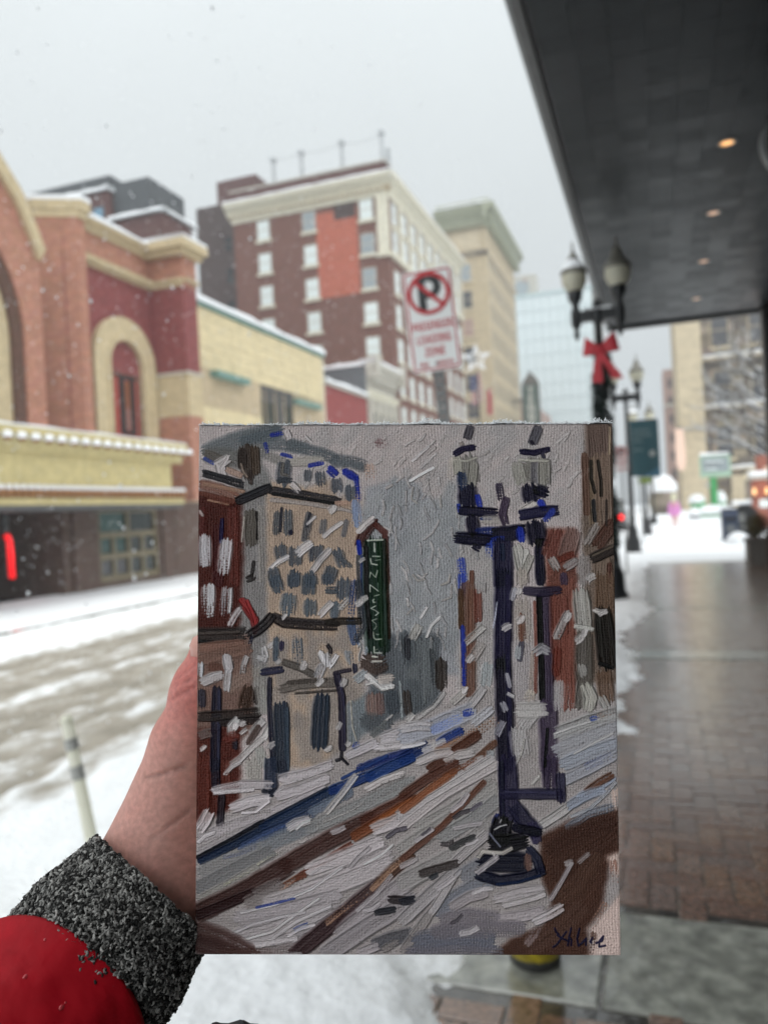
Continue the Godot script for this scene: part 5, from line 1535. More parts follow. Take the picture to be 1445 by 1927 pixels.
func far_person() -> void:
	var o := Vector3(0.82, 0.08, -42.0)
	var p := thing("person", o, "distant person in pink coat and cream hat walking on the snow", "person")
	var b := []
	for q in [[0, 1.36, 0, 0, 1.46, 0, 0.085, 0.09], [0, 1.2, 0, 0, 1.34, 0, 0.05, 0.05], [0, 0.8, 0, 0, 1.15, 0, 0.14, 0.16], [-0.08, 0.75, 0, -0.09, 0.4, 0.06, 0.085, 0.06], [-0.09, 0.4, 0.06, -0.09, 0.06, 0, 0.055, 0.045], [0.08, 0.75, 0, 0.1, 0.42, 0.1, 0.085, 0.06], [0.1, 0.42, 0.1, 0.1, 0.06, 0.14, 0.055, 0.045], [-0.19, 1.15, 0, -0.24, 0.85, 0.02, 0.05, 0.04], [-0.24, 0.85, 0.02, -0.22, 0.62, 0.1, 0.04, 0.035], [0.19, 1.15, 0, 0.24, 0.85, -0.02, 0.05, 0.04], [0.24, 0.85, -0.02, 0.22, 0.62, 0.06, 0.04, 0.035], [-0.09, 0.05, 0, -0.09, 0.03, 0.14, 0.045, 0.035], [0.1, 0.05, 0.14, 0.1, 0.03, 0.26, 0.045, 0.035]]:
		b.append([o + Vector3(q[0], q[1], q[2]), o + Vector3(q[3], q[4], q[5]), q[6], q[7], 0.05])
	put("body", nets(b, 0.03), M.skin, p)
	var c := []
	for q in [[0, 0.62, 0, 0, 1.2, 0, 0.17, 0.15], [-0.17, 1.18, 0, -0.25, 0.85, 0.02, 0.08, 0.07], [-0.25, 0.85, 0.02, -0.23, 0.66, 0.1, 0.07, 0.06], [0.17, 1.18, 0, 0.25, 0.85, -0.02, 0.08, 0.07], [0.25, 0.85, -0.02, 0.23, 0.66, 0.06, 0.07, 0.06]]:
		c.append([o + Vector3(q[0], q[1], q[2]), o + Vector3(q[3], q[4], q[5]), q[6], q[7], 0.05])
	put("coat", nets(c, 0.035), M.pink, p)
	put("hat", nets([[o + Vector3(0, 1.44, -0.01), o + Vector3(0, 1.58, -0.01), 0.17, 0.14, 0.04], [o + Vector3(0, 1.28, 0.02), o + Vector3(0, 1.3, 0.02), 0.13, 0.13, 0.04]], 0.03), M.cream_wool, p)

func at(u: float, v: float, d: float) -> Vector3:      # the point d metres ahead that the lens sees there
	return CAM + (cam_b.x * (u - 722.5) - cam_b.y * (v - 963.5)) * (d / FPX) - cam_b.z * d

func flesh(m: ArrayMesh) -> ArrayMesh:      # folds over the thumb joint and at the wrist; pinker over the joint
	var a := m.surface_get_arrays(0)
	var V: PackedVector3Array = a[Mesh.ARRAY_VERTEX]; var N: PackedVector3Array = a[Mesh.ARRAY_NORMAL]
	var C := PackedColorArray(); C.resize(V.size())
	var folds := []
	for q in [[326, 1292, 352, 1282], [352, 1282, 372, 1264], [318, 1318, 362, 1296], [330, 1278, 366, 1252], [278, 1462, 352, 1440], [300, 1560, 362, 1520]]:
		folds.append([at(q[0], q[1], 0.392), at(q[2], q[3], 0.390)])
	var ns := FastNoiseLite.new(); ns.seed = 77; ns.frequency = 60.0
	var kn := at(350, 1290, 0.395); var tip := at(380, 1215, 0.397)
	for k in V.size():
		var p := V[k]
		var dep := 0.0
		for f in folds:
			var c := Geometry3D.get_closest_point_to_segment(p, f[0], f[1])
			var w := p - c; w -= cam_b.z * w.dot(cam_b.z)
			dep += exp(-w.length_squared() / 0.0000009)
		V[k] = p - N[k] * minf(dep, 1.0) * 0.0012 + N[k] * 0.00010 * ns.get_noise_3dv(p)
		var red := clampf(exp(-p.distance_squared_to(kn) / 0.0006) + 0.7 * exp(-p.distance_squared_to(tip) / 0.0002) + 0.25 * ns.get_noise_3dv(p * 0.7), 0.0, 1.0)
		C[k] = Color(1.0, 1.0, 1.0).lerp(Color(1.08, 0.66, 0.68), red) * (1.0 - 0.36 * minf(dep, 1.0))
	# normals again from the moved points
	var IX: PackedInt32Array = a[Mesh.ARRAY_INDEX]
	N.fill(Vector3.ZERO)
	for k in range(0, IX.size(), 3):
		var n := (V[IX[k + 2]] - V[IX[k]]).cross(V[IX[k + 1]] - V[IX[k]])
		for j in 3: N[IX[k + j]] += n
	for k in N.size(): N[k] = N[k].normalized()
	a[Mesh.ARRAY_VERTEX] = V; a[Mesh.ARRAY_NORMAL] = N; a[Mesh.ARRAY_COLOR] = C
	var o := ArrayMesh.new(); o.add_surface_from_arrays(Mesh.PRIMITIVE_TRIANGLES, a)
	return o

func person() -> void:
	var p := thing("photographer_arm", at(150, 1850, 0.375), "person's left hand in grey fuzzy cuff and red sleeve holding up the painting", "person")
	var b := []
	for q in [
		[-40, 2080, 0.355, 270, 1700, 0.400, 33, 30, 10], [270, 1700, 0.400, 345, 1560, 0.422, 30, 27, 12], [345, 1560, 0.422, 470, 1440, 0.430, 27, 20, 12],
		[300, 1645, 0.408, 346, 1400, 0.4065, 34, 16.5, 10], [346, 1400, 0.4065, 376, 1290, 0.4062, 15.5, 12.0, 8], [368, 1305, 0.4062, 374, 1290, 0.4062, 12.7, 12.4, 6], [376, 1290, 0.4062, 394, 1222, 0.4045, 11.4, 9.6, 5],
		[440, 1470, 0.430, 520, 1372, 0.432, 14, 10, 8], [520, 1372, 0.432, 600, 1300, 0.428, 10, 8.8, 4], [600, 1300, 0.428, 660, 1262, 0.409, 8.8, 7.8, 4],
		[470, 1480, 0.432, 570, 1420, 0.436, 14, 10, 8], [570, 1420, 0.436, 660, 1378, 0.430, 10, 9, 4], [660, 1378, 0.430, 730, 1350, 0.409, 9, 8, 4],
		[470, 1510, 0.432, 570, 1488, 0.436, 13, 9.5, 8], [570, 1488, 0.436, 655, 1466, 0.430, 9.5, 8.6, 4], [655, 1466, 0.430, 715, 1450, 0.409, 8.6, 7.6, 4],
		[440, 1550, 0.430, 540, 1560, 0.433, 12, 8.5, 8], [540, 1560, 0.433, 610, 1552, 0.428, 8.5, 7.8, 4], [610, 1552, 0.428, 660, 1545, 0.408, 7.8, 7, 4]]:
		b.append([at(q[0], q[1], q[2]), at(q[3], q[4], q[5]), q[6] * 0.001, q[7] * 0.001, q[8] * 0.001])
	var body := put("body", flesh(nets(b, 0.0018)), M.skin, p)
	var nail := MB.new(Transform3D.IDENTITY, true)
	nail.tube([at(382, 1196, 0.3978), at(378, 1204, 0.3972), at(374, 1218, 0.3966), at(373, 1236, 0.3966)], [0.0022, 0.0046, 0.0054, 0.0044], 12, true, 0.3)
	part("thumbnail", nail, M.nail, body)
	# knitted cuff
	var C := [[282, 1676, 0.3955, 36.5], [246, 1720, 0.389, 39], [204, 1775, 0.379, 42.5], [150, 1840, 0.368, 42], [96, 1905, 0.358, 37], [30, 1985, 0.344, 41], [-50, 2085, 0.327, 42]]
	var cp := []; var cr := []
	for q in C: cp.append(at(q[0], q[1], q[2])); cr.append(q[3] * 0.001)
	var ax: Vector3 = (cp[0] - cp[1]).normalized()
	var cf := MB.new(Transform3D.IDENTITY, true)
	var lp := [cp[0] - ax * 0.022, cp[0] - ax * 0.004, cp[0] + ax * 0.001]; var lr := [0.0305, 0.0315, 0.034]
	for k in cp.size(): lp.append(cp[k]); lr.append(cr[k])
	cf.tube(lp, lr, 40, false)
	var cuff := part("knitted_cuff", cf, M.cuff_base, p)
	# its boucle loops
	var lb := MB.new(Transform3D.IDENTITY, true)
	var arc := []; var arr := []
	for k in 7:
		var w := -0.4 + 3.9 * k / 6.0
		arc.append(Vector3(cos(w) * 0.00125, sin(w) * 0.00125, 0.0003 * k)); arr.append(0.00058 if k > 0 and k < 6 else 0.00035)
	lb.tube(arc, arr, 5)
	var mm := MultiMesh.new(); mm.transform_format = MultiMesh.TRANSFORM_3D; mm.use_colors = true; mm.mesh = lb.mesh()
	var N := 30000
	var tg := []
	for k in cp.size(): tg.append((cp[mini(k + 1, cp.size() - 1)] - cp[maxi(k - 1, 0)]).normalized())
	mm.instance_count = N
	var ra := RandomNumberGenerator.new(); ra.seed = 17
	var fn := FastNoiseLite.new(); fn.seed = 3; fn.frequency = 120.0; fn.fractal_octaves = 2
	for k in N:
		var s := ra.randf() * 3.18
		if k % 14 == 0: s = ra.randf() * 0.12
		var i := int(s); var f := s - i
		var c: Vector3 = cp[i].lerp(cp[i + 1], f); var r: float = lerpf(cr[i], cr[i + 1], f)
		var d: Vector3 = tg[i].lerp(tg[i + 1], f).normalized()
		var x := d.cross(Vector3(0.3, 0.9, 0.2)).normalized(); var y := x.cross(d)
		var w := ra.randf() * TAU
		var n := (x * cos(w) + y * sin(w)).normalized()
		var pos := c + n * (r + ra.randf_range(-0.0006, 0.0018))
		if s < 0.12: pos += ax * ra.randf_range(0.0, 0.002)
		var u := Vector3(ra.randfn(), ra.randfn(), ra.randfn()).normalized()
		var v := (u - n * u.dot(n) * 0.75).normalized()
		var nn := (n + u.cross(v) * ra.randf_range(-0.9, 0.9)).normalized()
		var xx := v.cross(nn).normalized()
		var sc := ra.randf_range(0.55, 1.1)
		mm.set_instance_transform(k, Transform3D(Basis(xx * sc, nn.cross(xx) * sc, nn * sc), pos - p.position))
		var g := fn.get_noise_3dv(pos) * 0.5 + 0.5
		var l := 0.017
		var q := ra.randf()
		if q > 0.42: l = lerpf(0.08, 0.40, ra.randf()) * (0.6 + 0.8 * g)
		if q > 0.95: l = 0.42
		mm.set_instance_color(k, Color(l, l * 0.985, l * 0.94))
	var mi := MultiMeshInstance3D.new(); mi.name = "boucle_loops"; mi.multimesh = mm; mi.material_override = M.wool
	mi.set_meta("kind", "stuff")
	cuff.add_child(mi, true)
	mi.position = -cuff.position
	mi.position = p.position - origin_of(cuff)
	# red sleeve
	var sl := MB.new(Transform3D.IDENTITY, true)
	var R := [[98, 1908, 0.357, 46], [104, 1901, 0.358, 50], [95, 1911, 0.3565, 51.5], [36, 1980, 0.344, 51], [-30, 2058, 0.330, 49], [-100, 2140, 0.314, 50], [-200, 2260, 0.29, 52], [-380, 2460, 0.25, 54]]
	var sn := FastNoiseLite.new(); sn.seed = 11; sn.frequency = 22.0
	var rings := []
	var rp := []
	for q in R: rp.append(at(q[0], q[1], q[2]))
	var pts := []; var rads := []
	for k in R.size() - 1:
		var steps := 1 if k < 2 else 8
		for j in steps:
			pts.append(rp[k].lerp(rp[k + 1], float(j) / steps)); rads.append(lerpf(R[k][3], R[k + 1][3], float(j) / steps) * 0.001)
	var d0: Vector3 = (rp[-1] - rp[2]).normalized()
	var x0 := d0.cross(Vector3(0.3, 0.9, 0.2)).normalized(); var y0 := x0.cross(d0)
	for k in pts.size():
		var ring := []
		for j in 64:
			var w := TAU * j / 64
			var n := x0 * cos(w) + y0 * sin(w)
			var q: Vector3 = pts[k] + n * rads[k]
			var amp := 0.0 if k < 2 else 0.0042 * minf(1.0, (k - 1) * 0.12)
			ring.append(q + n * amp * sn.get_noise_3d(q.x * 1.0, q.y * 2.2, q.z))
		rings.append(ring)
	for k in rings.size() - 1:
		for j in 64:
			var m := (j + 1) % 64
			sl.quad(rings[k][j], rings[k + 1][j], rings[k + 1][m], rings[k][m])
	for j in range(1, 63):
		sl.tri(rings[-1][0], rings[-1][j + 1], rings[-1][j])
	var sleeve := part("red_sleeve", sl, M.red_nylon, p)
	for k in 26:
		var ki := 3 + ra.randi() % 12
		var w := ra.randf() * TAU
		var n := x0 * cos(w) + y0 * sin(w)
		var c: Vector3 = rings[ki][int(w / TAU * 64) % 64]
		n = (c - pts[ki]).normalized()
		var rr := ra.randf_range(0.0004, 0.0011)
		var tb := Basis(n.cross(d0).normalized(), n, Vector3.ZERO); tb.z = tb.x.cross(n)
		var dm := MB.new(Transform3D(tb * Basis.from_scale(Vector3(1.0, 0.5, ra.randf_range(1.0, 1.8)) * rr), c), true)
		dm.lathe([Vector2(1.0, -0.1), Vector2(0.85, 0.5), Vector2(0.5, 0.85), Vector2(0.0, 1.0)], 8)
		part("melted_snow_drop", dm, M.drop, sleeve)
	var fz := MB.new()
	for k in 420:
		var sI := ra.randf() * 3.2
		var i2 := int(sI); var c2: Vector3 = cp[i2].lerp(cp[i2 + 1], sI - i2); var r2: float = lerpf(cr[i2], cr[i2 + 1], sI - i2)
		var dd: Vector3 = tg[i2]
		var xx2 := dd.cross(Vector3(0.3, 0.9, 0.2)).normalized(); var yy2 := xx2.cross(dd)
		var w2 := ra.randf() * TAU
		var n2 := xx2 * cos(w2) + yy2 * sin(w2)
		var p0 := c2 + n2 * (r2 + 0.0008)
		var sd := (Vector3(ra.randfn(), ra.randfn(), ra.randfn()) * 0.6 + n2 * 0.5).normalized() * ra.randf_range(0.002, 0.006)
		fz.tube([p0, p0 + sd * 0.6 + n2 * 0.001, p0 + sd], [0.00009, 0.00006], 3, false)
	part("stray_fibres", fz, M.fibre, cuff).set_meta("kind", "stuff")
	# grey cloth thing just entering at the bottom edge
	var g := thing("grey_bag", at(445, 1980, 0.37), "grey bag hanging from arm, only its wavy top edge inside bottom of frame", "bag")
	var pl := PackedVector2Array()
	for q in [[390, 1960], [394, 1930], [400, 1924.5], [407, 1922.5], [416, 1925], [430, 1925.5], [443, 1921.5], [452, 1918.5], [459, 1920], [463, 1925], [486, 1926.5], [496, 1960], [620, 2200], [640, 2900], [240, 2900], [260, 2200]]: pl.append(Vector2(q[0], -q[1]))
	var gm := MB.new(Transform3D(Basis(cam_b.x * (0.37 / FPX), cam_b.y * (0.37 / FPX), cam_b.z), at(0, 0, 0.37)))
	gm.prism(pl, 0.0, 0.008)
	part("bag_body", gm, M.slate_roof, g)
	var gt := MB.new(Transform3D.IDENTITY, true); gt.tube([at(456, 1924, 0.3695), at(470, 1931, 0.3695), at(500, 1940, 0.3695)], [0.0012], 8)
	part("trim", gt, M.column, g)
	var gs := MB.new(Transform3D.IDENTITY, true); gs.tube([at(270, 2230, 0.368), at(120, 2150, 0.352), at(0, 2075, 0.34)], [0.004], 8)
	part("strap", gs, M.column, g)

func snowfall() -> void:
	var b := MB.new(Transform3D.IDENTITY, true)
	b.lathe([Vector2(0, -1), Vector2(0.8, -0.6), Vector2(1, 0), Vector2(0.8, 0.6), Vector2(0, 1)], 6)
	var mm := MultiMesh.new(); mm.transform_format = MultiMesh.TRANSFORM_3D; mm.mesh = b.mesh()
	var ra := RandomNumberGenerator.new(); ra.seed = 71
	var T := []
	var tries := 0
	while T.size() < 13000 and tries < 60000:
		tries += 1
		var p := Vector3(ra.randf_range(-22, -1.0), ra.randf_range(-1.0, 12.0), ra.randf_range(-34, -0.9))
		if T.size() < 5500: p = Vector3(ra.randf_range(-7.5, -0.95), ra.randf_range(-0.3, 5.0), ra.randf_range(-9.0, -0.9))
		if p.y < gy(p.x) + 0.1: continue
		var r := ra.randf_range(0.0022, 0.0052)
		T.append(Transform3D(Basis.from_scale(Vector3(r, r * ra.randf_range(0.7, 1.6), r)), p))
	mm.instance_count = T.size()
	for k in T.size(): mm.set_instance_transform(k, T[k])
	var mi := MultiMeshInstance3D.new(); mi.name = "falling_snow"; mi.multimesh = mm; mi.material_override = M.flake
	add_child(mi, true)
	tag(mi, "falling snowflakes drifting over the street left of the canopy", "snowflakes")
	mi.set_meta("kind", "stuff")

# ---------------------------------------------------------------- the oil painting
const PW := 800
const PH := 1000
var pr := PackedFloat32Array(); var pg := PackedFloat32Array(); var pb := PackedFloat32Array()
var hgt := PackedFloat32Array(); var wv := PackedFloat32Array(); var bt := PackedFloat32Array()
var zx := 0.0; var zy := 0.0; var zs := 1.0; var sseed := 0

func Z(x: float, y: float, k: float) -> void: zx = x; zy = y; zs = k

func tx(u: float, v: float) -> Vector2:
	var t := (v - 799.5) / 999.5
	return Vector2((u - lerpf(374, 367, t)) / lerpf(778, 802, t) * PW, t * PH)

func paint_begin() -> void:
	for a in [pr, pg, pb, hgt, wv]: a.resize(PW * PH)
	bt.resize(1024)
	var ra := RandomNumberGenerator.new(); ra.seed = 404
	for k in 1024: bt[k] = ra.randf()
	var n := FastNoiseLite.new(); n.seed = 9; n.frequency = 0.012
	var P := 5.1
	for y in PH:
		for x in PW:
			var i := y * PW + x
			var a := (x + n.get_noise_2d(x, y) * 5.0) / P; var b := (y + n.get_noise_2d(y, x + 500) * 5.0) / P
			var fa := a - floorf(a) - 0.5; var fb := b - floorf(b) - 0.5
			var h := (1.0 - 4.0 * fa * fa) * (1.0 - 4.0 * fb * fb)
			var over := (int(floorf(a)) + int(floorf(b))) & 1
			wv[i] = clampf(h * (1.0 if over else 0.62), 0, 1)
			pr[i] = 0.62; pg[i] = 0.58; pb[i] = 0.57
			hgt[i] = 0.05

# one loaded brush stroke along p (numbers in the current frame), w wide, th thick, dry = how much it skips over the weave
func s(col: String, w: float, p: Array, th := 0.5, dry := 0.12) -> void:
	var q := PackedVector2Array()
	for k in range(0, p.size(), 2): q.append(tx(zx + p[k] / zs, zy + p[k + 1] / zs))
	brush(Color(col), w / zs * 0.56 * PW / 790.0, q, th, dry)

func brush(c: Color, r: float, q: PackedVector2Array, th: float, dry: float) -> void:
	sseed = (sseed * 73 + 151) & 1023
	var sd := sseed
	var lo := q[0]; var hi := q[0]
	for v in q: lo = lo.min(v); hi = hi.max(v)
	var ns := q.size() - 1
	var ux := PackedFloat32Array(); var uy := PackedFloat32Array(); var ln := PackedFloat32Array(); var cu := PackedFloat32Array()
	var tot := 0.0
	for k in ns:
		var d := q[k + 1] - q[k]; var L := maxf(d.length(), 0.01)
		ux.append(d.x / L); uy.append(d.y / L); ln.append(L); cu.append(tot); tot += L
	var pad := r + 2.0
	var y0 := clampi(int(lo.y - pad), 0, PH - 1); var y1 := clampi(int(hi.y + pad) + 1, 0, PH - 1)
	var x0 := clampi(int(lo.x - pad), 0, PW - 1); var x1 := clampi(int(hi.x + pad) + 1, 0, PW - 1)
	var nb := maxf(5.0, r * 0.95)
	var lim := pad * pad
	if c.b > c.r * 1.45 and c.b > 0.25: c = c.lerp(Color(0.13, 0.15, 0.2), 0.22) * 0.86
	if c.r > c.b * 1.8 and c.r > 0.4: c = c.lerp(Color(0.25, 0.19, 0.17), 0.25) * 0.93
	var cr := c.r; var cg := c.g; var cb := c.b
	var sft := maxf(1.5, r * (0.6 if th < 0.66 else 0.45 if th < 0.96 else 0.3))
	var vary := 0.13 if th < 0.9 else 0.17
	for y in range(y0, y1 + 1):
		# the stretch of this row that the stroke can reach
		var xa := 1e9; var xb := -1e9
		for k in ns:
			var ay := q[k].y; var by := q[k + 1].y
			if maxf(ay, by) < y - pad or minf(ay, by) > y + pad: continue
			var ax := q[k].x; var bx_ := q[k + 1].x
			var t0 := 0.0; var t1 := 1.0
			if absf(by - ay) > 0.5:
				t0 = clampf((y - pad - ay) / (by - ay), 0, 1); t1 = clampf((y + pad - ay) / (by - ay), 0, 1)
			var p0 := lerpf(ax, bx_, t0); var p1 := lerpf(ax, bx_, t1)
			xa = minf(xa, minf(p0, p1) - pad); xb = maxf(xb, maxf(p0, p1) + pad)
		if xb < xa: continue
		for x in range(maxi(x0, int(xa)), mini(x1, int(xb) + 1) + 1):
			var best := 1e9; var acr := 0.0; var alo := 0.0; var e := 0.0
			for k in ns:
				var dx := x - q[k].x; var dy := y - q[k].y
				var t := dx * ux[k] + dy * uy[k]
				var tc := clampf(t, 0.0, ln[k])
				var ox := dx - ux[k] * tc; var oy := dy - uy[k] * tc
				var d2 := ox * ox + oy * oy
				if d2 < best:
					best = d2; acr = dx * uy[k] - dy * ux[k]; alo = cu[k] + tc
					e = 0.0
					if k == 0 and t < 0: e = -t
					elif k == ns - 1 and t > ln[k]: e = t - ln[k]
			if best > lim: continue
			var d := sqrt(best)
			var a := acr / r
			var fb := (a + 1.0) * 0.5 * nb
			var bi := int(fb)
			var fr := fb - bi
			var b := bt[(bi + sd) & 1023] * (1.0 - fr) + bt[(bi + 1 + sd) & 1023] * fr
			var b2 := bt[(bi * 5 + sd + int(alo * 0.06)) & 1023]
			b = b * 0.72 + b2 * 0.28
			var ea := alo * (0.16 if r < 9.0 else 0.06)
			var ei := int(ea)
			var en := lerpf(bt[(ei + sd * 3) & 1023], bt[(ei + 1 + sd * 3) & 1023], ea - ei)
			var ends := minf(alo, tot - alo) + r * 0.75
			var rt := r * (0.90 + 0.15 * en) * (1.0 if ends > r * 1.6 else 0.78 + 0.22 * ends / (r * 1.6))
			var al := clampf((rt - (d if e <= 0.0 else absf(acr))) / sft + 0.5, 0.0, 1.0)
			if al <= 0.0: continue
			if e > r * (0.05 + 0.9 * b) * sqrt(maxf(0.0, 1.06 - a * a)): continue
			var i := y * PW + x
			var wear := dry * (0.55 + 0.9 * alo / (tot + 1.0))
			if b * 0.55 + wv[i] * 0.45 < wear: al *= 0.12
			var f := 1.0 + (b - 0.5) * vary
			var k2 := al * (0.72 + 0.26 * b)
			pr[i] += (cr * f - pr[i]) * k2; pg[i] += (cg * f - pg[i]) * k2; pb[i] += (cb * f - pb[i]) * k2
			var aa := absf(a)
			var h := th * (0.66 + 0.34 * b)
			if aa > 0.62 and th > 0.55: h += th * 0.6 * (1.0 - absf(aa - 0.82) / 0.2) if aa < 1.02 else 0.0
			hgt[i] += (h - hgt[i]) * al

# a flat ground of colour: polygon with a ragged border, scrubbed in the direction dir
func area(col: String, p: Array, th := 0.2, jit := 0.10, dir := 0.6) -> void:
	var q := PackedVector2Array()
	for k in range(0, p.size(), 2): q.append(tx(zx + p[k] / zs, zy + p[k + 1] / zs))
	var c := Color(col)
	sseed = (sseed * 73 + 151) & 1023
	var lo := q[0]; var hi := q[0]
	for v in q: lo = lo.min(v); hi = hi.max(v)
	var dc := cos(dir); var ds := sin(dir)
	for y in range(clampi(int(lo.y), 0, PH - 1), clampi(int(hi.y) + 1, 0, PH - 1) + 1):
		var xs := []
		for k in q.size():
			var a := q[k]; var b := q[(k + 1) % q.size()]
			if (a.y <= y) != (b.y <= y): xs.append(a.x + (y - a.y) / (b.y - a.y) * (b.x - a.x) + (bt[(y / 3 + k * 31 + sseed) & 1023] - 0.5) * 5.0)
		xs.sort()
		for k in range(0, xs.size() - 1, 2):
			for x in range(maxi(0, int(xs[k])), mini(PW - 1, int(xs[k + 1])) + 1):
				var i := y * PW + x
				var ac := x * -ds + y * dc; var al := x * dc + y * ds
				var n := bt[(int(ac * 0.7) + int(al * 0.02) * 57 + sseed) & 1023] * 0.5 + bt[(int(ac * 0.14 + 400) + int(al * 0.03) * 91) & 1023] * 0.5
				var f := 1.0 + (n - 0.5) * jit * 2.0
				pr[i] = c.r * f; pg[i] = c.g * f; pb[i] = c.b * f
				hgt[i] = th * (0.4 + 0.6 * n)

# the grounds are worked wet into each other
func soften(R: int) -> void:
	for ch in [pr, pg, pb]:
		for pass_ in 2:
			var src: PackedFloat32Array = ch.duplicate()
			var n := PW if pass_ == 0 else PH; var m := PH if pass_ == 0 else PW
			var st := 1 if pass_ == 0 else PW; var ln := PW if pass_ == 0 else 1
			for j in m:
				var o := j * ln
				var sum := 0.0
				for i in range(-R, R + 1): sum += src[o + clampi(i, 0, n - 1) * st]
				for i in n:
					ch[o + i * st] = sum / (2 * R + 1)
					sum += src[o + mini(i + R + 1, n - 1) * st] - src[o + maxi(i - R, 0) * st]

# many loose strokes over a region, colours drawn between two
func scumble(c0: String, c1: String, n: int, x0: float, y0: float, x1: float, y1: float, w: float, L: float, ang: float, th: float, dry: float, seed_: int) -> void:
	var ra := RandomNumberGenerator.new(); ra.seed = seed_
	var a := Color(c0); var b := Color(c1)
	for k in n:
		var p := tx(zx + ra.randf_range(x0, x1) / zs, zy + ra.randf_range(y0, y1) / zs)
		var g := ang + ra.randf_range(-0.35, 0.35)
		var d := Vector2(cos(g), sin(g)) * (L / zs) * ra.randf_range(0.5, 1.2)
		brush(a.lerp(b, ra.randf()), w / zs * 0.5 * ra.randf_range(0.6, 1.2), PackedVector2Array([p - d * 0.5, p + Vector2(d.y, -d.x) * ra.randf_range(-0.12, 0.12), p + d * 0.5]), th * ra.randf_range(0.6, 1.1), dry)

const PAINT_GAIN := 2.2

func painting() -> void:
	paint_begin()
	strokes()
	# colour and relief
	var cd := PackedByteArray(); cd.resize(PW * PH * 3)
	var hd := PackedFloat32Array(); hd.resize(PW * PH)
	for i in PW * PH:
		var h := hgt[i]
		var t := wv[i]
		var k := 0.965 + 0.07 * t * (1.0 - minf(1.0, h))
		var lu := (pr[i] * 0.35 + pg[i] * 0.5 + pb[i] * 0.15)
		pr[i] = lerpf(lu, pr[i], 0.86); pg[i] = lerpf(lu, pg[i], 0.86); pb[i] = lerpf(lu, pb[i], 0.86)
		cd[i * 3] = int(clampf(pow(maxf(pow(maxf(pr[i] * k, 0.0), 2.45) * PAINT_GAIN - 0.008, 0.003), 0.4545) * 255.0, 0, 250))
		cd[i * 3 + 1] = int(clampf(pow(maxf(pow(maxf(pg[i] * k, 0.0), 2.45) * PAINT_GAIN - 0.008, 0.003), 0.4545) * 255.0, 0, 250))
		cd[i * 3 + 2] = int(clampf(pow(maxf(pow(maxf(pb[i] * k, 0.0), 2.45) * PAINT_GAIN - 0.008, 0.003), 0.4545) * 255.0, 0, 250))
		hd[i] = h * 1.1 + t * 0.44 * (1.0 - minf(0.8, h * 0.5))
	var ci := Image.create_from_data(PW, PH, false, Image.FORMAT_RGB8, cd)
	var hi := Image.create_from_data(PW, PH, false, Image.FORMAT_RF, hd.to_byte_array())
	hi.bump_map_to_normal_map(4.2)
	var m := StandardMaterial3D.new()
	m.resource_name = "oil_paint"
	m.albedo_texture = ImageTexture.create_from_image(ci)
	m.roughness = 0.48
	m.metallic_specular = 0.32
	m.normal_enabled = true; m.normal_texture = ImageTexture.create_from_image(hi); m.normal_scale = 1.0
	m.texture_repeat = false
	# where the canvas is held
	var c := [at(374, 801, 0.3815), at(1152, 797, 0.3795), at(1169, 1800, 0.3685), at(367, 1798, 0.3705)]
	var ex: Vector3 = (c[1] + c[2] - c[0] - c[3]) / 2.0; var ey: Vector3 = (c[0] + c[1] - c[2] - c[3]) / 2.0
	var W := ex.length(); var H := ey.length()
	ex = ex.normalized(); ey = (ey - ex * ex.dot(ey)).normalized()
	var p := Node3D.new(); p.name = "oil_painting"
	p.transform = Transform3D(Basis(ex, ey, ex.cross(ey)), (c[0] + c[1] + c[2] + c[3]) / 4.0)
	add_child(p, true)
	tag(p, "small oil painting of a snowy street with dark lamp posts, held up by hand", "painting")
	# face: a fine grid that carries the thick paint, rounded over at the rim
	var nx := 320; var ny := 400
	var V := PackedVector3Array(); var UV := PackedVector2Array(); var IX := PackedInt32Array(); var NN := PackedVector3Array(); var TG := PackedFloat32Array()
	for j in ny + 1:
		for i in nx + 1:
			var u := float(i) / nx; var v := float(j) / ny
			var px := clampi(int(u * (PW - 1)), 1, PW - 2); var py := clampi(int(v * (PH - 1)), 1, PH - 2)
			var k := py * PW + px
			var h := (hgt[k] * 2.0 + hgt[k - 1] + hgt[k + 1] + hgt[k - PW] + hgt[k + PW]) / 6.0
			var ed := minf(minf(u, 1.0 - u) * W, minf(v, 1.0 - v) * H)
			var rim := 0.0012 * pow(1.0 - minf(1.0, ed / 0.0014), 2.0)
			V.append(Vector3((u - 0.5) * W, (0.5 - v) * H, 0.00042 * h * minf(1.0, ed / 0.001) - rim)); UV.append(Vector2(u, v))
			NN.append(Vector3(0, 0, 1)); TG.append_array([1.0, 0.0, 0.0, 1.0])
	for j in ny:
		for i in nx:
			var a := j * (nx + 1) + i
			IX.append_array([a, a + 1, a + nx + 1, a + 1, a + nx + 2, a + nx + 1])
	var ar := []; ar.resize(Mesh.ARRAY_MAX)
	ar[Mesh.ARRAY_VERTEX] = V; ar[Mesh.ARRAY_TEX_UV] = UV; ar[Mesh.ARRAY_NORMAL] = NN; ar[Mesh.ARRAY_TANGENT] = TG; ar[Mesh.ARRAY_INDEX] = IX
	var fm := ArrayMesh.new(); fm.add_surface_from_arrays(Mesh.PRIMITIVE_TRIANGLES, ar)
	put("painted_face", fm, m, p, true)
	var w2 := W / 2; var h2 := H / 2; var D := 0.0165
	mat("canvas_edge", lin(0.34, 0.30, 0.28), 0.8)
	var e := MB.new()
	for q in [[-w2, h2, w2, h2], [w2, h2, w2, -h2], [w2, -h2, -w2, -h2], [-w2, -h2, -w2, h2]]:
		e.quad(Vector3(q[0], q[1], -0.0012), Vector3(q[2], q[3], -0.0012), Vector3(q[2], q[3], -D), Vector3(q[0], q[1], -D))
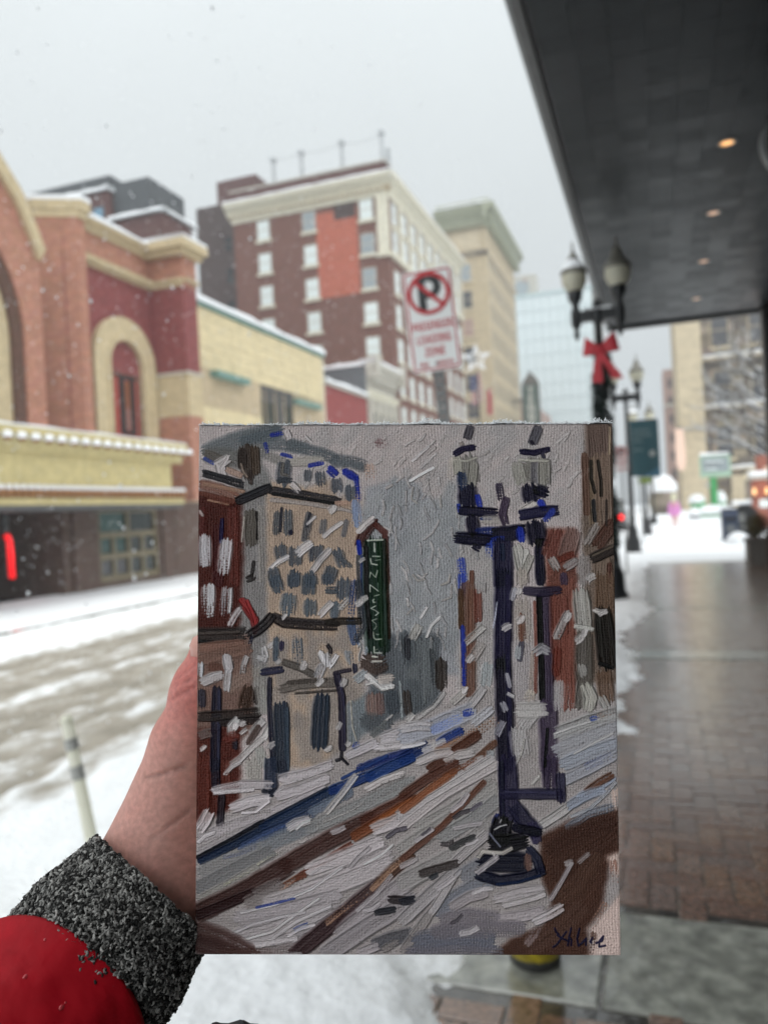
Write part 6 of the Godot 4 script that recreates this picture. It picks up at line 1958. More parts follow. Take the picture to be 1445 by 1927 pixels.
	put("canvas_edge", e.mesh(), M.canvas_edge, p, true)
	var bk := MB.new(); bk.box(-w2 + 0.001, w2 - 0.001, -h2 + 0.001, h2 - 0.001, -0.003, -0.0025)
	put("canvas_back", bk.mesh(), M.canvas_edge, p, true)
	for q in [[-w2 + 0.0006, -w2 + 0.036, -h2 + 0.0006, h2 - 0.0006], [w2 - 0.036, w2 - 0.0006, -h2 + 0.0006, h2 - 0.0006], [-w2 + 0.0365, w2 - 0.0365, -h2 + 0.0006, -h2 + 0.036], [-w2 + 0.0365, w2 - 0.0365, h2 - 0.036, h2 - 0.0006]]:
		var sb := MB.new(); sb.box(q[0], q[1], q[2], q[3], -D, -0.0035)
		put("stretcher_bar", sb.mesh(), M.stretcher, p, true)
	# snow settled along the top edge
	var sn := Node3D.new(); sn.name = "snow_on_canvas"; sn.transform = p.transform; add_child(sn, true)
	tag(sn, "fine line of fresh snow crystals along painting's top edge", "snow")
	var nz := FastNoiseLite.new(); nz.seed = 4; nz.frequency = 60.0
	var n2 := FastNoiseLite.new(); n2.seed = 14; n2.frequency = 14.0
	var hf := func(x: float, z: float) -> float:
		var q := 0.0005 + 0.0006 * maxf(0, nz.get_noise_2d(x * 3.0, z * 3.0)) + 0.0016 * pow(maxf(0, n2.get_noise_2d(x * 2.2, 3.0)), 1.5)
		return h2 - 0.0004 + q * clampf((z + D) / 0.003, 0, 1) * (1.0 if z < -0.001 else 0.8)
	var xs := []
	for k in 260: xs.append(-w2 + W * k / 259.0)
	put("snow_layer", sheet(xs, [0.0003, -0.0005, -0.002, -0.004, -0.007, -0.011, -0.0155], hf), M.snow, sn, true)
	var cr := MB.new(); cr.lathe([Vector2(0, -0.5), Vector2(0.22, -0.1), Vector2(0.16, 0.3), Vector2(0, 0.6)], 5)
	var mm := MultiMesh.new(); mm.transform_format = MultiMesh.TRANSFORM_3D; mm.mesh = cr.mesh(); mm.instance_count = 3600
	var ra := RandomNumberGenerator.new(); ra.seed = 66
	for k in 3600:
		var x := ra.randf_range(-w2, w2)
		var pile := maxf(0, n2.get_noise_2d(x * 2.2, 3.0))
		var z := ra.randf_range(-0.0115, 0.0004)
		var y: float = hf.call(x, z) + ra.randf_range(0.0, 0.0004) + pow(ra.randf(), 2.0) * (0.0007 + 0.0034 * pow(pile, 1.3))
		var r := ra.randf_range(0.0005, 0.0013)
		mm.set_instance_transform(k, Transform3D(Basis.from_euler(Vector3(ra.randf() * TAU, ra.randf() * TAU, ra.randf() * TAU)) * Basis.from_scale(Vector3(r, r * ra.randf_range(0.8, 2.2), r)), Vector3(x, y, z)))
	var mi := MultiMeshInstance3D.new(); mi.name = "snow_crystals"; mi.multimesh = mm; mi.material_override = M.flake
	mi.set_meta("kind", "stuff")
	sn.add_child(mi, true)

func strokes() -> void:
	# ---- blocked-in grounds, in photo pixels
	Z(0, 0, 1)
	area("9d9392", [360, 790, 1180, 790, 1180, 1420, 360, 1420], 0.15, 0.05, 0.9)
	scumble("9f9492", "8f8a8a", 150, 560, 800, 1110, 960, 26, 60, -0.9, 0.35, 0.05, 1)
	area("87868a", [690, 920, 770, 900, 870, 1000, 960, 1080, 960, 1180, 880, 1280, 700, 1260, 690, 1000], 0.15, 0.06, 0.9)
	scumble("8c8b8d", "7f8083", 150, 690, 930, 870, 1220, 24, 50, -1.1, 0.4, 0.05, 2)
	scumble("97908f", "8b8685", 70, 870, 1040, 930, 1340, 24, 50, -1.2, 0.4, 0.05, 3)
	area("9b8777", [500, 905, 610, 925, 672, 962, 680, 1450, 512, 1450, 500, 1000], 0.18, 0.06, 1.5)
	scumble("9f8a79", "8d7b6e", 110, 508, 930, 672, 1200, 22, 40, 1.5, 0.3, 0.05, 4)
	scumble("8d8179", "7c736e", 90, 505, 1200, 680, 1430, 22, 40, 1.5, 0.3, 0.05, 5)
	area("757170", [452, 905, 500, 905, 505, 1320, 470, 1380, 452, 1180], 0.2, 0.06, 1.5)
	area("45211c", [366, 925, 455, 945, 458, 1060, 450, 1200, 366, 1200], 0.25, 0.1, 1.5)
	area("6b544c", [366, 1200, 470, 1200, 480, 1380, 450, 1400, 366, 1400], 0.25, 0.1, 0.4)
	area("4c251f", [366, 1380, 455, 1370, 450, 1520, 366, 1560], 0.3, 0.1, 1.5)
	area("6a7074", [665, 1330, 720, 1290, 730, 1400, 690, 1440, 650, 1440], 0.2, 0.06, 1.5)
	area("55585c", [725, 1200, 830, 1200, 830, 1330, 700, 1400, 690, 1320], 0.2, 0.06, 1.5)
	area("66584f", [1100, 798, 1158, 798, 1162, 1350, 1110, 1350, 1095, 1000], 0.3, 0.08, 1.5)
	area("6e463d", [1025, 1000, 1085, 1000, 1085, 1340, 1030, 1330], 0.25, 0.1, 1.5)
	area("8f8786", [366, 1560, 520, 1500, 700, 1380, 930, 1300, 1170, 1290, 1175, 1805, 366, 1805], 0.2, 0.07, -0.5)
	Z(760, 1440, 3.44)
	area("4a332b", [880, 480, 1100, 360, 1390, 300, 1400, 560, 1330, 640, 1280, 940, 1180, 1060, 1200, 1240, 560, 1240, 700, 1120, 900, 1040, 960, 900, 900, 760], 0.25, 0.08, -0.8)
	area("b19c94", [1310, 610, 1360, 580, 1395, 575, 1397, 730, 1370, 720], 0.1, 0.06, 0.9)
	area("b49f98", [1400, 840, 1330, 920, 1260, 1000, 1205, 1070, 1235, 1140, 1190, 1235, 1420, 1240, 1415, 850], 0.1, 0.05, 0.9)
	Z(0, 0, 1)
	soften(5)
	# scratches and ridges dragged through the wet sky
	scumble("a39d9c", "8b888a", 60, 720, 900, 900, 1240, 5, 26, 1.4, 1.2, 0.0, 11)
	scumble("a9a2a1", "99918f", 50, 560, 820, 1100, 930, 5, 24, -0.8, 1.1, 0.0, 12)
	# ---- top left
	Z(360, 780, 3.524)
	s("565b5e", 110, [110, 240, 330, 160, 560, 105], 0.4)
	s("4d5459", 90, [340, 180, 480, 150, 590, 110], 0.5)
	s("666564", 120, [330, 280, 480, 240], 0.3)
	s("6b6a69", 150, [400, 360, 470, 480], 0.25)
	s("595e62", 85, [480, 190, 640, 200, 760, 230], 0.4)
	s("53585c", 70, [640, 200, 860, 260, 960, 300], 0.5)
	s("50555a", 75, [940, 310, 1060, 320, 1150, 350], 0.6)
	s("5b5a58", 110, [110, 270, 230, 280, 330, 310], 0.6)
	s("57514c", 60, [100, 260, 250, 330], 0.7)
	s("736f6c", 60, [520, 280, 640, 330], 0.3)
	s("8b857f", 60, [660, 320, 860, 310], 0.6)
	s("2434b4", 30, [530, 135, 605, 122], 0.6, 0.25)
	s("2a3aa8", 26, [490, 190, 505, 250], 0.5, 0.3)
	s("2c3da6", 24, [600, 265, 665, 282], 0.5, 0.3)
	s("1f30b8", 26, [780, 345, 875, 325], 0.7, 0.15)
	s("1d2cae", 55, [920, 370, 955, 400], 0.7, 0.2)
	s("1b2ab2", 50, [1020, 385, 1095, 430], 0.7, 0.15)
	s("2333b0", 36, [1098, 430, 1108, 580], 0.5, 0.3)
	s("3f52b0", 24, [85, 290, 155, 330], 0.6, 0.3)
	s("3a302b", 120, [375, 240, 385, 390], 0.9)
	s("44382f", 60, [420, 230, 430, 380], 0.9)
	s("2d2522", 60, [340, 240, 340, 350], 0.8)
	s("352b27", 30, [390, 380, 395, 465], 1.0)
	s("7a6c62", 14, [330, 330, 350, 390, 372, 420], 1.0)
	s("a39b9b", 70, [238, 300, 190, 330, 205, 405], 1.2)
	s("b2aaaa", 22, [245, 285, 200, 360], 1.3)
	s("8d7468", 40, [240, 370, 330, 410], 0.7)
	s("1e1e21", 46, [85, 395, 210, 430, 340, 475], 1.0)
	s("2a2a2d", 24, [80, 380, 330, 450], 1.1)
	s("6d4a3e", 70, [70, 470, 190, 500, 300, 560], 0.8)
	s("8a6c5b", 26, [80, 465, 350, 520], 1.0)
	s("9a7a66", 16, [110, 575, 250, 605], 1.1)
	s("5a3329", 40, [60, 530, 280, 590], 0.7)
	s("1b1a1e", 56, [310, 582, 430, 530, 520, 492], 1.2)
	s("2a2a2e", 16, [340, 560, 500, 490], 1.4)
	s("252428", 52, [530, 512, 760, 545, 985, 592], 1.1)
	s("17171a", 20, [540, 535, 960, 605], 1.3)
	s("38363a", 14, [560, 500, 960, 560], 1.2)
	s("8b827f", 28, [530, 575, 760, 600, 1000, 640], 0.7)
	s("9c7f70", 30, [960, 600, 1100, 600], 0.6)
	s("8e8583", 20, [1000, 640, 1140, 680], 0.7)
	s("43464c", 90, [620, 340, 605, 450], 0.6)
	s("5f5a56", 20, [610, 330, 600, 400, 640, 410], 0.9)
	s("34373d", 34, [580, 440, 660, 445], 0.7)
	s("484b51", 48, [775, 385, 772, 440], 0.6)
	s("464a51", 64, [852, 400, 860, 465], 0.6)
	s("43474f", 74, [962, 450, 968, 510], 0.6)
	s("454a52", 70, [1055, 500, 1055, 560], 0.6)
	s("b0a8a8", 42, [670, 470, 712, 515], 1.2)
	s("484b50", 46, [572, 665, 562, 800], 0.7)
	s("24252f", 18, [600, 630, 590, 790], 0.7)
	s("4a4e54", 62, [640, 660, 640, 800], 0.6)
	s("16162a", 26, [660, 785, 662, 805], 0.8)
	s("4a4b50", 52, [785, 670, 755, 850], 0.6)
	s("2b2d36", 16, [790, 665, 765, 760], 0.8)
	s("5b5a5d", 44, [880, 720, 870, 800], 0.5)
	s("5d5c60", 34, [1030, 720, 1010, 820], 0.5)
	s("a8a2a3", 32, [1000, 730, 930, 780, 880, 825], 1.2)
	s("a8a2a3", 20, [825, 690, 770, 740], 1.2)
	s("434850", 92, [592, 900, 602, 965], 0.7)
	s("434850", 90, [690, 915, 692, 1000], 0.7)
	s("3f444d", 100, [830, 905, 826, 970], 0.7)
	s("4a4e55", 70, [975, 930, 1000, 1010], 0.6)
	s("4a4e55", 30, [940, 930, 1060, 1030], 0.6)
	s("b2acad", 62, [790, 872, 745, 905, 715, 935], 1.2)
	s("b9b3b4", 36, [645, 960, 580, 995, 525, 1045], 1.3)
	s("a09a9b", 44, [920, 915, 860, 980, 800, 1065], 1.1)
	s("434850", 80, [545, 1060, 555, 1140], 0.7)
	s("3f454e", 80, [690, 1075, 680, 1140], 0.7)
	s("454a52", 90, [790, 1090, 795, 1140], 0.7)
	s("3f454e", 84, [935, 1045, 912, 1120], 0.7)
	s("3e1b19", 70, [175, 760, 180, 1140], 0.6)
	s("6a2f28", 60, [275, 640, 290, 1140], 0.5)
	s("4b2320", 50, [80, 640, 70, 820], 0.5)
	s("232052", 26, [205, 705, 197, 860], 0.8)
	s("a5a4a8", 82, [90, 835, 92, 1000], 0.8, 0.2)
	s("aaa9ad", 86, [235, 862, 214, 1050], 0.8, 0.2)
	s("9a8f8c", 24, [55, 650, 75, 680], 1.1)
	s("4c4640", 92, [395, 670, 400, 860], 0.8)
	s("1d1b1b", 22, [436, 655, 446, 740, 440, 840], 1.1)
	s("989089", 12, [352, 690, 335, 860], 1.0)
	s("2a2625", 22, [415, 990, 400, 1100], 0.9)
	s("2a2625", 44, [375, 1110, 410, 1095], 0.9)
	s("807a76", 40, [460, 620, 470, 1120], 0.4)
	s("b0a9a8", 20, [760, 150, 800, 190], 1.1)
	s("6f5a5a", 60, [1240, 190, 1290, 200], 0.3, 0.5)
	s("9d8478", 70, [1180, 350, 1190, 420], 0.3, 0.4)
	s("a8a0a0", 50, [630, 110, 650, 160], 1.0)
	s("6d7891", 60, [1090, 600, 1100, 740], 0.4, 0.3)
	s("3e201d", 70, [1118, 880, 1150, 800, 1215, 720], 0.9)
	s("4c2621", 40, [1215, 740, 1285, 800, 1298, 1140], 0.7)
	s("b0a9a8", 44, [1112, 790, 1160, 740, 1205, 705], 1.3)
	s("2c3fc0", 30, [1110, 860, 1118, 940], 0.9)
	s("a29c9c", 12, [1345, 620, 1320, 700, 1330, 800], 1.2)
	s("a8a2a2", 12, [1357, 760, 1357, 920], 1.2)
	s("a39d9d", 12, [1425, 520, 1425, 660], 1.1)
	s("a7a1a1", 14, [1280, 760, 1318, 780, 1310, 820], 1.1)
	# ---- vertical sign
	Z(670, 990, 6.8875)
	s("3b3c40", 70, [40, 420, 50, 900, 60, 1260], 0.7)
	s("3a4a92", 34, [78, 420, 76, 800, 100, 1180], 0.5, 0.3)
	s("2339c4", 50, [35, 230, 60, 390], 0.8, 0.15)
	s("4a2823", 44, [380, 230, 400, 700, 420, 1100, 430, 1500], 0.7)
	s("0f2117", 300, [250, 260, 255, 900, 285, 1640], 0.9, 0.0)
	s("16301f", 60, [300, 240, 310, 900, 330, 1600], 1.0, 0.0)
	s("0a140f", 60, [130, 300, 140, 1000, 190, 1500], 1.0, 0.0)
	s("223626", 30, [240, 560, 240, 1100], 1.1, 0.1)
	for k in 1:
		s("a9ada2", 24, [148, 220, 355, 210], 1.5, 0.0)
		s("c2c4bb", 24, [243, 255, 245, 370], 1.5, 0.0)
		s("a5aa9f", 18, [215, 428, 315, 430], 1.4, 0.0)
		s("b9bcb1", 20, [192, 455, 200, 525, 280, 540], 1.5, 0.0)
		s("8d9488", 12, [250, 482, 318, 470], 1.3, 0.0)
		s("b3b7aa", 12, [182, 710, 192, 636, 258, 704, 282, 610], 1.4, 0.0)
		s("c3c6bd", 14, [187, 895, 185, 800, 296, 886], 1.5, 0.0)
		s("6f7d70", 10, [290, 870, 288, 770], 1.2, 0.0)
		s("a9ada2", 12, [238, 950, 308, 928], 1.3, 0.0)
		s("c0c3ba", 16, [240, 985, 222, 1005, 230, 1030, 262, 1028], 1.4, 0.0)
		s("c3c6bd", 13, [262, 1075, 196, 1108, 250, 1135, 296, 1168, 252, 1205], 1.5, 0.0)
		s("a5aa9f", 12, [280, 1245, 212, 1268, 262, 1310, 268, 1345, 238, 1390], 1.4, 0.0)
		s("b0b4a8", 15, [230, 1420, 234, 1490, 262, 1516, 335, 1508], 1.4, 0.0)
		s("8d9488", 12, [258, 1445, 302, 1450], 1.2, 0.0)
		s("c0c2b8", 18, [240, 1605, 240, 1688, 345, 1692], 1.5, 0.0)
		s("8d9488", 12, [245, 1652, 292, 1640], 1.2, 0.0)
	s("3f322d", 230, [140, 1800, 260, 1860, 330, 1820], 0.7, 0.2)
	s("b9b8ae", 22, [212, 1736, 280, 1742], 1.3, 0.0)
	s("c6c2ba", 26, [205, 1800, 345, 1798], 1.5, 0.0)
	s("9ea6ae", 14, [30, 1620, 55, 1560, 75, 1640, 50, 1700, 45, 1800], 1.3, 0.0)
	s("8b93a0", 14, [120, 1700, 140, 1610, 155, 1650, 130, 1720], 1.2, 0.0)
	# ---- top right
	Z(760, 780, 3.44)
	s("bdb6b6", 16, [165, 210, 110, 260, 55, 312], 1.3)
	s("a9a2a2", 14, [215, 255, 108, 358], 1.1)
	s("c3bbbb", 22, [192, 352, 100, 402, 42, 440], 1.5)
	s("3b383f", 56, [428, 88, 410, 150], 0.8)
	s("7d746e", 22, [380, 190, 360, 200], 0.7)
	s("a0968f", 40, [310, 300, 300, 420], 0.4, 0.3)
	s("6b6863", 110, [410, 300, 432, 440], 0.9)
	s("88847b", 62, [345, 300, 350, 380], 0.8)
	s("7d7972", 64, [450, 330, 435, 480], 1.0)
	s("9f9a91", 14, [322, 300, 400, 312, 472, 288], 1.3)
	s("14112a", 38, [330, 262, 380, 230, 452, 220], 1.1)
	s("0e0d20", 122, [410, 500, 415, 585], 0.9, 0.0)
	s("223050", 60, [372, 400, 380, 480], 0.6, 0.3)
	s("2338c4", 36, [475, 540, 492, 610], 0.7, 0.2)
	s("2a3dae", 24, [352, 600, 366, 655], 0.6, 0.3)
	s("0e0d22", 58, [368, 638, 480, 645, 592, 655], 1.2)
	s("33447f", 24, [500, 690, 560, 690], 0.5, 0.3)
	s("0d0c1e", 82, [440, 690, 452, 780], 0.9, 0.0)
	s("8e8783", 60, [520, 700, 630, 700], 0.6)
	s("1c2a72", 60, [480, 780, 600, 775], 0.7, 0.2)
	s("0e0d20", 76, [350, 815, 450, 825, 560, 835], 1.1, 0.0)
	s("0e0d20", 40, [450, 870, 488, 890], 0.9)
	s("2b2536", 46, [612, 465, 628, 560], 0.8, 0.2)
	s("33283a", 50, [660, 560, 636, 660, 655, 720], 0.8, 0.15)
	s("45434a", 64, [865, 95, 830, 185], 0.9)
	s("1d1a26", 20, [820, 180, 835, 200], 0.9)
	s("68655f", 150, [800, 360, 895, 390], 0.9)
	s("85817a", 84, [730, 340, 755, 440], 0.9)
	s("5e5b60", 60, [850, 330, 850, 450], 0.9)
	s("7b7771", 84, [905, 310, 905, 460], 1.0)
	s("aaa59c", 16, [740, 302, 830, 310, 932, 312], 1.4)
	s("16132a", 36, [758, 250, 840, 258, 932, 235], 1.2)
	s("2a2736", 22, [890, 262, 905, 290], 0.9)
	s("0f0e1f", 110, [810, 490, 820, 560], 0.9, 0.0)
	s("0f0e1f", 74, [860, 500, 910, 520], 0.9, 0.0)
	s("aaa29d", 44, [760, 640, 840, 590], 0.9)
	s("2136cc", 46, [880, 580, 905, 625], 0.8, 0.15)
	s("12122e", 66, [758, 668, 860, 650, 985, 638], 1.2)
	s("3546b4", 44, [960, 640, 915, 700], 0.7, 0.25)
	s("0d0c1d", 130, [845, 740, 862, 830], 0.9, 0.0)
	s("0e0d20", 90, [590, 790, 680, 790, 760, 770], 1.0, 0.0)
	s("2239c6", 52, [748, 765, 758, 830], 0.8, 0.15)
	s("2a3da8", 34, [570, 830, 640, 820], 0.7, 0.2)
	s("0d0c1d", 44, [860, 845, 925, 850], 1.0)
	s("3550c8", 60, [560, 860, 570, 940], 0.4, 0.45)
	s("16142b", 120, [640, 850, 640, 1110], 0.9, 0.0)
	s("27304a", 30, [635, 860, 640, 960], 0.9)
	s("0f0d1e", 60, [870, 880, 882, 1110], 0.9, 0.0)
	s("94908b", 70, [735, 890, 765, 1040], 1.1)
	s("a8a49f", 40, [790, 900, 775, 1020], 1.3)
	s("8a857f", 50, [820, 940, 770, 1060], 1.0)
	s("8f857e", 80, [760, 1040, 765, 1110], 0.8)
	s("78443c", 110, [985, 800, 945, 920], 0.7)
	s("6d5752", 110, [1090, 790, 1050, 930], 0.8)
	s("5a2c24", 44, [985, 970, 1085, 925], 0.8)
	s("75493f", 130, [980, 1060, 1080, 1050], 0.6)
	s("8e8886", 56, [955, 960, 985, 1015], 1.1)
	s("827c7c", 54, [1050, 1010, 1105, 975], 1.0)
	s("7c7573", 90, [1160, 960, 1165, 1100], 0.5)
	s("5c4c46", 150, [1250, 85, 1260, 300], 0.9)
	s("71604f", 60, [1225, 300, 1230, 740], 0.9)
	s("6c5b50", 110, [1280, 300, 1295, 760], 0.9)
	s("5a4237", 44, [1165, 270, 1180, 660], 0.9)
	s("4b332c", 90, [1340, 735, 1290, 800, 1250, 860], 0.9)
	s("7d7572", 50, [1240, 740, 1180, 850], 1.0)
	s("262320", 22, [1205, 310, 1207, 430, 1232, 525], 1.2)
	s("26221f", 20, [1248, 310, 1268, 440, 1270, 545], 1.2)
	s("1f2125", 26, [1220, 570, 1225, 640, 1232, 710], 1.0)
	s("312a28", 14, [1305, 570, 1305, 740], 1.0)
	s("6d5d52", 120, [1280, 980, 1290, 1110], 0.8)
	s("4a2f28", 34, [1325, 990, 1325, 1110], 0.8)
	s("2c2726", 62, [1215, 955, 1290, 920, 1365, 890], 1.5, 0.0)
	s("5d5248", 16, [1215, 935, 1300, 895, 1370, 865], 1.6, 0.0)
	s("8f7d6b", 18, [1328, 90, 1322, 270], 1.0)
	s("4055c4", 50, [370, 960, 388, 1110], 0.5, 0.35)
	s("6d4334", 32, [440, 1040, 440, 1110], 0.7)
	s("9d9696", 14, [160, 470, 150, 510, 120, 560], 1.1)
	s("99938f", 12, [235, 540, 240, 620], 1.1)
	s("99938f", 12, [60, 480, 50, 560, 90, 590], 1.0)
	s("9a9494", 12, [230, 700, 190, 780, 130, 830], 1.0)
	s("a29c9b", 14, [90, 1060, 120, 1080, 150, 1050], 1.2)
	# ---- middle left
	Z(360, 1090, 3.524)
	s("434b55", 80, [555, 10, 578, 90], 0.7)
	s("414852", 84, [680, 0, 682, 50], 0.7)
	s("3e4751", 96, [780, 10, 778, 100], 0.7)
	s("414852", 84, [905, 0, 905, 40], 0.7)
	s("434a54", 96, [1012, 40, 1008, 130], 0.7)
	s("3f464f", 46, [900, 95, 965, 95], 0.7)
	s("4d5761", 100, [650, 140, 640, 230], 0.6, 0.25)
	s("485058", 84, [790, 178, 790, 240], 0.6)
	s("4d5660", 66, [958, 190, 950, 260], 0.6)
	s("a8a2a3", 46, [930, 180, 890, 220, 858, 258], 1.2)
	s("9a9696", 40, [1050, 150, 990, 215], 1.0)
	s("a5a5a8", 90, [115, 80, 112, 235], 0.7, 0.35)
	s("97969a", 80, [240, 90, 228, 240], 0.7, 0.3)
	s("b5b4b6", 22, [262, 80, 258, 180, 250, 240], 1.3)
	s("a39d9f", 46, [320, 220, 290, 260, 258, 320], 1.0)
	s("4b5a86", 50, [1085, 40, 1062, 250], 0.4, 0.35)
	s("55678c", 70, [1062, 300, 1090, 430], 0.4, 0.3)
	s("34373d", 46, [1105, 30, 1125, 200, 1145, 330, 1095, 430], 0.8)
	s("9b2527", 50, [340, 160, 390, 230, 430, 300], 1.3)
	s("b33234", 26, [370, 160, 420, 270, 440, 360], 1.5)
	s("8c2022", 22, [345, 210, 400, 290, 425, 385], 1.3)
	s("2b2726", 100, [45, 395, 170, 395, 330, 385], 0.9)
	s("4a423e", 18, [50, 380, 320, 370], 1.2)
	s("1b1819", 18, [50, 430, 180, 440, 300, 420], 1.2)
	s("211d1f", 66, [545, 272, 620, 310, 780, 322, 965, 328], 1.3)
	s("3a3536", 14, [570, 265, 700, 290, 900, 305], 1.5)
	s("26221f", 44, [900, 308, 1000, 300, 1125, 300], 1.2)
	s("1e1b1d", 62, [535, 265, 500, 310, 440, 360, 385, 390], 1.3)
	s("2a2940", 22, [405, 400, 370, 510], 0.8, 0.2)
	s("7a5a4e", 60, [60, 480, 200, 460, 340, 450], 0.7)
	s("6d5349", 80, [60, 560, 200, 520, 380, 480], 0.6)
	s("5a3d34", 60, [130, 600, 200, 620], 0.6)
	s("77645b", 90, [250, 740, 420, 640], 0.5)
	s("a9abb0", 44, [62, 585, 58, 660], 1.2)
	s("a8a4a6", 66, [80, 705, 130, 680, 195, 660], 1.2)
	s("a09c9f", 62, [238, 540, 252, 620], 1.1)
	s("969294", 50, [245, 640, 235, 750], 0.8)
	s("aaa6a8", 36, [370, 535, 350, 590, 340, 645], 1.2)
	s("a8a4a6", 34, [445, 540, 490, 560, 480, 480], 1.1)
	s("b2adad", 18, [490, 470, 510, 540], 1.2)
	s("a09a9a", 40, [520, 470, 555, 445], 0.9)
	s("1f1f2d", 62, [170, 750, 165, 1000, 155, 1280], 1.0, 0.05)
	s("2f2f42", 22, [185, 760, 180, 1270], 1.1)
	s("2a2936", 50, [68, 765, 72, 860], 0.8)
	s("36271f", 90, [380, 760, 355, 860], 0.6)
	s("2a2220", 36, [435, 745, 430, 840], 0.9)
	s("2a2422", 66, [55, 935, 250, 925, 445, 905], 1.0)
	s("241f1f", 50, [205, 975, 440, 955], 1.0)
	s("655a57", 60, [60, 1060, 120, 1040], 0.8)
	s("b2aeae", 62, [305, 960, 270, 1000, 268, 1045], 1.4)
	s("cac4c2", 18, [310, 960, 280, 1010], 1.6)
	s("aaa4a4", 26, [330, 1045, 365, 1018], 1.3)
	s("a09b9b", 54, [475, 965, 440, 1000, 405, 1040], 1.1)
	s("b3aeac", 44, [525, 1000, 500, 1040, 485, 1075], 1.2)
	s("a09a99", 46, [470, 1080, 400, 1140, 330, 1210, 240, 1275], 0.9)
	s("463733", 40, [450, 1000, 380, 1110], 0.6)
	s("23202a", 40, [290, 1090, 290, 1140], 0.8)
	s("6e2f27", 60, [230, 1080, 300, 1060], 0.6)
	s("9ba09a", 30, [480, 760, 480, 900], 0.4, 0.3)
	s("8c8a86", 60, [450, 1150, 480, 1260], 0.5)
	s("7f7b77", 70, [440, 620, 480, 900], 0.35)
	s("1d1d2b", 32, [522, 680, 520, 860, 545, 1280], 1.0)
	s("25253a", 46, [475, 640, 600, 622], 1.0)
	s("222a37", 100, [592, 870, 600, 1000, 598, 1280], 0.9, 0.06)
	s("39434f", 26, [635, 880, 640, 1280], 0.9)
	s("232b38", 104, [868, 810, 856, 960, 848, 1120], 0.9, 0.06)
	s("333f4d", 24, [905, 800, 890, 1120], 1.0)
	s("4c4743", 42, [610, 572, 720, 610, 825, 665], 0.9)
	s("5a534e", 60, [600, 750, 720, 720, 970, 705], 0.9)
	s("463f3b", 26, [640, 710, 900, 690], 1.0)
	s("3d3733", 14, [690, 780, 980, 760], 1.0)
	s("211e2f", 48, [968, 660, 1000, 800, 1005, 980, 1005, 1150], 1.3, 0.0)
	s("38354a", 14, [985, 700, 1015, 860, 1018, 1100], 1.4)
	s("241f2c", 24, [945, 650, 1000, 635, 1060, 625], 1.1)
	s("18181f", 20, [1000, 1160, 995, 1215, 960, 1225], 1.0)
	s("18181f", 16, [1000, 1210, 1040, 1250], 1.0)
	s("404954", 36, [565, 415, 560, 560], 0.6)
	s("26233c", 30, [602, 440, 598, 490], 0.7)
	s("4d5660", 62, [706, 430, 710, 570], 0.5, 0.4)
	s("8d8a8e", 60, [870, 600, 840, 670], 0.7)
	s("b4b0b3", 46, [860, 515, 885, 570, 910, 590], 1.3)
	s("b8b4b7", 40, [965, 530, 940, 570, 915, 600], 1.3)
	s("a9a5a8", 36, [905, 520, 910, 590], 1.2)
	s("18161f", 24, [905, 460, 925, 490, 925, 515], 1.2)
	s("75777c", 50, [1040, 510, 1060, 570], 0.5, 0.3)
	s("2b2c44", 30, [1085, 590, 1090, 640], 0.7)
	s("878b90", 60, [1100, 690, 1150, 650], 0.8)
	s("b7b2b1", 50, [1170, 665, 1220, 705, 1270, 740, 1330, 730], 1.3)
	s("a99d97", 60, [1250, 690, 1330, 680], 1.0)
	s("c0bab8", 16, [1160, 725, 1215, 705, 1265, 750, 1345, 740], 1.6)
	s("7a625b", 80, [1200, 800, 1200, 920], 0.6)
	s("6b5450", 50, [1250, 790, 1260, 910], 0.6)
	s("3e4349", 84, [1330, 790, 1340, 890], 0.6)
	s("8e9395", 16, [1385, 700, 1400, 950], 1.0)
	s("4d5054", 110, [1150, 960, 1300, 1010], 0.5)
	s("6d7175", 80, [1065, 860, 1075, 1090], 0.5)
	s("a49d94", 10, [1060, 830, 1070, 1000, 1105, 1120], 1.1)
	s("2d45a0", 36, [1080, 1140, 1110, 1110], 0.5, 0.3)
	s("9d9897", 16, [1335, 925, 1280, 970], 1.2)
	s("5d5f60", 40, [1200, 1060, 1290, 980], 0.5)
	s("a7a0a3", 62, [1460, 1010, 1360, 1040, 1270, 1075], 1.0)
	s("a19a9d", 50, [1420, 1070, 1290, 1080], 0.9)
	s("b2abad", 54, [1460, 1110, 1340, 1130, 1230, 1140], 1.3)
	s("a39ca0", 62, [1220, 1110, 1130, 1150, 1040, 1190], 0.9)
	s("1f3284", 50, [1460, 1160, 1300, 1210, 1110, 1280], 0.9)
	# ---- middle right
	Z(760, 1090, 3.44)
	s("3f55c6", 50, [375, 0, 378, 110], 0.5, 0.35)
	s("5d4136", 90, [415, 60, 420, 760], 0.7)
	s("47301f", 34, [368, 90, 372, 340], 0.8)
	s("7b4236", 50, [478, 100, 482, 290], 0.7)
	s("6b4a3d", 30, [430, 90, 425, 600], 0.8)
	s("2a3fc0", 30, [380, 330, 388, 500, 390, 710], 0.8, 0.2)
	s("979190", 60, [500, 60, 500, 100], 1.0)
	s("a09b98", 46, [512, 335, 460, 380, 405, 432], 1.2)
	s("8f8784", 64, [500, 450, 450, 530], 0.9)
	s("8a8d8f", 74, [545, 590, 530, 700], 0.6)
	s("959091", 56, [510, 740, 470, 790, 425, 850], 1.0)
	s("999390", 46, [390, 755, 320, 820], 0.9)
	s("606365", 170, [110, 440, 110, 760], 0.5)
	s("4f5357", 90, [20, 380, 40, 560], 0.6)
	s("505458", 110, [60, 700, 60, 860], 0.5)
	s("383b3e", 30, [180, 480, 200, 700], 0.5, 0.3)
	s("342d29", 72, [240, 560, 242, 720], 1.0)
	s("2f2f34", 40, [20, 400, 25, 530], 0.9)
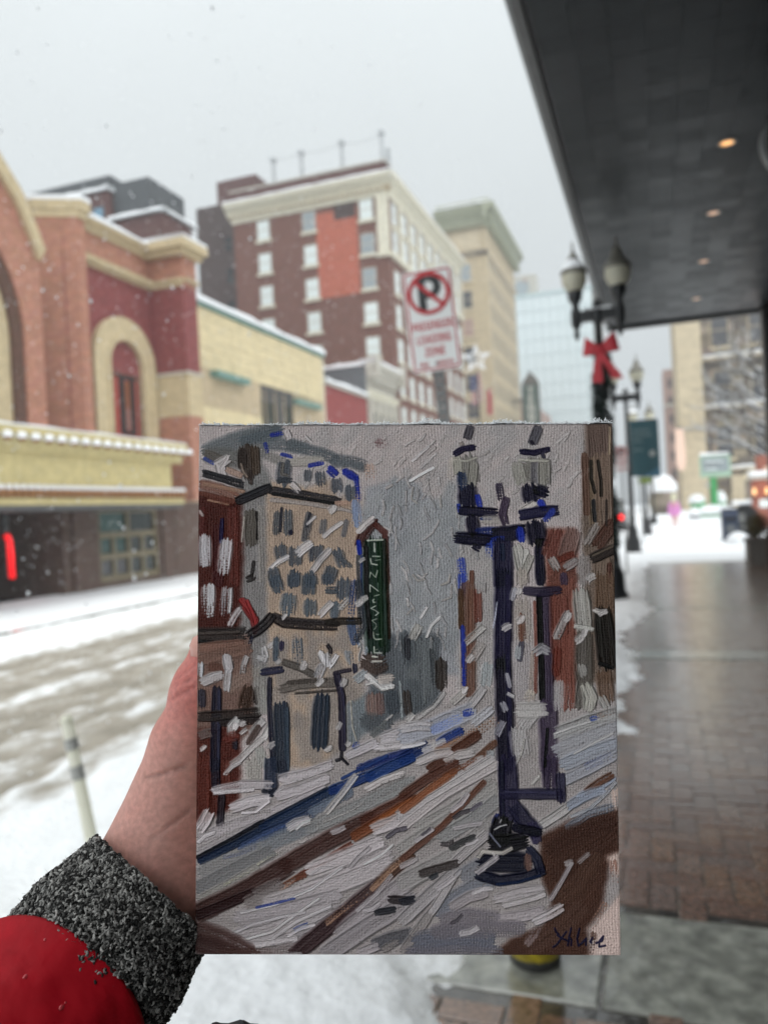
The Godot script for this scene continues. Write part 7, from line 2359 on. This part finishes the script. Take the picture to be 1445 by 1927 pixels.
	s("3b3431", 50, [15, 760, 30, 890], 0.8)
	s("99948f", 60, [95, 330, 60, 400], 0.9)
	s("c0bbba", 20, [236, 268, 180, 320, 148, 400], 1.6, 0.0)
	s("b3aeae", 20, [150, 205, 110, 272], 1.3)
	s("9f9a99", 30, [262, 760, 190, 850, 85, 925], 1.1)
	s("a9a4a2", 40, [60, 900, 20, 940], 1.0)
	s("958e8a", 14, [300, -10, 290, 40, 240, 60], 1.0)
	s("958e8a", 14, [140, 20, 90, 30, 60, -10], 1.1)
	s("908a88", 14, [310, 60, 305, 140, 250, 160], 1.0)
	s("948e8c", 14, [60, 210, 20, 250], 1.0)
	s("15132a", 112, [642, -10, 645, 250, 638, 580], 0.9, 0.0)
	s("12101f", 110, [640, 560, 652, 800, 660, 1250], 0.9, 0.0)
	s("25223a", 30, [670, 0, 672, 560, 690, 1240], 1.0)
	s("a3a4b3", 9, [602, 170, 592, 260, 578, 340], 1.2)
	s("8f857f", 110, [760, 180, 775, 420], 0.5, 0.2)
	s("90898a", 120, [760, 450, 770, 800], 0.4, 0.2)
	s("8e8079", 40, [840, 500, 820, 860], 0.4, 0.2)
	s("7a4f3e", 42, [760, 260, 765, 420], 0.7)
	s("45434d", 36, [760, 440, 748, 545], 0.8)
	s("8f9093", 40, [740, 470, 735, 530], 0.8)
	s("8b5348", 22, [845, 170, 855, 480, 850, 760], 0.6)
	s("a49a91", 60, [820, 760, 800, 820], 0.4, 0.4)
	s("98949b", 30, [665, 640, 685, 720], 1.1)
	s("8f8c93", 42, [640, 830, 658, 870], 1.1)
	s("b5b0b0", 26, [672, 765, 710, 785], 1.2)
	s("8d8a92", 46, [640, 950, 620, 990, 605, 1025], 1.1)
	s("8b888f", 40, [715, 90, 700, 150], 0.8)
	s("372f40", 84, [905, 120, 920, 500, 930, 860], 0.9, 0.05)
	s("0e0c14", 36, [872, 130, 885, 500, 895, 820], 1.1, 0.0)
	s("2a2537", 58, [785, 98, 880, 108, 1000, 95], 1.2)
	s("3c3243", 112, [930, 840, 935, 1040, 940, 1250], 0.8, 0.05)
	s("100e16", 20, [928, 990, 920, 1110, 908, 1240], 1.1)
	s("908d90", 62, [855, 495, 890, 470, 925, 488], 1.4)
	s("7f473d", 110, [1000, 160, 1010, 480], 0.6)
	s("8d5145", 90, [1050, 400, 1060, 850], 0.6)
	s("955a4d", 24, [1080, 20, 1095, 820], 0.8)
	s("722f25", 52, [990, 480, 982, 640], 0.8)
	s("938d8e", 70, [1000, 700, 1000, 860], 0.5, 0.2)
	s("3e3448", 46, [1030, -10, 1035, 50], 0.7)
	s("8d8888", 52, [1060, 245, 1025, 310, 985, 400], 1.2)
	s("918e89", 112, [1140, 120, 1162, 340], 1.2)
	s("a5a29d", 30, [1105, 330, 1220, 350], 1.3)
	s("4b4641", 112, [1160, 400, 1162, 700], 0.7)
	s("55504b", 60, [1150, 700, 1130, 850], 0.7)
	s("8b8784", 56, [1150, 590, 1162, 640], 1.1)
	s("949089", 84, [1180, 730, 1205, 790, 1195, 850], 1.2)
	s("5d493b", 130, [1300, 20, 1295, 230], 0.7)
	s("5c473a", 96, [1290, 640, 1310, 800], 0.7)
	s("1c1b1a", 118, [1280, 240, 1300, 400, 1318, 575], 1.3, 0.0)
	s("32302d", 24, [1255, 250, 1275, 520], 1.4)
	s("0e0e14", 24, [1260, 570, 1350, 600], 1.3)
	s("a9a3a0", 36, [1235, 225, 1270, 240, 1300, 235], 1.5)
	s("8f8b88", 58, [1280, 800, 1305, 850], 1.1)
	s("7d4a28", 50, [1260, 915, 1350, 880], 0.6, 0.5)
	s("9a9595", 110, [740, 1010, 760, 1150], 0.6)
	s("9a9595", 100, [860, 850, 800, 930, 780, 960], 0.9)
	s("a39e9c", 100, [750, 870, 900, 870], 1.0)
	s("8d8b8b", 92, [1000, 1020, 1180, 950, 1390, 890], 0.9)
	s("8c8b90", 110, [1000, 1130, 1180, 1060, 1380, 990], 0.9)
	s("868993", 90, [1040, 1220, 1200, 1150, 1380, 1090], 0.8)
	s("aeaaaa", 14, [970, 1025, 1090, 980, 1240, 935], 1.5)
	s("a3a0a0", 14, [1100, 1150, 1230, 1080, 1350, 1020], 1.3)
	s("5063b2", 44, [1180, 1235, 1330, 1165], 0.5, 0.35)
	s("5063b2", 30, [1210, 930, 1250, 915], 0.5, 0.35)
	s("8e8e97", 112, [0, 1040, 200, 980, 430, 880], 0.7)
	s("7681a8", 60, [190, 1000, 360, 920], 0.5, 0.3)
	s("3550c4", 42, [390, 895, 440, 880], 0.7, 0.25)
	s("98969b", 60, [460, 950, 560, 870], 0.9)
	s("1d3a94", 58, [225, 1085, 300, 1040, 370, 1005], 0.8)
	s("1b3170", 80, [-10, 1190, 60, 1150, 150, 1110], 0.9)
	s("a59f9f", 40, [130, 1130, 260, 1070], 0.7)
	s("bab5b7", 28, [-10, 1108, 60, 1098, 132, 1078], 1.5)
	s("a9a3a5", 62, [-10, 990, 80, 970, 165, 975], 1.1)
	s("8b6a57", 60, [220, 1140, 400, 1050, 590, 940], 0.6, 0.45)
	s("48291f", 60, [170, 1250, 330, 1130, 480, 1030], 0.8)
	s("6a4534", 44, [400, 1250, 590, 1080], 0.7)
	s("a39b9b", 60, [100, 1200, 190, 1160, 295, 1140], 1.2)
	s("a8a09f", 58, [280, 1200, 360, 1160, 445, 1145], 1.2)
	s("9c9494", 60, [410, 1240, 500, 1190], 1.0)
	s("8b8c90", 50, [560, 1140, 560, 1200], 0.7)
	s("9a9591", 14, [780, 1060, 760, 1150, 720, 1230], 1.2)
	# ---- lower left
	Z(360, 1440, 3.524)
	s("54271f", 110, [70, -10, 70, 290], 0.7)
	s("6a3026", 50, [230, 0, 240, 140], 0.6)
	s("20202e", 58, [160, -10, 165, 180], 1.0)
	s("241f27", 46, [205, 220, 190, 420], 1.1, 0.0)
	s("a9a3a4", 30, [330, 0, 270, 30, 225, 80], 1.1)
	s("8c8782", 90, [400, 0, 420, 120], 0.5)
	s("22293a", 80, [530, -10, 530, 190], 0.8)
	s("2a2d38", 60, [600, 0, 610, 90], 0.7)
	s("a49c9f", 56, [150, 190, 330, 150, 530, 150], 1.1)
	s("aba4a6", 30, [160, 200, 300, 190, 410, 180], 1.3)
	s("20222c", 34, [480, 190, 530, 215, 555, 180], 1.0)
	s("9d9598", 70, [60, 500, 250, 420, 560, 330], 0.6)
	s("aea6a9", 74, [280, 300, 390, 260, 505, 240], 1.2)
	s("b6aeb1", 20, [340, 335, 430, 325, 520, 255], 1.5)
	s("a9a1a4", 62, [600, 110, 760, 80, 930, 20], 1.0)
	s("a59da0", 72, [580, 220, 720, 180, 900, 110], 1.2)
	s("b7afb2", 16, [550, 215, 620, 150, 740, 110], 1.5)
	s("9b9396", 62, [560, 320, 720, 250, 880, 180], 0.8)
	s("918a8c", 70, [60, 590, 250, 500, 480, 400], 0.6)
	s("b1a7a9", 84, [115, 340, 90, 390, 62, 430], 1.5, 0.0)
	s("14161d", 32, [40, 630, 250, 520, 480, 390], 1.1, 0.05)
	s("161a26", 26, [480, 395, 700, 280, 905, 175], 1.1, 0.05)
	s("15223a", 50, [60, 650, 270, 550, 500, 430], 0.9, 0.05)
	s("1e3358", 66, [480, 430, 700, 320, 960, 180], 0.8)
	s("1c3b86", 62, [930, 190, 1080, 130, 1200, 80], 1.0)
	s("1b3f8a", 70, [1180, 100, 1300, 40, 1460, -30], 1.0)
	s("2c4a92", 20, [1000, 110, 1200, 10, 1300, -40], 1.2)
	s("34466d", 70, [480, 480, 620, 420, 800, 340], 0.6)
	s("4f6596", 50, [330, 570, 460, 500, 620, 430], 0.6, 0.25)
	s("3147a4", 24, [215, 625, 330, 600, 430, 560], 0.7, 0.3)
	s("5d6675", 60, [800, 330, 940, 260, 1060, 200], 0.6)
	s("6d7075", 90, [460, 560, 620, 490, 800, 420], 0.5)
	s("7c7a7a", 80, [60, 720, 250, 640, 460, 560], 0.5)
	s("7a7979", 90, [780, 430, 1000, 340, 1460, 130], 0.6)
	s("6b6a6b", 90, [50, 820, 250, 720, 520, 590], 0.6)
	s("88837f", 60, [60, 900, 250, 800, 440, 690], 0.6)
	s("a9a68f", 14, [220, 805, 330, 745, 430, 700], 0.9, 0.5)
	s("a9a497", 16, [440, 670, 520, 620, 600, 590], 0.9, 0.4)
	s("979190", 20, [880, 390, 1050, 320, 1150, 260], 0.9, 0.3)
	s("b4acad", 62, [650, 430, 700, 400, 780, 380], 1.6, 0.0)
	s("c2baba", 20, [700, 440, 740, 400, 785, 385], 1.8, 0.0)
	s("a8a19f", 44, [1090, 90, 1000, 210, 900, 330], 1.3)
	s("b1a9a8", 50, [1170, 175, 1270, 120, 1405, 75], 1.4)
	s("a59d9b", 22, [700, 525, 740, 520, 772, 500], 1.3)
	s("3a2421", 120, [40, 990, 350, 840, 640, 680], 0.8, 0.05)
	s("3d2521", 110, [620, 680, 900, 520, 1200, 370], 0.8, 0.05)
	s("4a2a22", 80, [1150, 390, 1300, 310, 1460, 230], 0.8)
	s("2b1a1b", 60, [40, 1000, 220, 930, 420, 850], 0.8)
	s("5d3126", 40, [700, 760, 900, 640, 1060, 540], 0.7)
	s("8a4726", 70, [1080, 490, 1250, 390, 1460, 260], 0.8, 0.1)
	s("a65a2c", 26, [1260, 370, 1360, 310, 1460, 250], 0.9, 0.1)
	s("84503a", 36, [595, 820, 680, 770, 760, 740], 0.8, 0.25)
	s("a8887a", 24, [590, 830, 680, 790], 0.9, 0.4)
	s("6e6665", 90, [430, 870, 520, 830, 590, 800], 0.6)
	s("a49b9d", 96, [800, 700, 960, 640, 1240, 530], 1.0)
	s("a1989a", 120, [760, 840, 980, 760, 1300, 600], 1.0)
	s("aba2a4", 84, [1220, 440, 1330, 400, 1460, 340], 1.2)
	s("a39a9c", 120, [470, 950, 760, 870, 1020, 780, 1300, 670], 0.9)
	s("958d90", 130, [330, 1030, 620, 980, 960, 890], 0.9)
	s("9b9395", 110, [230, 1170, 520, 1100, 900, 960], 0.9)
	s("8f878a", 70, [560, 1190, 760, 1120, 950, 1010], 0.8)
	s("7b7371", 100, [380, 930, 440, 900], 0.6)
	s("c0b9ba", 20, [215, 1185, 380, 1150, 540, 1105, 700, 990, 850, 890], 1.8, 0.0)
	s("b9b2b4", 22, [210, 1185, 300, 1210, 480, 1190, 700, 1040, 930, 940], 1.7, 0.0)
	s("b5aeb1", 20, [230, 1140, 400, 1060, 600, 1010, 760, 980], 1.6, 0.0)
	s("bcb5b7", 16, [330, 985, 560, 930, 800, 830, 1000, 690], 1.5, 0.0)
	s("c9c3c3", 16, [1150, 668, 1260, 610, 1342, 540], 1.7, 0.0)
	s("b8b0b2", 14, [785, 740, 860, 690, 940, 690], 1.4)
	s("b1a9ab", 44, [240, 1195, 450, 1190, 700, 1150], 1.2)
	s("3048b4", 14, [430, 950, 560, 920, 690, 888], 1.6)
	s("2c479f", 30, [690, 1095, 770, 1060], 0.8, 0.25)
	s("46302d", 120, [20, 1090, 180, 1140, 380, 1240], 0.5)
	s("402b29", 110, [20, 1180, 300, 1260], 0.5)
	s("4d3733", 60, [200, 1250, 520, 1250], 0.5, 0.2)
	s("7b706f", 70, [480, 1250, 700, 1210], 0.5, 0.3)
	s("342325", 100, [690, 1250, 830, 1140, 990, 1010], 0.8, 0.05)
	s("352426", 96, [980, 1020, 1130, 900, 1260, 790], 0.8, 0.05)
	s("40291f", 70, [1240, 800, 1350, 700, 1460, 610], 0.8)
	s("8c6c5a", 36, [900, 1050, 1050, 930, 1200, 830], 0.7, 0.5)
	s("93735f", 36, [1200, 830, 1330, 700, 1460, 590], 0.8, 0.35)
	s("8d8588", 120, [1000, 1120, 1200, 960, 1460, 760], 1.0)
	s("867f82", 120, [900, 1250, 1160, 1080, 1460, 900], 1.0)
	s("9f979a", 30, [1100, 970, 1230, 860, 1330, 740], 1.3)
	s("28292e", 42, [1230, 980, 1290, 970, 1345, 960], 1.2, 0.0)
	s("2d2729", 50, [1320, 895, 1460, 905], 1.1, 0.0)
	s("4e4d52", 90, [1220, 1190, 1340, 1150, 1460, 1120], 0.7)
	s("77706e", 50, [1280, 1220, 1360, 1170], 0.8, 0.3)
	s("958d90", 60, [1120, 1240, 1230, 1200], 1.0)
	s("979091", 30, [620, 1255, 730, 1250], 1.3)
	# ---- lower right
	Z(760, 1440, 3.44)
	s("999293", 90, [-10, 340, 250, 200, 560, 0], 0.9)
	s("a29999", 60, [-10, 420, 270, 200, 600, 20], 0.9)
	s("8b8684", 96, [100, 430, 330, 300, 560, 150], 0.8)
	s("8c8785", 100, [-10, 560, 300, 370, 590, 170], 0.8)
	s("7d7b7b", 90, [250, 480, 430, 380, 600, 250], 0.7)
	s("898483", 110, [-10, 770, 320, 600, 560, 410], 0.8)
	s("6f6f75", 90, [380, 720, 520, 640], 0.6)
	s("6a6c75", 110, [220, 940, 420, 820, 560, 740], 0.6)
	s("958e8f", 60, [330, 640, 420, 560, 540, 460], 1.0)
	s("8e888a", 84, [-10, 1010, 160, 850, 340, 690], 1.0)
	s("9c9596", 50, [60, 1090, 200, 930, 320, 740], 1.2)
	s("7f7877", 60, [0, 1200, 90, 1080, 160, 980], 0.8)
	s("593a30", 38, [-10, 620, 250, 410, 520, 130], 0.8)
	s("7b4b37", 18, [180, 470, 340, 320, 510, 130], 0.9, 0.3)
	s("4a2b22", 60, [-10, 220, 150, 110, 340, 10], 0.9)
	s("98532f", 50, [-10, 310, 160, 180, 330, 60], 0.9, 0.15)
	s("7d4a34", 26, [300, 70, 400, 20, 460, -20], 0.8, 0.3)
	s("a49d9d", 40, [150, 240, 350, 120, 560, -10], 1.1)
	s("39393a", 40, [305, 550, 380, 510, 455, 480], 1.1)
	s("3a3332", 50, [110, 712, 220, 680, 345, 645], 1.1)
	s("33353a", 34, [175, 740, 215, 720], 1.0)
	s("2b2c33", 50, [-10, 890, 60, 875], 1.0)
	s("9a9594", 62, [890, 400, 970, 350, 1065, 285], 1.1)
	s("8a8a92", 74, [1010, 130, 1180, 50, 1370, -50], 0.9)
	s("7c818f", 60, [1070, 280, 1200, 200, 1340, 100], 0.8)
	s("593a2c", 46, [1180, 190, 1260, 130, 1340, 85], 0.9)
	s("838896", 62, [1140, 230, 1210, 200, 1285, 180], 0.9)
	s("9a9ba2", 20, [1080, 350, 1200, 300, 1300, 210, 1370, 130], 1.3)
	s("6f727c", 50, [1060, 420, 1200, 330, 1340, 290], 0.8, 0.25)
	s("b09b92", 70, [1370, 200, 1385, 280], 0.3, 0.35)
	s("3f2b25", 120, [960, 560, 1100, 470, 1330, 400], 0.4)
	s("442f28", 130, [980, 700, 1120, 600, 1300, 500], 0.4)
	s("4d372e", 110, [1000, 900, 1130, 800, 1240, 620], 0.4)
	s("503a32", 110, [820, 1180, 1000, 1080, 1150, 930], 0.4)
	s("8b6a5c", 40, [1300, 900, 1230, 1010, 1190, 1080], 0.3, 0.5)
	s("5b443c", 40, [1225, 1090, 1215, 1200, 1180, 1240], 0.3, 0.45)
	s("8c6a5e", 46, [1355, 640, 1370, 760], 0.3, 0.5)
	s("262339", 112, [668, -10, 680, 180, 690, 370], 0.9, 0.0)
	s("17152a", 36, [630, 0, 636, 360], 1.0, 0.0)
	s("a5a09d", 20, [875, 90, 830, 140], 1.3)
	s("352c3e", 86, [942, -10, 942, 150], 0.8)
	s("110f17", 18, [915, -20, 912, 30], 1.0)
	s("28263c", 64, [640, 205, 830, 205, 1020, 205], 1.1, 0.0)
	s("3a3850", 16, [660, 190, 990, 195], 1.2)
	s("232035", 62, [1008, 80, 1018, 250], 1.1, 0.0)
	s("2c2942", 100, [720, 300, 780, 380, 850, 440], 0.9, 0.0)
	s("2a3170", 26, [605, 340, 580, 390], 0.6, 0.25)
	s("312d45", 64, [830, 400, 860, 500], 0.9)
	s("0b0b12", 124, [640, 380, 610, 500], 1.1, 0.0)
	s("0b0b11", 110, [580, 520, 680, 520, 770, 500], 1.1, 0.0)
	s("161522", 56, [720, 420, 870, 450], 1.2, 0.0)
	s("10121f", 120, [510, 640, 640, 640, 790, 640], 1.0, 0.0)
	s("151727", 62, [475, 715, 620, 755, 760, 735, 900, 695], 1.2, 0.0)
	s("1b1e30", 64, [810, 560, 860, 620, 885, 700], 1.1, 0.0)
	s("1d2f55", 20, [600, 780, 740, 765, 880, 725], 0.9, 0.2)
	s("6b5048", 46, [800, 600, 806, 680], 0.7)
	s("c2bab2", 26, [482, 610, 510, 570, 560, 575, 640, 580, 700, 548], 1.9, 0.0)
	s("bcb5b2", 14, [575, 580, 600, 618], 1.6, 0.0)
	s("8f919e", 16, [520, 690, 545, 640], 1.3, 0.0)
	s("b8b5b6", 9, [585, 432, 625, 410, 668, 400], 1.5, 0.0)
	s("7a7c8c", 12, [555, 455, 590, 500, 625, 540], 1.2, 0.0)
	s("b4b1b3", 10, [620, 390, 632, 368], 1.4, 0.0)
	s("8f8688", 70, [320, 920, 420, 860, 530, 830], 1.0)
	s("9c9496", 62, [600, 870, 740, 830, 890, 810], 1.1)
	s("a8a0a1", 40, [650, 910, 780, 880, 905, 842], 1.4)
	s("968d90", 72, [620, 1000, 760, 980, 890, 950], 1.0)
	s("aaa2a4", 62, [850, 1010, 940, 970, 1015, 925], 1.4)
	s("706a70", 96, [250, 1010, 420, 980, 600, 1000], 0.6)
	s("595b67", 124, [90, 1150, 300, 1110, 560, 1130], 0.5, 0.15)
	s("625f67", 90, [40, 1220, 400, 1210, 620, 1220], 0.5, 0.2)
	s("6b656b", 90, [200, 1080, 480, 1060, 760, 1060], 0.5, 0.2)
	s("8a8285", 30, [1080, 650, 1020, 760, 950, 875], 1.0)
	s("8d8687", 40, [1050, 650, 1085, 640], 0.9)
	s("857c7c", 28, [1195, 585, 1130, 640], 0.9)
	s("756564", 50, [800, 1150, 840, 1100, 865, 1060], 0.5, 0.35)
	Z(0, 0, 1)
	scumble("b6b0b0", "9d9796", 7, 520, 950, 690, 1330, 13, 12, -0.75, 1.4, 0.0, 21)
	scumble("b8b1b1", "a19b9b", 9, 380, 1200, 690, 1440, 15, 11, -0.9, 1.5, 0.0, 22)
	scumble("b2acac", "9b9594", 10, 870, 1090, 1140, 1330, 14, 12, -0.8, 1.4, 0.0, 23)
	scumble("b5aeb0", "989093", 14, 380, 1500, 960, 1780, 12, 46, -0.5, 1.4, 0.0, 24)
	scumble("5a5560", "3f3a3c", 6, 640, 1480, 900, 1740, 9, 34, -0.5, 1.1, 0.1, 25)
	# signature
	Z(760, 1440, 3.44)
	for q in [[975, 1055, 985, 1080, 1003, 1096], [1052, 1076, 1010, 1130, 990, 1158, 962, 1178], [990, 1098, 1024, 1120, 1070, 1140], [1082, 1052, 1068, 1110, 1060, 1168], [1068, 1112, 1084, 1130, 1080, 1166], [1136, 1056, 1120, 1120, 1128, 1166, 1150, 1150, 1178, 1120, 1176, 1164], [1222, 1112, 1205, 1140, 1214, 1150], [1240, 1150, 1280, 1135, 1288, 1106, 1262, 1140, 1262, 1172, 1304, 1164]]:
		s("1a1840", 11, q, 0.7, 0.05)
